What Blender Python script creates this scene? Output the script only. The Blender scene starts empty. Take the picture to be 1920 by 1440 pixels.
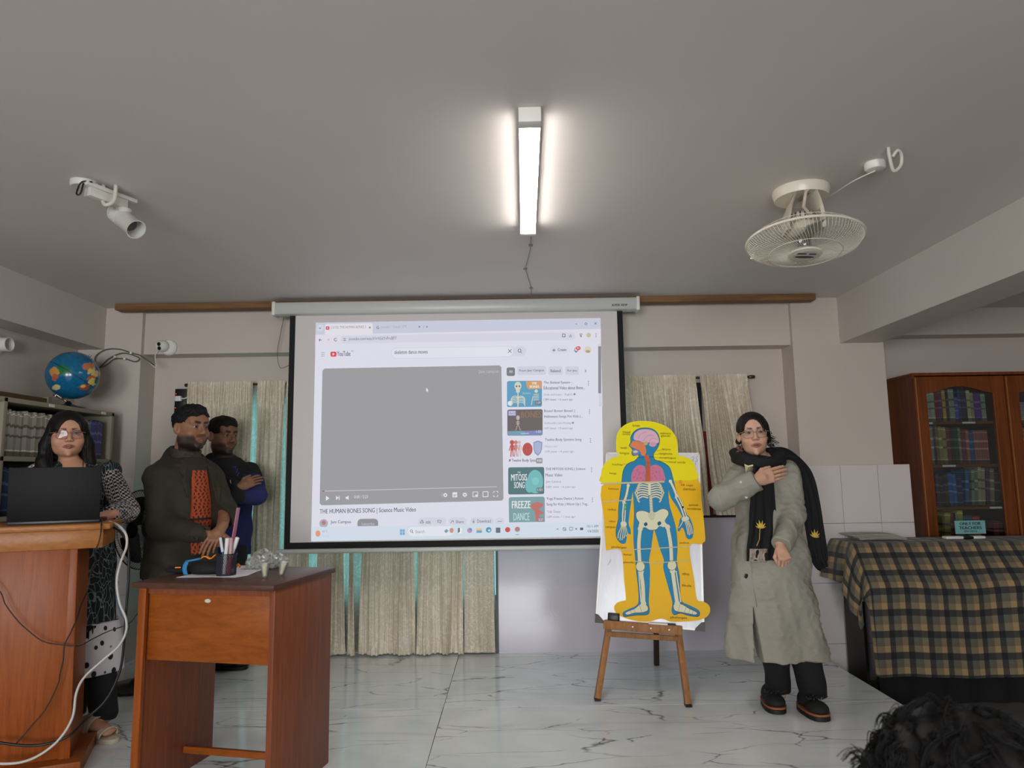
import bpy, bmesh, math, random
import numpy as np
from mathutils import Vector, Matrix
from mathutils.geometry import tessellate_polygon

# ---------------------------------------------------------------- camera, world, lights

SC = bpy.context.scene
COL = SC.collection
FPX, PITCH, ROLL, CAMH = 1300.0, math.radians(7.23), math.radians(0.85), 1.33
cF = np.array([0, math.cos(PITCH), math.sin(PITCH)])
_R0 = np.array([1.0, 0, 0]); _U0 = np.array([0, -math.sin(PITCH), math.cos(PITCH)])
cU = _U0 * math.cos(ROLL) + _R0 * math.sin(ROLL)
cR = _R0 * math.cos(ROLL) - _U0 * math.sin(ROLL)
cam = bpy.data.cameras.new('camera'); camo = bpy.data.objects.new('camera', cam); COL.objects.link(camo)
mw = Matrix(((cR[0], cU[0], -cF[0], 0), (cR[1], cU[1], -cF[1], 0), (cR[2], cU[2], -cF[2], CAMH), (0, 0, 0, 1)))
camo.matrix_world = mw
cam.sensor_width = 36; cam.lens = FPX / 1920 * 36; cam.clip_start = 0.05; cam.clip_end = 100
cam.dof.use_dof = True; cam.dof.focus_distance = 4.3; cam.dof.aperture_fstop = 6.0
SC.camera = camo
w = bpy.data.worlds.new('World'); SC.world = w; w.use_nodes = True
w.node_tree.nodes['Background'].inputs[0].default_value = (0.75, 0.85, 1.0, 1)
w.node_tree.nodes['Background'].inputs[1].default_value = 0.6
SC.view_settings.view_transform = 'Standard'; SC.view_settings.look = 'None'
SC.view_settings.gamma = 1; SC.view_settings.use_curve_mapping = False
SC.view_settings.exposure = 0.14
SC.cycles.use_denoising = True
SC.cycles.use_adaptive_sampling = True; SC.cycles.adaptive_threshold = 0.05; SC.cycles.adaptive_min_samples = 16
SC.cycles.max_bounces = 6; SC.cycles.diffuse_bounces = 4; SC.cycles.glossy_bounces = 3; SC.cycles.transparent_max_bounces = 10
SC.cycles.caustics_reflective = False; SC.cycles.caustics_refractive = False

REAR_POWER = 134
def area(name, loc, rot, sx, sy, power, col=(1, 1, 1)):
    l = bpy.data.lights.new(name, 'AREA'); l.shape = 'RECTANGLE'; l.size = sx; l.size_y = sy; l.energy = power; l.color = col
    o = bpy.data.objects.new(name, l); o.location = loc; o.rotation_euler = rot; COL.objects.link(o); return o
# daylight entering through the two windows of the rear wall, behind the audience
for i, x in enumerate((-1.9, 0.2)):
    area('rear_window_daylight', (x, -3.93, 1.35), (math.radians(90), 0, math.radians(0)), 1.5, 1.5, REAR_POWER, (0.93, 0.97, 1.0))

def at(px, py, Y):
    d = cF + cR * (px - 960) / FPX - cU * (py - 720) / FPX
    return np.array([0, 0, CAMH]) + d * (Y / d[1])
def atz(px, py, Z):
    d = cF + cR * (px - 960) / FPX - cU * (py - 720) / FPX
    return np.array([0, 0, CAMH]) + d * ((Z - CAMH) / d[2])
def atplane(px, py, p0, n):
    d = cF + cR * (px - 960) / FPX - cU * (py - 720) / FPX
    c = np.array([0, 0, CAMH]); return c + d * (np.dot(np.array(p0) - c, n) / np.dot(d, n))

# ---------------------------------------------------------------- mesh helpers
WM = {}
def s2l(c):
    return tuple(((x / 255) / 12.92 if x / 255 <= .04045 else ((x / 255 + .055) / 1.055) ** 2.4) for x in c[:3])
def rotz(a): return Matrix.Rotation(a, 4, 'Z')
class MB:
    def __init__(s): s.v = []; s.f = []; s.m = []
    def add(s, vs, fs, mi=0, T=None):
        o = len(s.v)
        for p in vs:
            s.v.append(tuple(T @ Vector(p)) if T is not None else tuple(p))
        for f in fs: s.f.append([i + o for i in f]); s.m.append(mi)
        return s
    def box(s, x0, x1, y0, y1, z0, z1, mi=0, T=None):
        vs = [(x, y, z) for z in (z0, z1) for y in (y0, y1) for x in (x0, x1)]
        return s.add(vs, [(0, 2, 3, 1), (4, 5, 7, 6), (0, 1, 5, 4), (2, 6, 7, 3), (0, 4, 6, 2), (1, 3, 7, 5)], mi, T)
    def hexa(s, b, t, mi=0):   # bottom quad, top quad (ccw from above)
        return s.add(list(b) + list(t), [(3, 2, 1, 0), (4, 5, 6, 7), (0, 1, 5, 4), (1, 2, 6, 5), (2, 3, 7, 6), (3, 0, 4, 7)], mi)
    def bar(s, a, b, w, d, up=(0, 0, 1), mi=0, w2=None, d2=None):
        a = Vector(a); b = Vector(b); z = (b - a).normalized(); x = Vector(up).cross(z)
        if x.length < 1e-4: x = Vector((1, 0, 0)).cross(z)
        x.normalize(); y = z.cross(x); w2 = w2 or w; d2 = d2 or d
        q = lambda c, ww, dd: [c + x * sx * ww / 2 + y * sy * dd / 2 for sx, sy in ((-1, -1), (1, -1), (1, 1), (-1, 1))]
        return s.hexa(q(a, w, d), q(b, w2, d2), mi)
    def tube(s, pts, r, n=8, closed=False, mi=0, T=None):
        pts = [Vector(p) for p in pts]; k = len(pts); rs = r if hasattr(r, '__len__') else [r] * k
        vs = []; px = None
        for i, p in enumerate(pts):
            if closed: t = pts[(i + 1) % k] - pts[i - 1]
            else: t = pts[min(i + 1, k - 1)] - pts[max(i - 1, 0)]
            t = t.normalized() if t.length > 1e-9 else Vector((0, 0, 1))
            if px is None:
                px = t.orthogonal().normalized()
            px = (px - t * px.dot(t)); px = px.normalized() if px.length > 1e-6 else t.orthogonal().normalized()
            py = t.cross(px)
            for j in range(n):
                a = 2 * math.pi * j / n; vs.append(p + (px * math.cos(a) + py * math.sin(a)) * rs[i])
        fs = []
        for i in range(k if closed else k - 1):
            for j in range(n):
                a = i * n + j; b = i * n + (j + 1) % n; i2 = (i + 1) % k
                fs.append((a, b, i2 * n + (j + 1) % n, i2 * n + j))
        if not closed:
            fs.append(tuple(range(n))[::-1]); fs.append(tuple((k - 1) * n + j for j in range(n)))
        return s.add(vs, fs, mi, T)
    def lathe(s, prof, n=24, mi=0, T=None, cap=True):
        vs = []; fs = []
        for r, z in prof:
            for j in range(n):
                a = 2 * math.pi * j / n; vs.append((r * math.cos(a), r * math.sin(a), z))
        for i in range(len(prof) - 1):
            for j in range(n):
                j2 = (j + 1) % n; fs.append((i * n + j, i * n + j2, (i + 1) * n + j2, (i + 1) * n + j))
        if cap:
            fs.append(tuple(range(n))[::-1]); fs.append(tuple((len(prof) - 1) * n + j for j in range(n)))
        return s.add(vs, fs, mi, T)
    def prism(s, poly, z0, z1, mi=0, T=None):
        n = len(poly)
        vs = [(x, y, z0) for x, y in poly] + [(x, y, z1) for x, y in poly]
        fs = [tuple(range(n))[::-1], tuple(range(n, 2 * n))] + [(i, (i + 1) % n, n + (i + 1) % n, n + i) for i in range(n)]
        return s.add(vs, fs, mi, T)
    def grid(s, fn, nu, nv, mi=0):
        vs = [tuple(fn(i / nu, j / nv)) for j in range(nv + 1) for i in range(nu + 1)]
        fs = [(j * (nu + 1) + i, j * (nu + 1) + i + 1, (j + 1) * (nu + 1) + i + 1, (j + 1) * (nu + 1) + i) for j in range(nv) for i in range(nu)]
        return s.add(vs, fs, mi)
    def build(s, name, mats, parent=None, smooth=False, bevel=0, solid=0, uv=None, fixn=True, seg=2, vcol=None):
        V = np.array(s.v, dtype=float).reshape(-1, 3); c = (V.min(0) + V.max(0)) / 2
        me = bpy.data.meshes.new(name); me.from_pydata((V - c).tolist(), [], s.f)
        if not isinstance(mats, (list, tuple)): mats = [mats]
        for m in mats: me.materials.append(m)
        me.polygons.foreach_set('material_index', s.m)
        if uv is not None:
            ul = me.uv_layers.new(name='UVMap'); li = np.zeros(len(me.loops), dtype=np.int32); me.loops.foreach_get('vertex_index', li)
            ul.data.foreach_set('uv', np.array(uv, dtype=np.float32)[li].ravel())
        if vcol is not None:
            at_ = me.color_attributes.new('Col', 'FLOAT_COLOR', 'POINT'); at_.data.foreach_set('color', np.array(vcol, dtype=np.float32).ravel())
        if bevel or fixn or solid:
            bm = bmesh.new(); bm.from_mesh(me)
            if fixn: bmesh.ops.recalc_face_normals(bm, faces=bm.faces)
            if solid: bmesh.ops.solidify(bm, geom=list(bm.faces), thickness=solid)
            if bevel:
                es = [e for e in bm.edges if len(e.link_faces) == 2 and e.calc_face_angle(0) > .5]
                bmesh.ops.bevel(bm, geom=es, offset=bevel, segments=seg, affect='EDGES', profile=.5, clamp_overlap=True)
            bm.to_mesh(me); bm.free()
        if smooth: me.polygons.foreach_set('use_smooth', [True] * len(me.polygons))
        if smooth == 'auto' or bevel:
            me.polygons.foreach_set('use_smooth', [True] * len(me.polygons))
            try: me.set_sharp_from_angle(angle=math.radians(38))
            except Exception: pass
        o = bpy.data.objects.new(name, me); COL.objects.link(o)
        return place(o, c, parent)
def place(o, c, parent=None):
    o.location = tuple(c); WM[o] = Matrix.Translation(Vector(tuple(c)))
    if parent is not None:
        o.parent = parent; o.matrix_parent_inverse = WM[parent].inverted()
    return o
def thing(name, label, cat, loc, group=None):
    o = bpy.data.objects.new(name, None); COL.objects.link(o); o.empty_display_size = .1
    place(o, loc); return tag(o, label, cat, group)
def tag(o, label=None, cat=None, group=None, kind=None):
    if label: o['label'] = label
    if cat: o['category'] = cat
    if group: o['group'] = group
    if kind: o['kind'] = kind
    return o
def struct(o): o['kind'] = 'structure'; return o
def spline(pts, n=8):
    P = [np.array(p, dtype=float) for p in pts]; P = [2 * P[0] - P[1]] + P + [2 * P[-1] - P[-2]]; out = []
    for i in range(1, len(P) - 2):
        for t in np.linspace(0, 1, n, endpoint=False):
            a, b, c, d = P[i - 1:i + 3]
            out.append(.5 * (2 * b + (c - a) * t + (2 * a - 5 * b + 4 * c - d) * t * t + (3 * b - 3 * c + d - a) * t ** 3))
    out.append(P[-2]); return out
ORD = ['first', 'second', 'third', 'fourth', 'fifth', 'sixth', 'seventh', 'eighth', 'ninth', 'tenth', 'eleventh', 'twelfth', 'thirteenth', 'fourteenth', 'fifteenth', 'sixteenth', 'seventeenth', 'eighteenth', 'nineteenth', 'twentieth']
ORD += [t + o for t in ('twenty-', 'thirty-', 'forty-', 'fifty-', 'sixty-') for o in ORD[:9] + ['@']]
ORD = [o if '@' not in o else {'twenty-@': 'thirtieth', 'thirty-@': 'fortieth', 'forty-@': 'fiftieth', 'fifty-@': 'sixtieth', 'sixty-@': 'seventieth'}[o] for o in ORD]

# ---------------------------------------------------------------- materials
def newmat(name):
    m = bpy.data.materials.new(name); m.use_nodes = True; nt = m.node_tree
    return m, nt, nt.nodes['Principled BSDF'], nt.nodes, nt.links
def texco(nt, scale=(1, 1, 1), kind='Object', rot=(0, 0, 0)):
    tc = nt.nodes.new('ShaderNodeTexCoord'); mp = nt.nodes.new('ShaderNodeMapping')
    mp.inputs['Scale'].default_value = scale; mp.inputs['Rotation'].default_value = rot
    nt.links.new(tc.outputs[kind], mp.inputs[0]); return mp.outputs[0]
def noise(nt, vec, scale, detail=3, rough=.5, dist=0):
    n = nt.nodes.new('ShaderNodeTexNoise'); n.inputs['Scale'].default_value = scale; n.inputs['Detail'].default_value = detail
    n.inputs['Roughness'].default_value = rough; n.inputs['Distortion'].default_value = dist
    if vec is not None: nt.links.new(vec, n.inputs['Vector'])
    return n.outputs['Fac']
def ramp(nt, fac, stops, interp='LINEAR'):
    r = nt.nodes.new('ShaderNodeValToRGB'); r.color_ramp.interpolation = interp; e = r.color_ramp.elements
    while len(e) > 1: e.remove(e[-1])
    for i, (p, c) in enumerate(stops):
        x = e[0] if i == 0 else e.new(p)
        x.position = p; x.color = (*c[:3], 1)
    nt.links.new(fac, r.inputs[0]); return r.outputs[0]
def mixc(nt, fac, a, b, mode='MIX'):
    m = nt.nodes.new('ShaderNodeMix'); m.data_type = 'RGBA'; m.blend_type = mode
    for sock, v in ((m.inputs[0], fac), (m.inputs[6], a), (m.inputs[7], b)):
        if hasattr(v, 'links') or isinstance(v, bpy.types.NodeSocket): nt.links.new(v, sock)
        elif isinstance(v, (int, float)): sock.default_value = v
        else: sock.default_value = (*v[:3], 1)
    return m.outputs[2]
def bump(nt, h, strength, dist, bsdf):
    b = nt.nodes.new('ShaderNodeBump'); b.inputs['Strength'].default_value = strength; b.inputs['Distance'].default_value = dist
    nt.links.new(h, b.inputs['Height']); nt.links.new(b.outputs[0], bsdf.inputs['Normal'])
def math_(nt, op, a, b=None, c=None):
    m = nt.nodes.new('ShaderNodeMath'); m.operation = op
    for i, v in enumerate((a, b, c)):
        if v is None: continue
        if isinstance(v, (int, float)): m.inputs[i].default_value = v
        else: nt.links.new(v, m.inputs[i])
    return m.outputs[0]
def mat(name, col, rough=.5, metal=0, var=0, vs=6, bmp=0, bs=60, bd=.002, spec=.5, coat=0, sheen=0):
    m, nt, b, N, L = newmat(name); c = s2l(col)
    b.inputs['Base Color'].default_value = (*c, 1); b.inputs['Roughness'].default_value = rough; b.inputs['Metallic'].default_value = metal
    b.inputs['Specular IOR Level'].default_value = spec; b.inputs['Coat Weight'].default_value = coat; b.inputs['Sheen Weight'].default_value = sheen
    v = texco(nt)
    if var:
        L.new(ramp(nt, noise(nt, v, vs, 4), [(.25, [x * (1 - var) for x in c]), (.75, [min(1, x * (1 + var)) for x in c])]), b.inputs['Base Color'])
    if bmp: bump(nt, noise(nt, v, bs, 3), bmp, bd, b)
    return m
def emit(name, col, strength=1.0, k=0.0):
    m, nt, b, N, L = newmat(name); c = s2l(col)
    b.inputs['Base Color'].default_value = (*[x * k for x in c], 1); b.inputs['Roughness'].default_value = .8; b.inputs['Specular IOR Level'].default_value = 0
    b.inputs['Emission Color'].default_value = (*c, 1); b.inputs['Emission Strength'].default_value = strength
    return m
def woodmat(name, c1, c2, axis='Z', rough=.4, scale=1.0, coat=.0):
    m, nt, b, N, L = newmat(name)
    st = {'X': (.6, 9, 9), 'Y': (9, .6, 9), 'Z': (9, 9, .6)}[axis]
    v = texco(nt, [x * scale for x in st])
    n1 = noise(nt, v, 3.0, 6, .6, 1.2); n2 = noise(nt, texco(nt, [x * scale * 6 for x in st]), 4, 3, .6)
    f = math_(nt, 'ADD', math_(nt, 'MULTIPLY', n1, .75), math_(nt, 'MULTIPLY', n2, .25))
    L.new(ramp(nt, f, [(.3, s2l(c1)), (.7, s2l(c2))]), b.inputs['Base Color'])
    b.inputs['Roughness'].default_value = rough; b.inputs['Specular IOR Level'].default_value = .22; b.inputs['Coat Weight'].default_value = coat * .25; b.inputs['Coat Roughness'].default_value = .2
    bump(nt, f, .12, .002, b); return m
def glassmat(name, tint=(255, 255, 255), refl=.9, rough=.02, haze=0.0):
    m, nt, b, N, L = newmat(name); N.remove(b); out = N['Material Output']
    tr = N.new('ShaderNodeBsdfTransparent'); tr.inputs[0].default_value = (*s2l(tint), 1)
    gl = N.new('ShaderNodeBsdfGlossy'); gl.inputs['Roughness'].default_value = rough
    fr = N.new('ShaderNodeFresnel'); fr.inputs[0].default_value = 1.5
    mx = N.new('ShaderNodeMixShader'); L.new(math_(nt, 'MULTIPLY', fr.outputs[0], refl), mx.inputs[0]); L.new(tr.outputs[0], mx.inputs[1]); L.new(gl.outputs[0], mx.inputs[2])
    last = mx.outputs[0]
    if haze:
        df = N.new('ShaderNodeBsdfDiffuse'); df.inputs[0].default_value = (*s2l(tint), 1); m2 = N.new('ShaderNodeMixShader'); m2.inputs[0].default_value = haze
        L.new(last, m2.inputs[1]); L.new(df.outputs[0], m2.inputs[2]); last = m2.outputs[0]
    L.new(last, out.inputs[0]); return m
WHITE_PL = mat('white_plastic', (225, 222, 214), .4)
BLACK_PL = mat('black_plastic', (14, 14, 15), .4)
BLACK_MAT = mat('black_matte', (10, 10, 11), .8)
STEEL = mat('steel', (170, 168, 165), .3, 1)
# ================================================================ the room
PANE_E = 1.9
def paint(name, col, bs=90, b=.05):
    m, nt, bd, N, L = newmat(name); c = s2l(col); v = texco(nt)
    L.new(ramp(nt, noise(nt, v, 1.3, 3), [(.3, [x * .95 for x in c]), (.7, c)]), bd.inputs['Base Color'])
    bd.inputs['Roughness'].default_value = .55; bd.inputs['Specular IOR Level'].default_value = .35
    bump(nt, noise(nt, v, bs, 3), b, .003, bd); return m
M_WALL = paint('wall_paint', (204, 192, 182)); M_CEIL = paint('ceiling_paint', (216, 209, 204), 60, .06)
M_BEAM = paint('beam_paint', (208, 199, 191))
M_FLOORLOW = mat('lower_floor', (112, 108, 102), .35, var=.2, vs=3)
def marble():
    m, nt, b, N, L = newmat('marble_tile'); v = texco(nt, (1, 1, 1), 'Generated'); tc = N.new('ShaderNodeTexCoord')
    oi = N.new('ShaderNodeObjectInfo'); add = N.new('ShaderNodeVectorMath'); add.operation = 'ADD'
    sc = N.new('ShaderNodeVectorMath'); sc.operation = 'SCALE'; comb = N.new('ShaderNodeCombineXYZ')
    L.new(oi.outputs['Random'], comb.inputs[0]); L.new(oi.outputs['Random'], comb.inputs[1]); L.new(comb.outputs[0], sc.inputs[0]); sc.inputs['Scale'].default_value = 37
    L.new(tc.outputs['Object'], add.inputs[0]); L.new(sc.outputs[0], add.inputs[1]); v = add.outputs[0]
    def veins(rot, scl, width, mscale, lo, hi, seed):
        mp = N.new('ShaderNodeMapping'); mp.inputs['Rotation'].default_value = (0, 0, rot); mp.inputs['Scale'].default_value = scl; mp.inputs['Location'].default_value = (seed, seed * 2, 0)
        L.new(v, mp.inputs[0]); wv = mp.outputs[0]
        nz = N.new('ShaderNodeTexNoise'); nz.inputs['Scale'].default_value = 1.2; nz.inputs['Detail'].default_value = 5; L.new(wv, nz.inputs['Vector'])
        mx = N.new('ShaderNodeVectorMath'); mx.operation = 'SCALE'; L.new(nz.outputs['Color'], mx.inputs[0]); mx.inputs['Scale'].default_value = .55
        a2 = N.new('ShaderNodeVectorMath'); a2.operation = 'ADD'; L.new(wv, a2.inputs[0]); L.new(mx.outputs[0], a2.inputs[1])
        vo = N.new('ShaderNodeTexVoronoi'); vo.feature = 'DISTANCE_TO_EDGE'; vo.inputs['Scale'].default_value = 1; L.new(a2.outputs[0], vo.inputs['Vector'])
        line = ramp(nt, vo.outputs['Distance'], [(0, (1, 1, 1)), (width, (0, 0, 0))])
        mask = ramp(nt, noise(nt, wv, mscale, 2), [(lo, (0, 0, 0)), (hi, (1, 1, 1))])
        return math_(nt, 'MULTIPLY', line, mask)
    v1 = veins(.5, (.8, 3.2, 1), .010, 1.6, .42, .54, 3); v2 = veins(-.9, (1.1, 4.2, 1), .010, 2.4, .46, .58, 11); v3 = veins(.15, (.35, 3.2, 1), .05, 1.6, .45, .7, 5)
    base = ramp(nt, noise(nt, v, 1.6, 4, .6, .6), [(.3, s2l((214, 220, 221))), (.7, s2l((240, 244, 243)))])
    c1 = mixc(nt, math_(nt, 'MULTIPLY', v3, .35), base, s2l((120, 124, 128)))
    c2 = mixc(nt, math_(nt, 'MULTIPLY', v1, .85), c1, s2l((62, 62, 64)))
    c3 = mixc(nt, math_(nt, 'MULTIPLY', v2, .85), c2, s2l((50, 48, 48)))
    L.new(c3, b.inputs['Base Color']); b.inputs['Roughness'].default_value = .09; b.inputs['Specular IOR Level'].default_value = .5
    return m
M_MARBLE = marble(); M_GROUT = mat('grout', (92, 90, 86), .8)
WY, BY, CY, CZ = 5.42, 5.24, 5.20, 2.62       # recessed wall, beam face, column face, ceiling
FX0, FX1, FY0 = -3.30, 2.17, 2.2              # the stage
LOW = -.18
floor = struct(MB().box(FX0, FX1, FY0, WY, LOW, -.012).build('floor', M_GROUT))
for x0, x1 in ((-3.3, -2.86), (-2.86, -.42), (-.42, 2.17)):
    for y0, y1 in ((2.2, 2.9), (2.9, 4.16), (4.16, 5.42)):
        MB().box(x0 + .0015, x1 - .0015, y0 + .0015, y1 - .0015, -.012, 0).build('tile', M_MARBLE, floor, bevel=.0012, seg=1)
struct(MB().box(-3.5, 5.2, -4.1, 6.0, LOW - .1, LOW - .001).build('floor_lower', M_FLOORLOW))
struct(MB().box(-3.5, 5.2, -4.1, 6.0, CZ, CZ + .12).build('ceiling', M_CEIL))
# back wall with the window opening behind the curtains and the screen
OX0, OX1, OZ0, OZ1 = -2.45, .75, .36, 1.98
wb = MB()
for a in ((-3.3, OX0, 0, CZ), (OX1, 2.9, LOW, CZ), (OX0, OX1, 0, OZ0), (OX0, OX1, OZ1, CZ)):
    wb.box(a[0], a[1], WY, WY + .15, a[2], a[3])
struct(wb.build('wall_back', M_WALL))
struct(MB().box(-2.83, 2.14, BY, WY + .01, 2.265, CZ).build('trim_1', M_WALL))
col = struct(MB().box(2.14, 2.83, CY, WY + .3, LOW, CZ).build('trim_2', M_WALL))
pier = struct(MB().box(-3.3, -2.82, CY, WY + .02, 0, CZ).build('trim_3', M_WALL))
M_DADO = mat('dado_tile', (214, 205, 203), .22, var=.03, vs=2)
# glazed tiles on the column and the pier
zt = [1.345, .922, .498, .075, LOW]
for xa, xb in ((2.14, 2.415), (2.415, 2.69), (2.69, 2.93)):
    for z1, z0 in zip(zt, zt[1:]):
        MB().box(xa + .001, xb - .001, CY - .035, CY - (0 if xb < 2.8 else -.02), z0 + .001, z1 - .001).build('tile', M_DADO, col, bevel=.0015, seg=1)
for xa, xb in ((-3.09, -2.82),):
    for z1, z0 in zip([1.33, .907, .483, .06], [.907, .483, .06, 0.001]):
        MB().box(xa, xb, CY - .012, CY, z0 + .001, z1 - .001).build('tile', M_DADO, pier, bevel=.0015, seg=1)
# side walls, beams
struct(MB().box(-3.5, -3.3, -4.1, WY + .1, LOW, CZ).build('wall_left', M_WALL))
struct(MB().box(-3.3, -3.10, -4.1, CY, 2.30, CZ).build('trim_4', M_BEAM))
struct(MB().box(2.50, 2.80, -4.1, CY + .01, 2.265, CZ).build('trim_5', M_BEAM))
struct(MB().box(2.83, 5.2, 5.80, 5.95, LOW, CZ).build('wall_alcove', M_WALL))
struct(MB().box(2.83, 5.2, 5.62, 5.80, 2.40, CZ).build('trim_6', M_WALL))
struct(MB().box(5.1, 5.2, -4.1, 5.8, LOW, CZ).build('wall_right', M_WALL))
wr = MB(); xs = [-3.5, -2.65, -1.15, -.55, .95, 5.2]
for i in range(5):
    if i % 2 == 0: wr.box(xs[i], xs[i + 1], -4.1, -3.97, LOW, CZ)
    else: wr.box(xs[i], xs[i + 1], -4.1, -3.97, LOW, .6); wr.box(xs[i], xs[i + 1], -4.1, -3.97, 2.1, CZ)
struct(wr.build('wall_rear', M_WALL))
# the glossy laminate sheet under the right half of the window
m, nt, b, N, L = newmat('glossy_laminate'); b.inputs['Base Color'].default_value = (*s2l((196, 190, 199)), 1); b.inputs['Roughness'].default_value = .10
bump(nt, noise(nt, texco(nt), 70, 2), .10, .003, b); M_LAM = m
panel = struct(MB().box(-.125, 2.14, 5.345, WY + .005, 0, .965).build('trim_7', M_LAM))
MB().box(-.145, -.125, 5.335, 5.42, 0, 1.5).build('edge_strip', BLACK_PL, panel)
MB().box(-.125, 2.14, 5.335, 5.42, .965, .985).build('edge_strip', BLACK_PL, panel)
# window: aluminium frame, panes of tinted glass with the sky behind
M_ALU = mat('dark_aluminium', (40, 38, 36), .4, .6)
win = MB(); fy0, fy1 = WY + .03, WY + .08
nx = 5; dx = (OX1 - OX0) / nx
for i in range(nx + 1):
    x = OX0 + i * dx; win.box(max(OX0, x - .025), min(OX1, x + .025), fy0, fy1, OZ0, OZ1)
win.box(OX0, OX1, fy0, fy1, OZ0, OZ0 + .04); win.box(OX0, OX1, fy0, fy1, OZ1 - .04, OZ1)
wo = struct(win.build('window_1', M_ALU))
M_PANE = emit('cyan_window_glass', (128, 200, 212), PANE_E, .3)
for i in range(nx):
    MB().box(OX0 + i * dx + .025, OX0 + (i + 1) * dx - .025, fy0 + .02, fy0 + .028, OZ0 + .04, OZ1 - .04).build('pane', M_PANE, wo)
# ================================================================ ceiling things
LED_E = 40.0
rnd = random.Random(7)
A = at
M_BATTEN = woodmat('pine_batten', (104, 74, 48), (150, 112, 76), 'X', .6)
tag(MB().box(-2.96, 2.28, 5.06, 5.15, CZ - .046, CZ).build('wooden_batten', M_BATTEN, bevel=.003), 'long knotty wooden batten fixed along the ceiling above the screen', 'batten')

# LED batten lamp
led = thing('ceiling_lamp', 'lit white LED tube lamp mounted on the middle of the ceiling', 'lamp', (.085, 2.93, CZ))
TL = Matrix.Translation((.087, 2.93, 0)) @ rotz(math.radians(-.9))
M_LED = emit('led_diffuser', (255, 251, 244), LED_E)
MB().box(-.040, .040, -.60, .60, CZ - .034, CZ, T=TL).build('housing', WHITE_PL, led, bevel=.003)
pr = [(-.038, CZ - .030), (-.038, CZ - .038), (-.032, CZ - .048), (-.015, CZ - .054), (.015, CZ - .054), (.032, CZ - .048), (.038, CZ - .038), (.038, CZ - .030)]
d = MB(); n = len(pr)
for y in (-.555, .575): d.v += [tuple(TL @ Vector((x, y, z))) for x, z in pr]
d.f = [(i, (i + 1) % n, n + (i + 1) % n, n + i) for i in range(n)] + [tuple(range(n)), tuple(range(n, 2 * n))]; d.m = [0] * len(d.f)
d.build('diffuser', M_LED, led, smooth='auto')
for y0, y1 in ((-.605, -.552), (.572, .605)):
    MB().box(-.041, .041, y0, y1, CZ - .056, CZ, T=TL).build('end_cap', WHITE_PL, led, bevel=.004)
wz = CZ - .004
wp = [atz(x, y, wz) for x, y in ((996, 445), (994, 470), (985, 504), (990, 520), (996, 540), (996, 553))]
lw = thing('lamp_cable', 'thin white cable clipped zigzag to the ceiling from lamp to batten', 'cable', wp[2])
MB().tube(wp, .0025, 6).build('wire', mat('grey_wire', (150, 145, 140), .5), lw)
for x, y in ((995, 460), (985, 504), (996, 540)):
    p = atz(x, y, wz); MB().box(p[0] - .012, p[0] + .012, p[1] - .008, p[1] + .008, CZ - .008, CZ).build('clip', mat('grey_clip', (120, 116, 112), .5), lw)

# orbit fan
M_FANW = mat('cream_enamel', (214, 206, 190), .35, var=.04)
fx, fy = 1.365, 3.11
fan = thing('ceiling_fan', 'cream orbit fan with round wire cage hanging from the ceiling at right', 'fan', (fx, fy, CZ))
TF = Matrix.Translation((fx, fy, 0))
MB().lathe([(.125, CZ), (.128, CZ - .012), (.122, CZ - .03), (.118, CZ - .045), (.09, CZ - .045)], 40, T=TF).build('mount_plate', M_FANW, fan, smooth='auto')
for a0 in (math.radians(170), math.radians(350)):
    g = MB(); prev = None; vs = []
    for i in range(13):
        t = i / 12; z = CZ - .04 - .165 * t; hw = .55 * (1 - t) ** 1.5 + .66
        for s in (-1, 1):
            for r in (.118 - .012 * t, .100 - .012 * t):
                a = a0 + s * hw; vs.append((fx + r * math.cos(a), fy + r * math.sin(a), z))
    fs = []
    for i in range(12):
        k = i * 4; q = [k, k + 2, k + 3, k + 1]
        for j in range(4): fs.append((q[j], q[(j + 1) % 4], q[(j + 1) % 4] + 4, q[j] + 4))
    g.add(vs, fs + [(0, 2, 3, 1), (48, 49, 51, 50)]).build('bracket_arm', M_FANW, fan, smooth='auto')
TT = Matrix.Translation((fx, fy, 2.372)) @ Matrix.Rotation(math.radians(-6), 4, 'X') @ Matrix.Rotation(math.radians(2), 4, 'Y')
mo = MB().lathe([(.03, .14), (.05, .13), (.062, .10), (.066, .06), (.07, .04), (.055, .03)], 28, T=TT); mo.build('motor_housing', M_FANW, fan, smooth='auto')
M_SLOT = mat('motor_slots', (60, 56, 50), .6)
g = MB()
for i in range(18):
    a = i * 2 * math.pi / 18; g.tube([TT @ Vector((r * math.cos(a), r * math.sin(a), z)) for r, z in ((.0585, .125), (.066, .08))], .0035, 5)
g.build('vent_slots', M_SLOT, fan)
MB().tube([(fx - .02, fy - .02, CZ - .06), (fx + .02, fy - .10, CZ - .03), (fx - .03, fy - .12, CZ - .055), (fx - .035, fy - .10, CZ - .12), (fx + .0, fy - .06, 2.49), (fx + .02, fy - .05, 2.46)], .008, 8).build('power_lead', mat('lead_cream', (190, 176, 160), .5), fan, smooth=True)
R = .258
g = MB(); n = 96
for i in range(n):
    a = 2 * math.pi * i / n
    prof = [(.075, -.062), (.12, -.064), (.19, -.052), (.235, -.03), (R - .004, -.004)]
    g.tube([TT @ Vector((r * math.cos(a + .35 * (1 - r / R)), r * math.sin(a + .35 * (1 - r / R)), z)) for r, z in prof], .0011, 4)
for r, z in ((.16, -.060),):
    g.tube([TT @ Vector((r * math.cos(2 * math.pi * j / 64), r * math.sin(2 * math.pi * j / 64), z)) for j in range(64)], .0016, 5, closed=True)
tag(g.build('front_guard', M_FANW, fan), kind='stuff')
g = MB()
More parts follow.
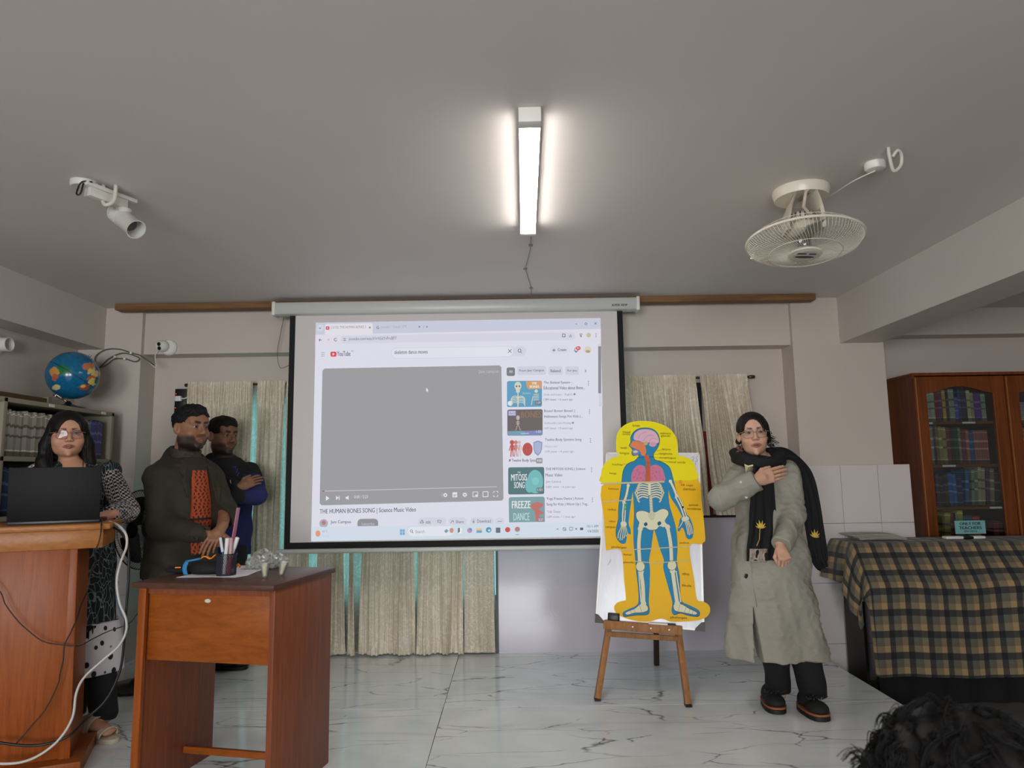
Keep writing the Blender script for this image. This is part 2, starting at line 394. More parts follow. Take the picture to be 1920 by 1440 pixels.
for i in range(72):
    a = 2 * math.pi * i / 72
    g.tube([TT @ Vector((r * math.cos(a), r * math.sin(a), z)) for r, z in ((.06, .075), (.12, .07), (.2, .045), (.24, .02), (R - .004, .004))], .001, 4)
for r, z in ((.12, .07), (.2, .045)):
    g.tube([TT @ Vector((r * math.cos(2 * math.pi * j / 64), r * math.sin(2 * math.pi * j / 64), z)) for j in range(64)], .0014, 5, closed=True)
tag(g.build('rear_guard', M_FANW, fan), kind='stuff')
MB().lathe([(R - .004, -.005), (R + .002, -.005), (R + .003, 0), (R + .002, .005), (R - .004, .005), (R - .004, -.005)], 72, T=TT, cap=False).build('guard_ring', M_FANW, fan, smooth=True)
MB().lathe([(.0, -.072), (.05, -.072), (.072, -.068), (.076, -.06), (.07, -.054), (0, -.054)], 36, T=TT).build('badge', M_FANW, fan, smooth='auto')
bl = MB(); bl.lathe([(0, -.0735), (.055, -.0735), (.055, -.072)], 32, mi=0, T=TT)
bl.box(-.045, -.005, -.03, -.018, -.0745, -.0735, 1, TT); bl.box(.008, .04, -.028, -.016, -.0745, -.0735, 1, TT)
bl.lathe([(0, -.0742), (.045, -.0742)], 24, 2, TT @ Matrix.Translation((0, .012, 0)) @ Matrix.Diagonal((1, .28, 1, 1)), cap=False)
bl.build('badge_label', [mat('badge_silver', (190, 186, 176), .35), mat('badge_blue', (60, 62, 84), .5), mat('badge_dark', (70, 60, 44), .5)], fan)
M_BLADE = mat('smoke_blade', (150, 146, 132), .4)
for i in range(3):
    a0 = math.radians(20 + 120 * i)
    def bf(u, v, a0=a0):
        r = .035 + .19 * u; wv = .75 * (.5 + .5 * math.sin(math.pi * min(1, u * 1.15 + .1))); a = a0 + (v - .5) * wv
        return TT @ Vector((r * math.cos(a), r * math.sin(a), -.012 + .03 * (v - .5)))
    MB().grid(bf, 10, 8).build('blade', M_BLADE, fan, smooth=True, solid=.002)
MB().lathe([(0, -.04), (.022, -.038), (.03, -.025), (.03, .02), (0, .02)], 24, T=TT).build('hub', mat('chrome_hub', (120, 118, 124), .2, .8), fan, smooth='auto')
MB().box(-.265, -.245, -.03, .03, -.012, .012, T=TT @ rotz(math.radians(-52))).build('ring_clip', WHITE_PL, fan, bevel=.002)

# ceiling rose with conduit loop and the wire to the fan
p = atz(1640, 306, CZ)
rose = thing('ceiling_rose', 'small round white ceiling rose beside the orbit fan', 'ceiling rose', p)
MB().lathe([(.042, CZ), (.042, CZ - .022), (.036, CZ - .03), (.02, CZ - .034), (0, CZ - .034)], 28, T=Matrix.Translation((p[0], p[1], 0))).build('body', WHITE_PL, rose, smooth='auto')
q = atz(1672, 283, CZ)
MB().tube(spline([(q[0] - .03, q[1] - .03, CZ), (q[0] - .028, q[1] - .028, CZ - .03), (q[0], q[1], CZ - .085), (q[0] + .035, q[1] + .005, CZ - .06), (q[0] + .035, q[1] - .005, CZ - .02), (q[0] + .012, q[1] - .02, CZ - .008), (q[0] - .005, q[1] - .01, CZ - .03)], 8), .007, 8).build('conduit_loop', mat('conduit', (206, 198, 188), .5), rose, smooth=True)
MB().tube(spline([(p[0], p[1], CZ - .034), (p[0] - .06, p[1] + .06, CZ - .05), (fx + .13, fy + .02, CZ - .03), (fx + .11, fy, CZ - .02)], 8), .0025, 6).build('wire', WHITE_PL, rose, smooth=True)

# track spotlight
M_SPOT = mat('spot_white', (205, 202, 195), .4)
p = atz(205, 352, CZ); sx, sy = p[0], p[1]
spot = thing('ceiling_spotlight', 'white cylindrical spotlight on a short track fixed to the ceiling at left', 'spotlight', (sx, sy, CZ))
TS = Matrix.Translation((sx, sy, CZ)) @ rotz(math.radians(66))
MB().box(-.12, .12, -.03, .03, -.035, -.018, T=TS).build('track', M_SPOT, spot, bevel=.002)
MB().box(-.10, .08, -.022, .022, -.075, -.035, T=TS).build('adapter', M_SPOT, spot, bevel=.003)
MB().lathe([(.055, 0), (.055, -.018), (.05, -.026), (0, -.026)], 28, T=TS @ Matrix.Translation((-.085, .045, 0))).build('ceiling_disc', M_SPOT, spot, smooth='auto')
MB().lathe([(.034, -.075), (.028, -.085), (.018, -.10), (.014, -.13), (.0, -.13)], 24, T=TS @ Matrix.Translation((.075, 0, 0))).build('stem', M_SPOT, spot, smooth='auto')
a = A(222, 402, 3.06); b_ = A(264, 438, 3.0)
ax = Vector(b_ - a).normalized(); TC = Matrix.Translation(a) @ ax.to_track_quat('Z', 'Y').to_matrix().to_4x4()
L_ = .15
MB().lathe([(0, -.03), (.037, -.028), (.040, 0), (.043, L_), (.045, L_ + .003), (.041, L_ + .003), (.038, L_ - .05), (.0, L_ - .052)], 32, T=TC).build('lamp_barrel', M_SPOT, spot, smooth='auto')
g = MB()
for i in range(7):
    z = -.02 + i * .009; g.lathe([(.040, z), (.0425, z + .001), (.0425, z + .004), (.040, z + .005)], 32, T=TC, cap=False)
g.build('cooling_fins', M_SPOT, spot, smooth='auto')
MB().lathe([(0, L_ - .045), (.030, L_ - .045)], 24, T=TC, cap=False).build('lens', mat('spot_lens', (70, 70, 70), .15), spot)
g = MB(); k = TS @ Vector((-.02, -.02, 0))
g.tube(spline([(k.x - .02, k.y, CZ), (k.x - .022, k.y, CZ - .06), (k.x, k.y - .01, CZ - .095), (k.x + .03, k.y, CZ - .07), (k.x + .035, k.y, CZ - .0)], 7), .0085, 8)
g.build('conduit_loop', mat('conduit_b', (200, 192, 182), .55), spot, smooth=True)
k = TS @ Vector((-.12, 0, -.02))
MB().tube(spline([(k.x + .04, k.y, k.z), (k.x + .0, k.y - .01, k.z - .005), (k.x - .012, k.y - .02, k.z - .06), (k.x + .005, k.y - .02, k.z - .06), (k.x + .008, k.y - .01, k.z - .01)], 6), .0035, 6).build('black_wire', BLACK_PL, spot, smooth=True)

# ================================================================ back wall things
def brocade(name, c1, c2, trans=.25, scale=14, tint=None):
    m, nt, b, N, L = newmat(name); v = texco(nt, (1, 1, 1))
    vo = N.new('ShaderNodeTexVoronoi'); vo.feature = 'SMOOTH_F1'; vo.inputs['Scale'].default_value = scale
    nz = N.new('ShaderNodeTexNoise'); nz.inputs['Scale'].default_value = 9; nz.inputs['Detail'].default_value = 2; L.new(v, nz.inputs['Vector'])
    sc = N.new('ShaderNodeVectorMath'); sc.operation = 'SCALE'; sc.inputs['Scale'].default_value = .12; L.new(nz.outputs['Color'], sc.inputs[0])
    ad = N.new('ShaderNodeVectorMath'); ad.operation = 'ADD'; L.new(v, ad.inputs[0]); L.new(sc.outputs[0], ad.inputs[1]); L.new(ad.outputs[0], vo.inputs['Vector'])
    sw = math_(nt, 'SINE', math_(nt, 'MULTIPLY', vo.outputs['Distance'], 30))
    f = ramp(nt, sw, [(.35, (0, 0, 0)), (.62, (1, 1, 1))])
    c = mixc(nt, f, s2l(c1), s2l(c2))
    dirt = ramp(nt, noise(nt, texco(nt, (2.5, 2.5, .5)), 2, 4), [(.35, (.72, .68, .62)), (.6, (1, 1, 1))])
    c = mixc(nt, 1.0, c, dirt, 'MULTIPLY')
    L.new(c, b.inputs['Base Color']); b.inputs['Roughness'].default_value = .5; b.inputs['Sheen Weight'].default_value = .2
    bump(nt, f, .35, .003, b)
    tr = N.new('ShaderNodeBsdfTranslucent'); L.new(c, tr.inputs[0])
    if tint: L.new(mixc(nt, 1.0, c, s2l(tint), 'MULTIPLY'), tr.inputs[0])
    mx = N.new('ShaderNodeMixShader'); mx.inputs[0].default_value = trans
    L.new(b.outputs[0], mx.inputs[1]); L.new(tr.outputs[0], mx.inputs[2]); L.new(mx.outputs[0], N['Material Output'].inputs[0]); return m
M_CURT = brocade('brocade_curtain', (226, 215, 195), (240, 231, 213), .09)
M_FLATC = brocade('scroll_curtain', (204, 193, 173), (222, 212, 193), .05, 22)
M_SHEER = brocade('sheer_curtain', (206, 202, 190), (222, 218, 206), .5, 14)
def curtain(name, xt0, xt1, xb0, xb1, z0, z1, Y, pl, amp, m, parent, seed, header=True, ruffle=False, coarse=0):
    r = random.Random(seed); ph = [r.uniform(0, 6.3) for _ in range(6)]; W = xt1 - xt0
    nu = max(16, int(W / .003)); nv = 60
    def f(u, v):
        z = z1 + (z0 - z1) * v; x = (xt0 + (xb0 - xt0) * v) * (1 - u) + (xt1 + (xb1 - xt1) * v) * u
        w1 = math.sin(2 * math.pi * pl * u + ph[0] + .8 * math.sin(2 * math.pi * u * 1.7 + ph[1]) + .5 * math.sin(3 * v + ph[2]))
        w2 = math.sin(2 * math.pi * pl * 2.3 * u + ph[3] + math.sin(4 * v + ph[4]) * .5)
        if header and v < .09:
            s = .5 + .5 * v / .09; y = Y + amp * .55 * math.sin(2 * math.pi * pl * 3.1 * u + ph[5]) * (1 - abs(v - .045) / .06) + amp * s * .4 * w1
        else:
            y = Y + amp * (.35 + .65 * min(1, v * 2.5)) * (w1 * .75 + w2 * .3) * (1 - .72 * v * coarse) + coarse * v * .026 * math.sin(2 * math.pi * pl * .27 * u + ph[4] + .9 * math.sin(5 * u + ph[1]))
        if ruffle and v > .95: y += .012 * math.sin(60 * u * W / .3 + ph[1]) * (v - .95) / .05
        x += .006 * math.sin(7 * v + 9 * u + ph[2])
        return (x, y, z)
    return MB().grid(f, nu, nv).build(name, m, parent, smooth=True, fixn=False)
XP = lambda px: (px - 960) * 5.28 / FPX
ROD = 2.035
lc = thing('curtain', 'grey beige brocade curtain hanging to the floor left of the screen', 'curtain', (XP(600), 5.3, 0))
segs = [(347, 468, 350, 462), (478, 529, 474, 527), (533, 586, 533, 582), (597, 640, 596, 648), (652, 664, 656, 668), (684, 775, 676, 776), (782, 868, 779, 866)]
for i, (a, b_, c, d_) in enumerate(segs):
    curtain('fabric_panel', XP(a), XP(b_), XP(c), XP(d_), .015, ROD + .02, 5.295, max(1.5, (b_ - a) / 10.5), .032 if b_ - a > 20 else .014, M_CURT, lc, 10 + i, True, True, 1)
curtain('fabric_panel', XP(866), XP(923), XP(866), XP(923), .015, ROD + .02, 5.31, 2.2, .008, M_FLATC, lc, 31, False)
sh = MB().grid(lambda u, v: (-2.45 + 2.3 * u, 5.374 + .010 * math.sin(u * 240) + .006 * math.sin(u * 97 + 1), ROD - .03 - (ROD - .06) * v), 500, 6).build('sheer_curtain', M_SHEER, None, smooth=True, fixn=False)
tag(sh, 'thin pale curtain layer glowing cyan between the long brocade folds', 'curtain')
rc1 = tag(curtain('curtain', XP(1158), XP(1310), XP(1168), XP(1325), .985, ROD + .02, 5.295, 17, .024, M_CURT, None, 51), 'short brocade curtain between the screen and the red strip', 'curtain')
rc2 = tag(curtain('curtain', XP(1316), XP(1406), XP(1333), XP(1440), .985, ROD + .02, 5.295, 11, .024, M_CURT, None, 57), 'short brocade curtain behind the woman in the grey coat', 'curtain')
rs = thing('red_ribbon', 'narrow red cloth strip and added black gap panel between the two short curtains', 'cloth', (XP(1318), 5.37, 1))
MB().box(XP(1307), XP(1322), 5.365, 5.37, 1.62, 2.0).build('dark_gap_panel', BLACK_MAT, rs)  # black panel added to make the gap above the red cloth dark
MB().box(XP(1310), XP(1334), 5.365, 5.37, .99, 1.62).build('red_cloth', mat('red_cloth', (120, 22, 26), .7, var=.3, vs=40), rs)
M_ROD = mat('bronze_rod', (96, 86, 74), .3, .8)
for lab, x0, x1, e in (('bronze curtain rod above the long curtain left of the screen', XP(335), XP(930), -1), ('bronze curtain rod above the short curtains right of the screen', XP(940), XP(1424), 1)):
    ro = thing('curtain_rod', lab, 'curtain rod', (x0, 5.32, ROD))
    MB().tube([(x0, 5.335, ROD), (x1, 5.335, ROD)], .009, 12).build('pole', M_ROD, ro, smooth='auto')
    xe = x0 if e < 0 else x1
    MB().tube([(xe - e * .045, 5.335, ROD), (xe - e * .04, 5.335, ROD), (xe - e * .005, 5.335, ROD), (xe, 5.335, ROD)], [.011, .014, .014, .010], 12).build('finial', M_ROD, ro, smooth='auto')
    for xb in (x0 + .08, x1 - .08):
        MB().box(xb - .008, xb + .008, 5.33, WY, ROD - .012, ROD + .004).build('bracket', M_ROD, ro)

# CCTV dome, its cable, power strip, loose screen cord
c = A(318, 652, BY)
cc = thing('security_camera', 'white round turret security camera on the beam left of the screen', 'camera', c)
TQ = Matrix.Translation(c) @ Matrix.Rotation(math.radians(90), 4, 'X')
MB().lathe([(.062, 0), (.062, .018), (.052, .03), (0, .03)], 32, T=TQ).build('base', WHITE_PL, cc, smooth='auto')
hc = Vector(c) + Vector((-.028, -.055, .004)); dirv = Vector((-.25, -1, -.22)).normalized()
TH = Matrix.Translation(hc) @ dirv.to_track_quat('Z', 'Y').to_matrix().to_4x4()
MB().lathe([(0, -.045)] + [(.045 * math.sin(t), -.045 * math.cos(t)) for t in np.linspace(.2, 2.35, 12)] + [(.0, .034)], 28, T=TH).build('turret', WHITE_PL, cc, smooth='auto')
for dz in (.0155, -.0155):
    MB().lathe([(.0145, .032), (.0145, .037), (.012, .039), (0, .039)], 20, T=TH @ Matrix.Translation((0, dz, 0)) @ rotz(.2)).build('lens', BLACK_PL, cc, smooth='auto')
cb = thing('camera_cable', 'grey looped cable running from the globe corner to the security camera', 'cable', A(250, 668, CY))
Yc = CY - .02
pts = [(160, 700), (185, 690), (205, 672), (230, 662), (255, 668), (261, 674), (252, 678), (235, 673), (215, 673), (200, 684), (185, 689), (178, 676), (182, 665), (200, 655), (225, 655), (246, 662), (262, 666), (278, 677), (288, 684)]
MB().tube(spline([A(x, y, Yc if x < 280 else BY - .01) for x, y in pts], 5), .0042, 6).build('grey_cable', mat('cable_grey', (92, 88, 82), .6), cb, smooth=True)
MB().tube(spline([A(x, y, BY - .01) for x, y in ((277, 677), (284, 683), (290, 689), (293, 686), (291, 672), (292, 664), (300, 656))], 5), .0035, 6).build('white_cable', WHITE_PL, cb, smooth=True)
for x, y in ((246, 662), (216, 669), (234, 673)):
    q = A(x, y, Yc); MB().box(q[0] - .008, q[0] + .008, q[1] - .008, q[1] + .01, q[2] - .008, q[2] + .008).build('clip', WHITE_PL, cb)
q = A(340, 752, 5.40)
ps = thing('power_strip', 'black power strip with red lights on the wall beside the curtain', 'power strip', q)
MB().box(q[0] - .045, q[0] + .045, 5.38, WY, q[2] - .20, q[2] + .095).build('body', BLACK_PL, ps, bevel=.006)
M_REDLED = emit('red_led', (255, 60, 60), 1.2)
for dz in (.055, .0, -.055):
    MB().box(q[0] - .037, q[0] - .031, 5.376, 5.382, q[2] + dz - .003, q[2] + dz + .003).build('indicator', M_REDLED, ps)
pl = MB().box(q[0] - .028, q[0] + .02, 5.345, 5.38, q[2] - .006, q[2] + .036).build('plug', WHITE_PL, ps, bevel=.008)
MB().tube(spline([(q[0] + .02, 5.36, q[2] + .015), (q[0] + .05, 5.36, q[2] + .018), (q[0] + .1, 5.37, q[2] + .05)], 5), .005, 6).build('plug_lead', WHITE_PL, pl, smooth=True)
MBt = MB().tube(spline([A(x, y, 5.18) for x, y in ((533, 592), (526, 625), (520, 660), (523, 685), (530, 690), (545, 683), (556, 676))], 6), .0025, 6)
tag(MBt.build('screen_cord', mat('cord_brown', (120, 100, 88), .7), None, smooth=True), 'thin loose cord hanging from the left end of the screen case', 'cord')
q = A(3, 646, 4.35)
w_ = thing('wall_socket_pipe', 'small white round pipe end on the left wall at the picture edge', 'pipe', (-3.3, q[1], q[2]))
TP = Matrix.Translation((-3.3, q[1], q[2])) @ Matrix.Rotation(math.radians(90), 4, 'Y')
MB().lathe([(.045, 0), (.045, .10), (.040, .10), (.036, .02), (0, .02)], 28, T=TP).build('pipe', WHITE_PL, w_, smooth='auto')
MB().lathe([(.07, 0), (.07, .012), (.0, .012)], 28, T=TP).build('flange', WHITE_PL, w_, smooth='auto')

# ================================================================ left shelf, magazines, globe
M_SHELF = mat('olive_grey_steel', (150, 142, 122), .5, var=.05)
SX, SY0, SY1 = -2.915, 3.55, 5.06
shelf = thing('magazine_shelf', 'olive grey steel shelf full of thin magazines along the left wall', 'shelf', (-3.1, 4.3, 0))
for y in (SY0, 3.955, SY1 - .03):
    MB().box(-3.29, SX, y, y + .03, 0, 1.80).build('upright', M_SHELF, shelf, bevel=.002)
for z in (1.775, 1.435, 1.09, .745, .40, .05):
    MB().box(-3.29, SX, SY0, SY1, z, z + .028).build('shelf_board', M_SHELF, shelf, bevel=.002)
MB().box(-3.29, -3.28, SY0, SY1, 0, 1.8).build('back_panel', M_SHELF, shelf)
M_SHELFW = woodmat('shelf_brown', (84, 66, 46), (104, 84, 60), 'Y', .6)
MB().box(-3.14, -3.12, SY0, 4.62, 1.803, 1.865).build('top_rail', M_SHELFW, shelf)
for y in (3.955, 4.62):
    MB().box(-3.15, -3.11, y, y + .03, 1.803, 1.875).build('top_post', M_SHELF, shelf)
for y in (4.34, 4.9):
    MB().box(SX, SX + .003, y, y + .05, 1.78, 1.798).build('label_clip', WHITE_PL, shelf)
def bookmesh(name, m, pages):
    bm = MB()   # unit book: x thickness, y depth (spine at -y), z height
    bm.box(-.5, .5, -.5, -.46, 0, 1, 0); bm.box(-.5, -.40, -.46, .5, 0, 1, 0); bm.box(.40, .5, -.46, .5, 0, 1, 0); bm.box(-.40, .40, -.46, .48, .012, .985, 1)
    me = bpy.data.meshes.new(name); me.from_pydata(bm.v, [], bm.f); me.materials.append(m); me.materials.append(pages); me.polygons.foreach_set('material_index', bm.m); return me
M_PAGES = mat('book_pages', (206, 198, 180), .8)
BMS = {}
def book(name, colr, loc, size, rot, label, cat, group, bands=None):
    k = (name, colr)
    if k not in BMS:
        m, nt, b, N, L = newmat('spine_%d_%d_%d' % colr); v = texco(nt, (1, 1, 1), 'Generated')
        sp = N.new('ShaderNodeSeparateXYZ'); L.new(v, sp.inputs[0]); c = s2l(colr)
        lt = [min(1, x * 2.2 + .06) for x in c]; dk = [x * .35 for x in c]
        L.new(ramp(nt, sp.outputs[2], [(0, dk), (.10, c), (.12, lt), (.14, c), (.42, lt if sum(c) < .6 else dk), (.47, c), (.62, c), (.64, lt if sum(c) < .6 else dk), (.70, c), (.92, lt), (.94, c)], 'CONSTANT'), b.inputs['Base Color'])
        b.inputs['Roughness'].default_value = .45; BMS[k] = bookmesh(name, m, M_PAGES)
    o = bpy.data.objects.new(name, BMS[k]); COL.objects.link(o); o.location = loc; o.scale = size; o.rotation_euler = rot
    return tag(o, label, cat, group)
mr = random.Random(3)
def magrow(z, y0, y1, cols, where, hmax, num=0):
    y = y0; i = 0
    while y < y1:
        t = mr.uniform(.014, .021); h = hmax * mr.uniform(.93, 1.0); colr, cn = cols((y - y0) / (y1 - y0))
        book('magazine', colr, (SX - .02 - .105, y + t / 2, z), (t * .93, .21, h), (0, 0, math.radians(90)),
             '%s magazine, %s from near end, %s' % (cn, ORD[i], where), 'magazine', 'magazines on the ' + where)
        y += t; i += 1
def topc(t):
    if t < .45: return mr.choice([((168, 162, 150), 'pale grey'), ((150, 144, 132), 'grey'), ((140, 130, 116), 'taupe'), ((176, 170, 160), 'off-white')])
    if t < .7: return mr.choice([((70, 84, 110), 'slate blue'), ((130, 128, 120), 'grey')])
    if t < .85: return mr.choice([((74, 104, 84), 'green'), ((120, 90, 116), 'mauve'), ((96, 110, 96), 'sage')])
    return mr.choice([((84, 62, 110), 'purple'), ((56, 62, 128), 'blue'), ((64, 52, 100), 'violet')])
magrow(1.464, 3.99, 4.95, topc, 'upper shelf row', .275)
magrow(1.119, 3.99, 4.80, lambda t: mr.choice([((46, 62, 96), 'navy'), ((60, 76, 104), 'steel blue'), ((70, 70, 78), 'charcoal')]), 'lower shelf row', .285)
magrow(1.464, 3.59, 3.93, lambda t: mr.choice([((96, 120, 104), 'grey green'), ((130, 136, 124), 'pale green')]), 'shelf bay cut by picture edge', .27)

gl = thing('globe', 'blue terrestrial globe on a dark stand on top of the magazine shelf', 'globe', A(120, 748, 4.72))
gc = Vector(A(137, 704, 4.72)); gr = .163
m, nt, b, N, L = newmat('globe_map'); vc_ = N.new('ShaderNodeVertexColor'); vc_.layer_name = 'Col'; L.new(vc_.outputs[0], b.inputs['Base Color']); b.inputs['Roughness'].default_value = .15; M_GLOBE = m
TG = Matrix.Translation(gc) @ Matrix.Rotation(math.radians(30), 4, 'Y') @ Matrix.Rotation(math.radians(-14), 4, 'X')
g = MB().lathe([(.0005, -gr)] + [(gr * math.sin(t), -gr * math.cos(t)) for t in np.linspace(.04, 3.10, 110)] + [(.0005, gr)], 180, T=TG)
_gv = np.array(g.v) - np.array(gc); _gv /= np.linalg.norm(_gv, axis=1)[:, None]; vw = np.array([0, 0, CAMH]) - np.array(gc); vw /= np.linalg.norm(vw); rg_ = np.cross([0, 0, 1], vw); rg_ /= np.linalg.norm(rg_); ug = np.cross(vw, rg_)
sx_, sy_, sv_ = _gv @ rg_ * 50, -(_gv @ ug) * 50, _gv @ vw; rn_ = np.random.RandomState(4); wob = sum(np.sin(_gv @ (rn_.normal(size=3) * f_) + rn_.uniform(0, 6)) * a_ for f_, a_ in ((9, 3), (18, 2), (35, 1.3), (60, .9)))
gcol = np.tile(np.array(s2l((22, 104, 146))), (len(_gv), 1)) * (1 + .12 * np.sin(wob))[:, None]
for bx, by, rx_, ry_, cl, fr_2 in ((-20, -11, 13, 11, (36, 116, 66), 1), (-33, -4, 7, 13, (206, 150, 74), 1), (-31, 6, 5, 8, (190, 96, 70), 1), (28, -20, 12, 8, (196, 120, 84), 1), (36, -8, 11, 9, (220, 196, 116), 1), (33, 4, 8, 7, (198, 96, 70), 1), (37, 12, 9, 8, (224, 204, 110), 1), (22, 24, 10, 6, (186, 80, 60), 1), (19, 22, 5, 3, (226, 200, 110), 1), (44, 10, 5, 8, (40, 110, 70), 1), (-28, 26, 6, 6, (222, 214, 150), 1), (10, -30, 9, 4, (120, 150, 90), -1), (-10, 5, 12, 10, (206, 150, 80), -1), (15, 0, 10, 14, (60, 120, 70), -1)):
    w_ = (((sx_ - bx) / rx_) ** 2 + ((sy_ - by) / ry_) ** 2 < 1 + .12 * wob) & (sv_ * fr_2 > 0); gcol[w_] = s2l(cl)
go = g.build('ball', M_GLOBE, gl, smooth=True, fixn=False, vcol=np.concatenate([gcol, np.ones((len(gcol), 1))], 1))
g = MB(); g.lathe([(gr + .0005, -.002), (gr + .001, 0), (gr + .0005, .002)], 72, T=TG, cap=False); g.build('equator_line', mat('navy_line', (14, 30, 50), .4), go)
M_GST = mat('globe_stand', (22, 34, 34), .3)
zb = 1.805; gb = Vector((gc.x - .02, gc.y, zb))
MB().lathe([(.11, 0), (.108, .006), (.06, .018), (.025, .03), (.012, .05), (0, .05)], 32, T=Matrix.Translation(gb)).build('foot', M_GST, gl, smooth='auto')
sp_ = TG @ Vector((0, 0, -gr))
MB().tube([gb + Vector((0, 0, .04)), (gb + sp_) / 2 + Vector((0, 0, .02)), sp_], .007, 10).build('pin', STEEL, gl, smooth='auto')
arc = [TG @ Vector(((gr + .012) * math.sin(t), 0, -(gr + .012) * math.cos(t))) for t in np.linspace(-.1, .5, 8)]
MB().tube(arc, .004, 8).build('meridian_arm', STEEL, gl, smooth=True)
for s in (-1, 1):
    MB().lathe([(.0, 0), (.008, .0), (.008, .014), (0, .016)], 12, T=TG @ Matrix.Translation((0, 0, s * gr)) @ (Matrix.Rotation(math.pi, 4, 'X') if s < 0 else Matrix.Identity(4))).build('pole_cap', STEEL, gl, smooth='auto')
# ================================================================ podium, laptop, cables
M_POD = woodmat('podium_veneer', (118, 54, 16), (158, 84, 32), 'Z', .4, 1.2, .1)
M_PODL = woodmat('podium_light', (140, 84, 38), (178, 118, 62), 'X', .35, 1, .1)
PT = 1.115
pr_ = atz(207, 981, PT); ang = math.radians(22)
e1 = np.array([math.cos(ang), math.sin(ang), 0]); e2 = np.array([-math.sin(ang), math.cos(ang), 0])
pod = thing('lectern', 'brown wooden lectern with overhanging top at the left edge', 'lectern', (pr_[0] - .3, pr_[1] + .2, 0))
TPd = Matrix.Translation((pr_[0], pr_[1], 0)) @ rotz(ang)     # local: x left negative, y back
MB().box(-.68, 0, 0, .40, PT - .028, PT, T=TPd).build('top', M_PODL, pod, bevel=.006)
MB().box(-.66, -.03, .02, .38, PT - .115, PT - .028, T=TPd).build('apron', M_PODL, pod, bevel=.003)
b0 = [(-.60, .045, .06), (-.115, .045, .06), (-.115, .33, .06), (-.60, .33, .06)]; t0 = [(-.62, .04, PT - .115), (-.135, .04, PT - .115), (-.135, .34, PT - .115), (-.62, .34, PT - .115)]
MB().hexa([TPd @ Vector(p) for p in b0], [TPd @ Vector(p) for p in t0]).build('body', M_POD, pod, bevel=.002)
MB().hexa([TPd @ Vector(p) for p in ((-.16, .030, .06), (-.113, .030, .06), (-.113, .05, .06), (-.16, .05, .06))], [TPd @ Vector(p) for p in ((-.165, .028, PT - .115), (-.133, .028, PT - .115), (-.133, .05, PT - .115), (-.165, .05, PT - .115))]).build('corner_strip', M_POD, pod, bevel=.002)
MB().box(-.66, -.06, -.03, .37, 0, .06, T=TPd).build('plinth', M_POD, pod, bevel=.004)
lp = thing('laptop', 'open black laptop seen from behind on the lectern', 'laptop', tuple(TPd @ Vector((-.26, .16, PT))))
MB().box(-.44, -.06, .10, .36, PT, PT + .018, T=TPd).build('base', BLACK_PL, lp, bevel=.004)
TLd = TPd @ Matrix.Translation((0, .10, PT + .016)) @ Matrix.Rotation(math.radians(6), 4, 'X')
MB().box(-.44, -.06, -.008, .0, 0, .255, T=TLd).build('lid', mat('laptop_lid', (9, 9, 10), .6, spec=.25, bmp=.1, bs=300, bd=.0005), lp, bevel=.003)
MB().box(-.425, -.075, .0, .001, .015, .24, T=TLd).build('screen', emit('laptop_screen', (200, 205, 220), .8), lp)
def cable(name, pts, r, m, label, n=7):
    return tag(MB().tube(spline(pts, n), r, 7).build(name, m, None, smooth=True), label, 'cable')
M_CW = mat('cable_white', (196, 192, 186), .5); M_CB = mat('cable_black', (16, 15, 15), .5)
fr = lambda x, y, d=0: atplane(x, y, TPd @ Vector((0, .0 - d, 0)), e2)      # on the lectern's front plane
cable('white_cable', [A(205, 978, 3.5), A(222, 985, 3.46), A(236, 1002, 3.42), A(237, 1025, 3.42), A(226, 1055, 3.43), A(219, 1090, 3.43), A(224, 1130, 3.43), A(236, 1160, 3.43), A(236, 1185, 3.43), A(222, 1212, 3.42), A(190, 1240, 3.4), A(158, 1270, 3.36), A(143, 1300, 3.33), fr(136, 1345, .04), fr(112, 1385, .06), fr(75, 1415, .07), fr(35, 1430, .08), fr(-20, 1432, .08)], .0058, M_CW, 'thick white cable looping down the right side of the lectern')
cable('black_cable', [A(208, 985, 3.5), A(228, 1000, 3.46), A(240, 1025, 3.45), A(241, 1080, 3.45), A(236, 1150, 3.45), A(232, 1210, 3.45), A(224, 1260, 3.45), A(200, 1310, 3.42), A(165, 1345, 3.38), fr(135, 1375, .05), fr(100, 1392, .06), fr(50, 1398, .06), fr(-20, 1390, .06)], .006, M_CB, 'thick black cable falling from the lectern top to its base')
cable('black_cable', [A(192, 972, 3.5), fr(190, 984, .012), fr(189, 1000, .012), fr(184, 1020, .012), fr(178, 1035, .012), A(180, 1055, 3.42), A(170, 1075, 3.44), A(163, 1110, 3.44), A(154, 1130, 3.44), fr(144, 1160, .012), fr(133, 1185, .012), fr(121, 1210, .01), fr(119, 1235, .01), fr(113, 1262, .01), fr(108, 1285, .01), fr(85, 1330, .01), fr(58, 1362, .01), fr(30, 1395, .02)], .003, M_CB, 'thin black laptop cord hanging over the lectern front')
cable('black_cable', [fr(-20, 1085, .01), fr(2, 1112, .01), fr(10, 1133, .01), fr(30, 1160, .01), fr(48, 1178, .01), fr(80, 1202, .01), fr(115, 1209, .01), fr(148, 1211, .012), A(170, 1200, 3.42), A(200, 1185, 3.42), A(240, 1170, 3.44), A(258, 1150, 3.44)], .0026, M_CB, 'thin black wire crossing the lectern front panel')
cable('blue_cable', [A(222, 1090, 3.46), A(218, 1120, 3.46), A(228, 1155, 3.46), A(242, 1172, 3.46), A(238, 1185, 3.46)], .003, mat('cable_blue', (60, 92, 116), .5), 'short thin blue cable beside the white one')

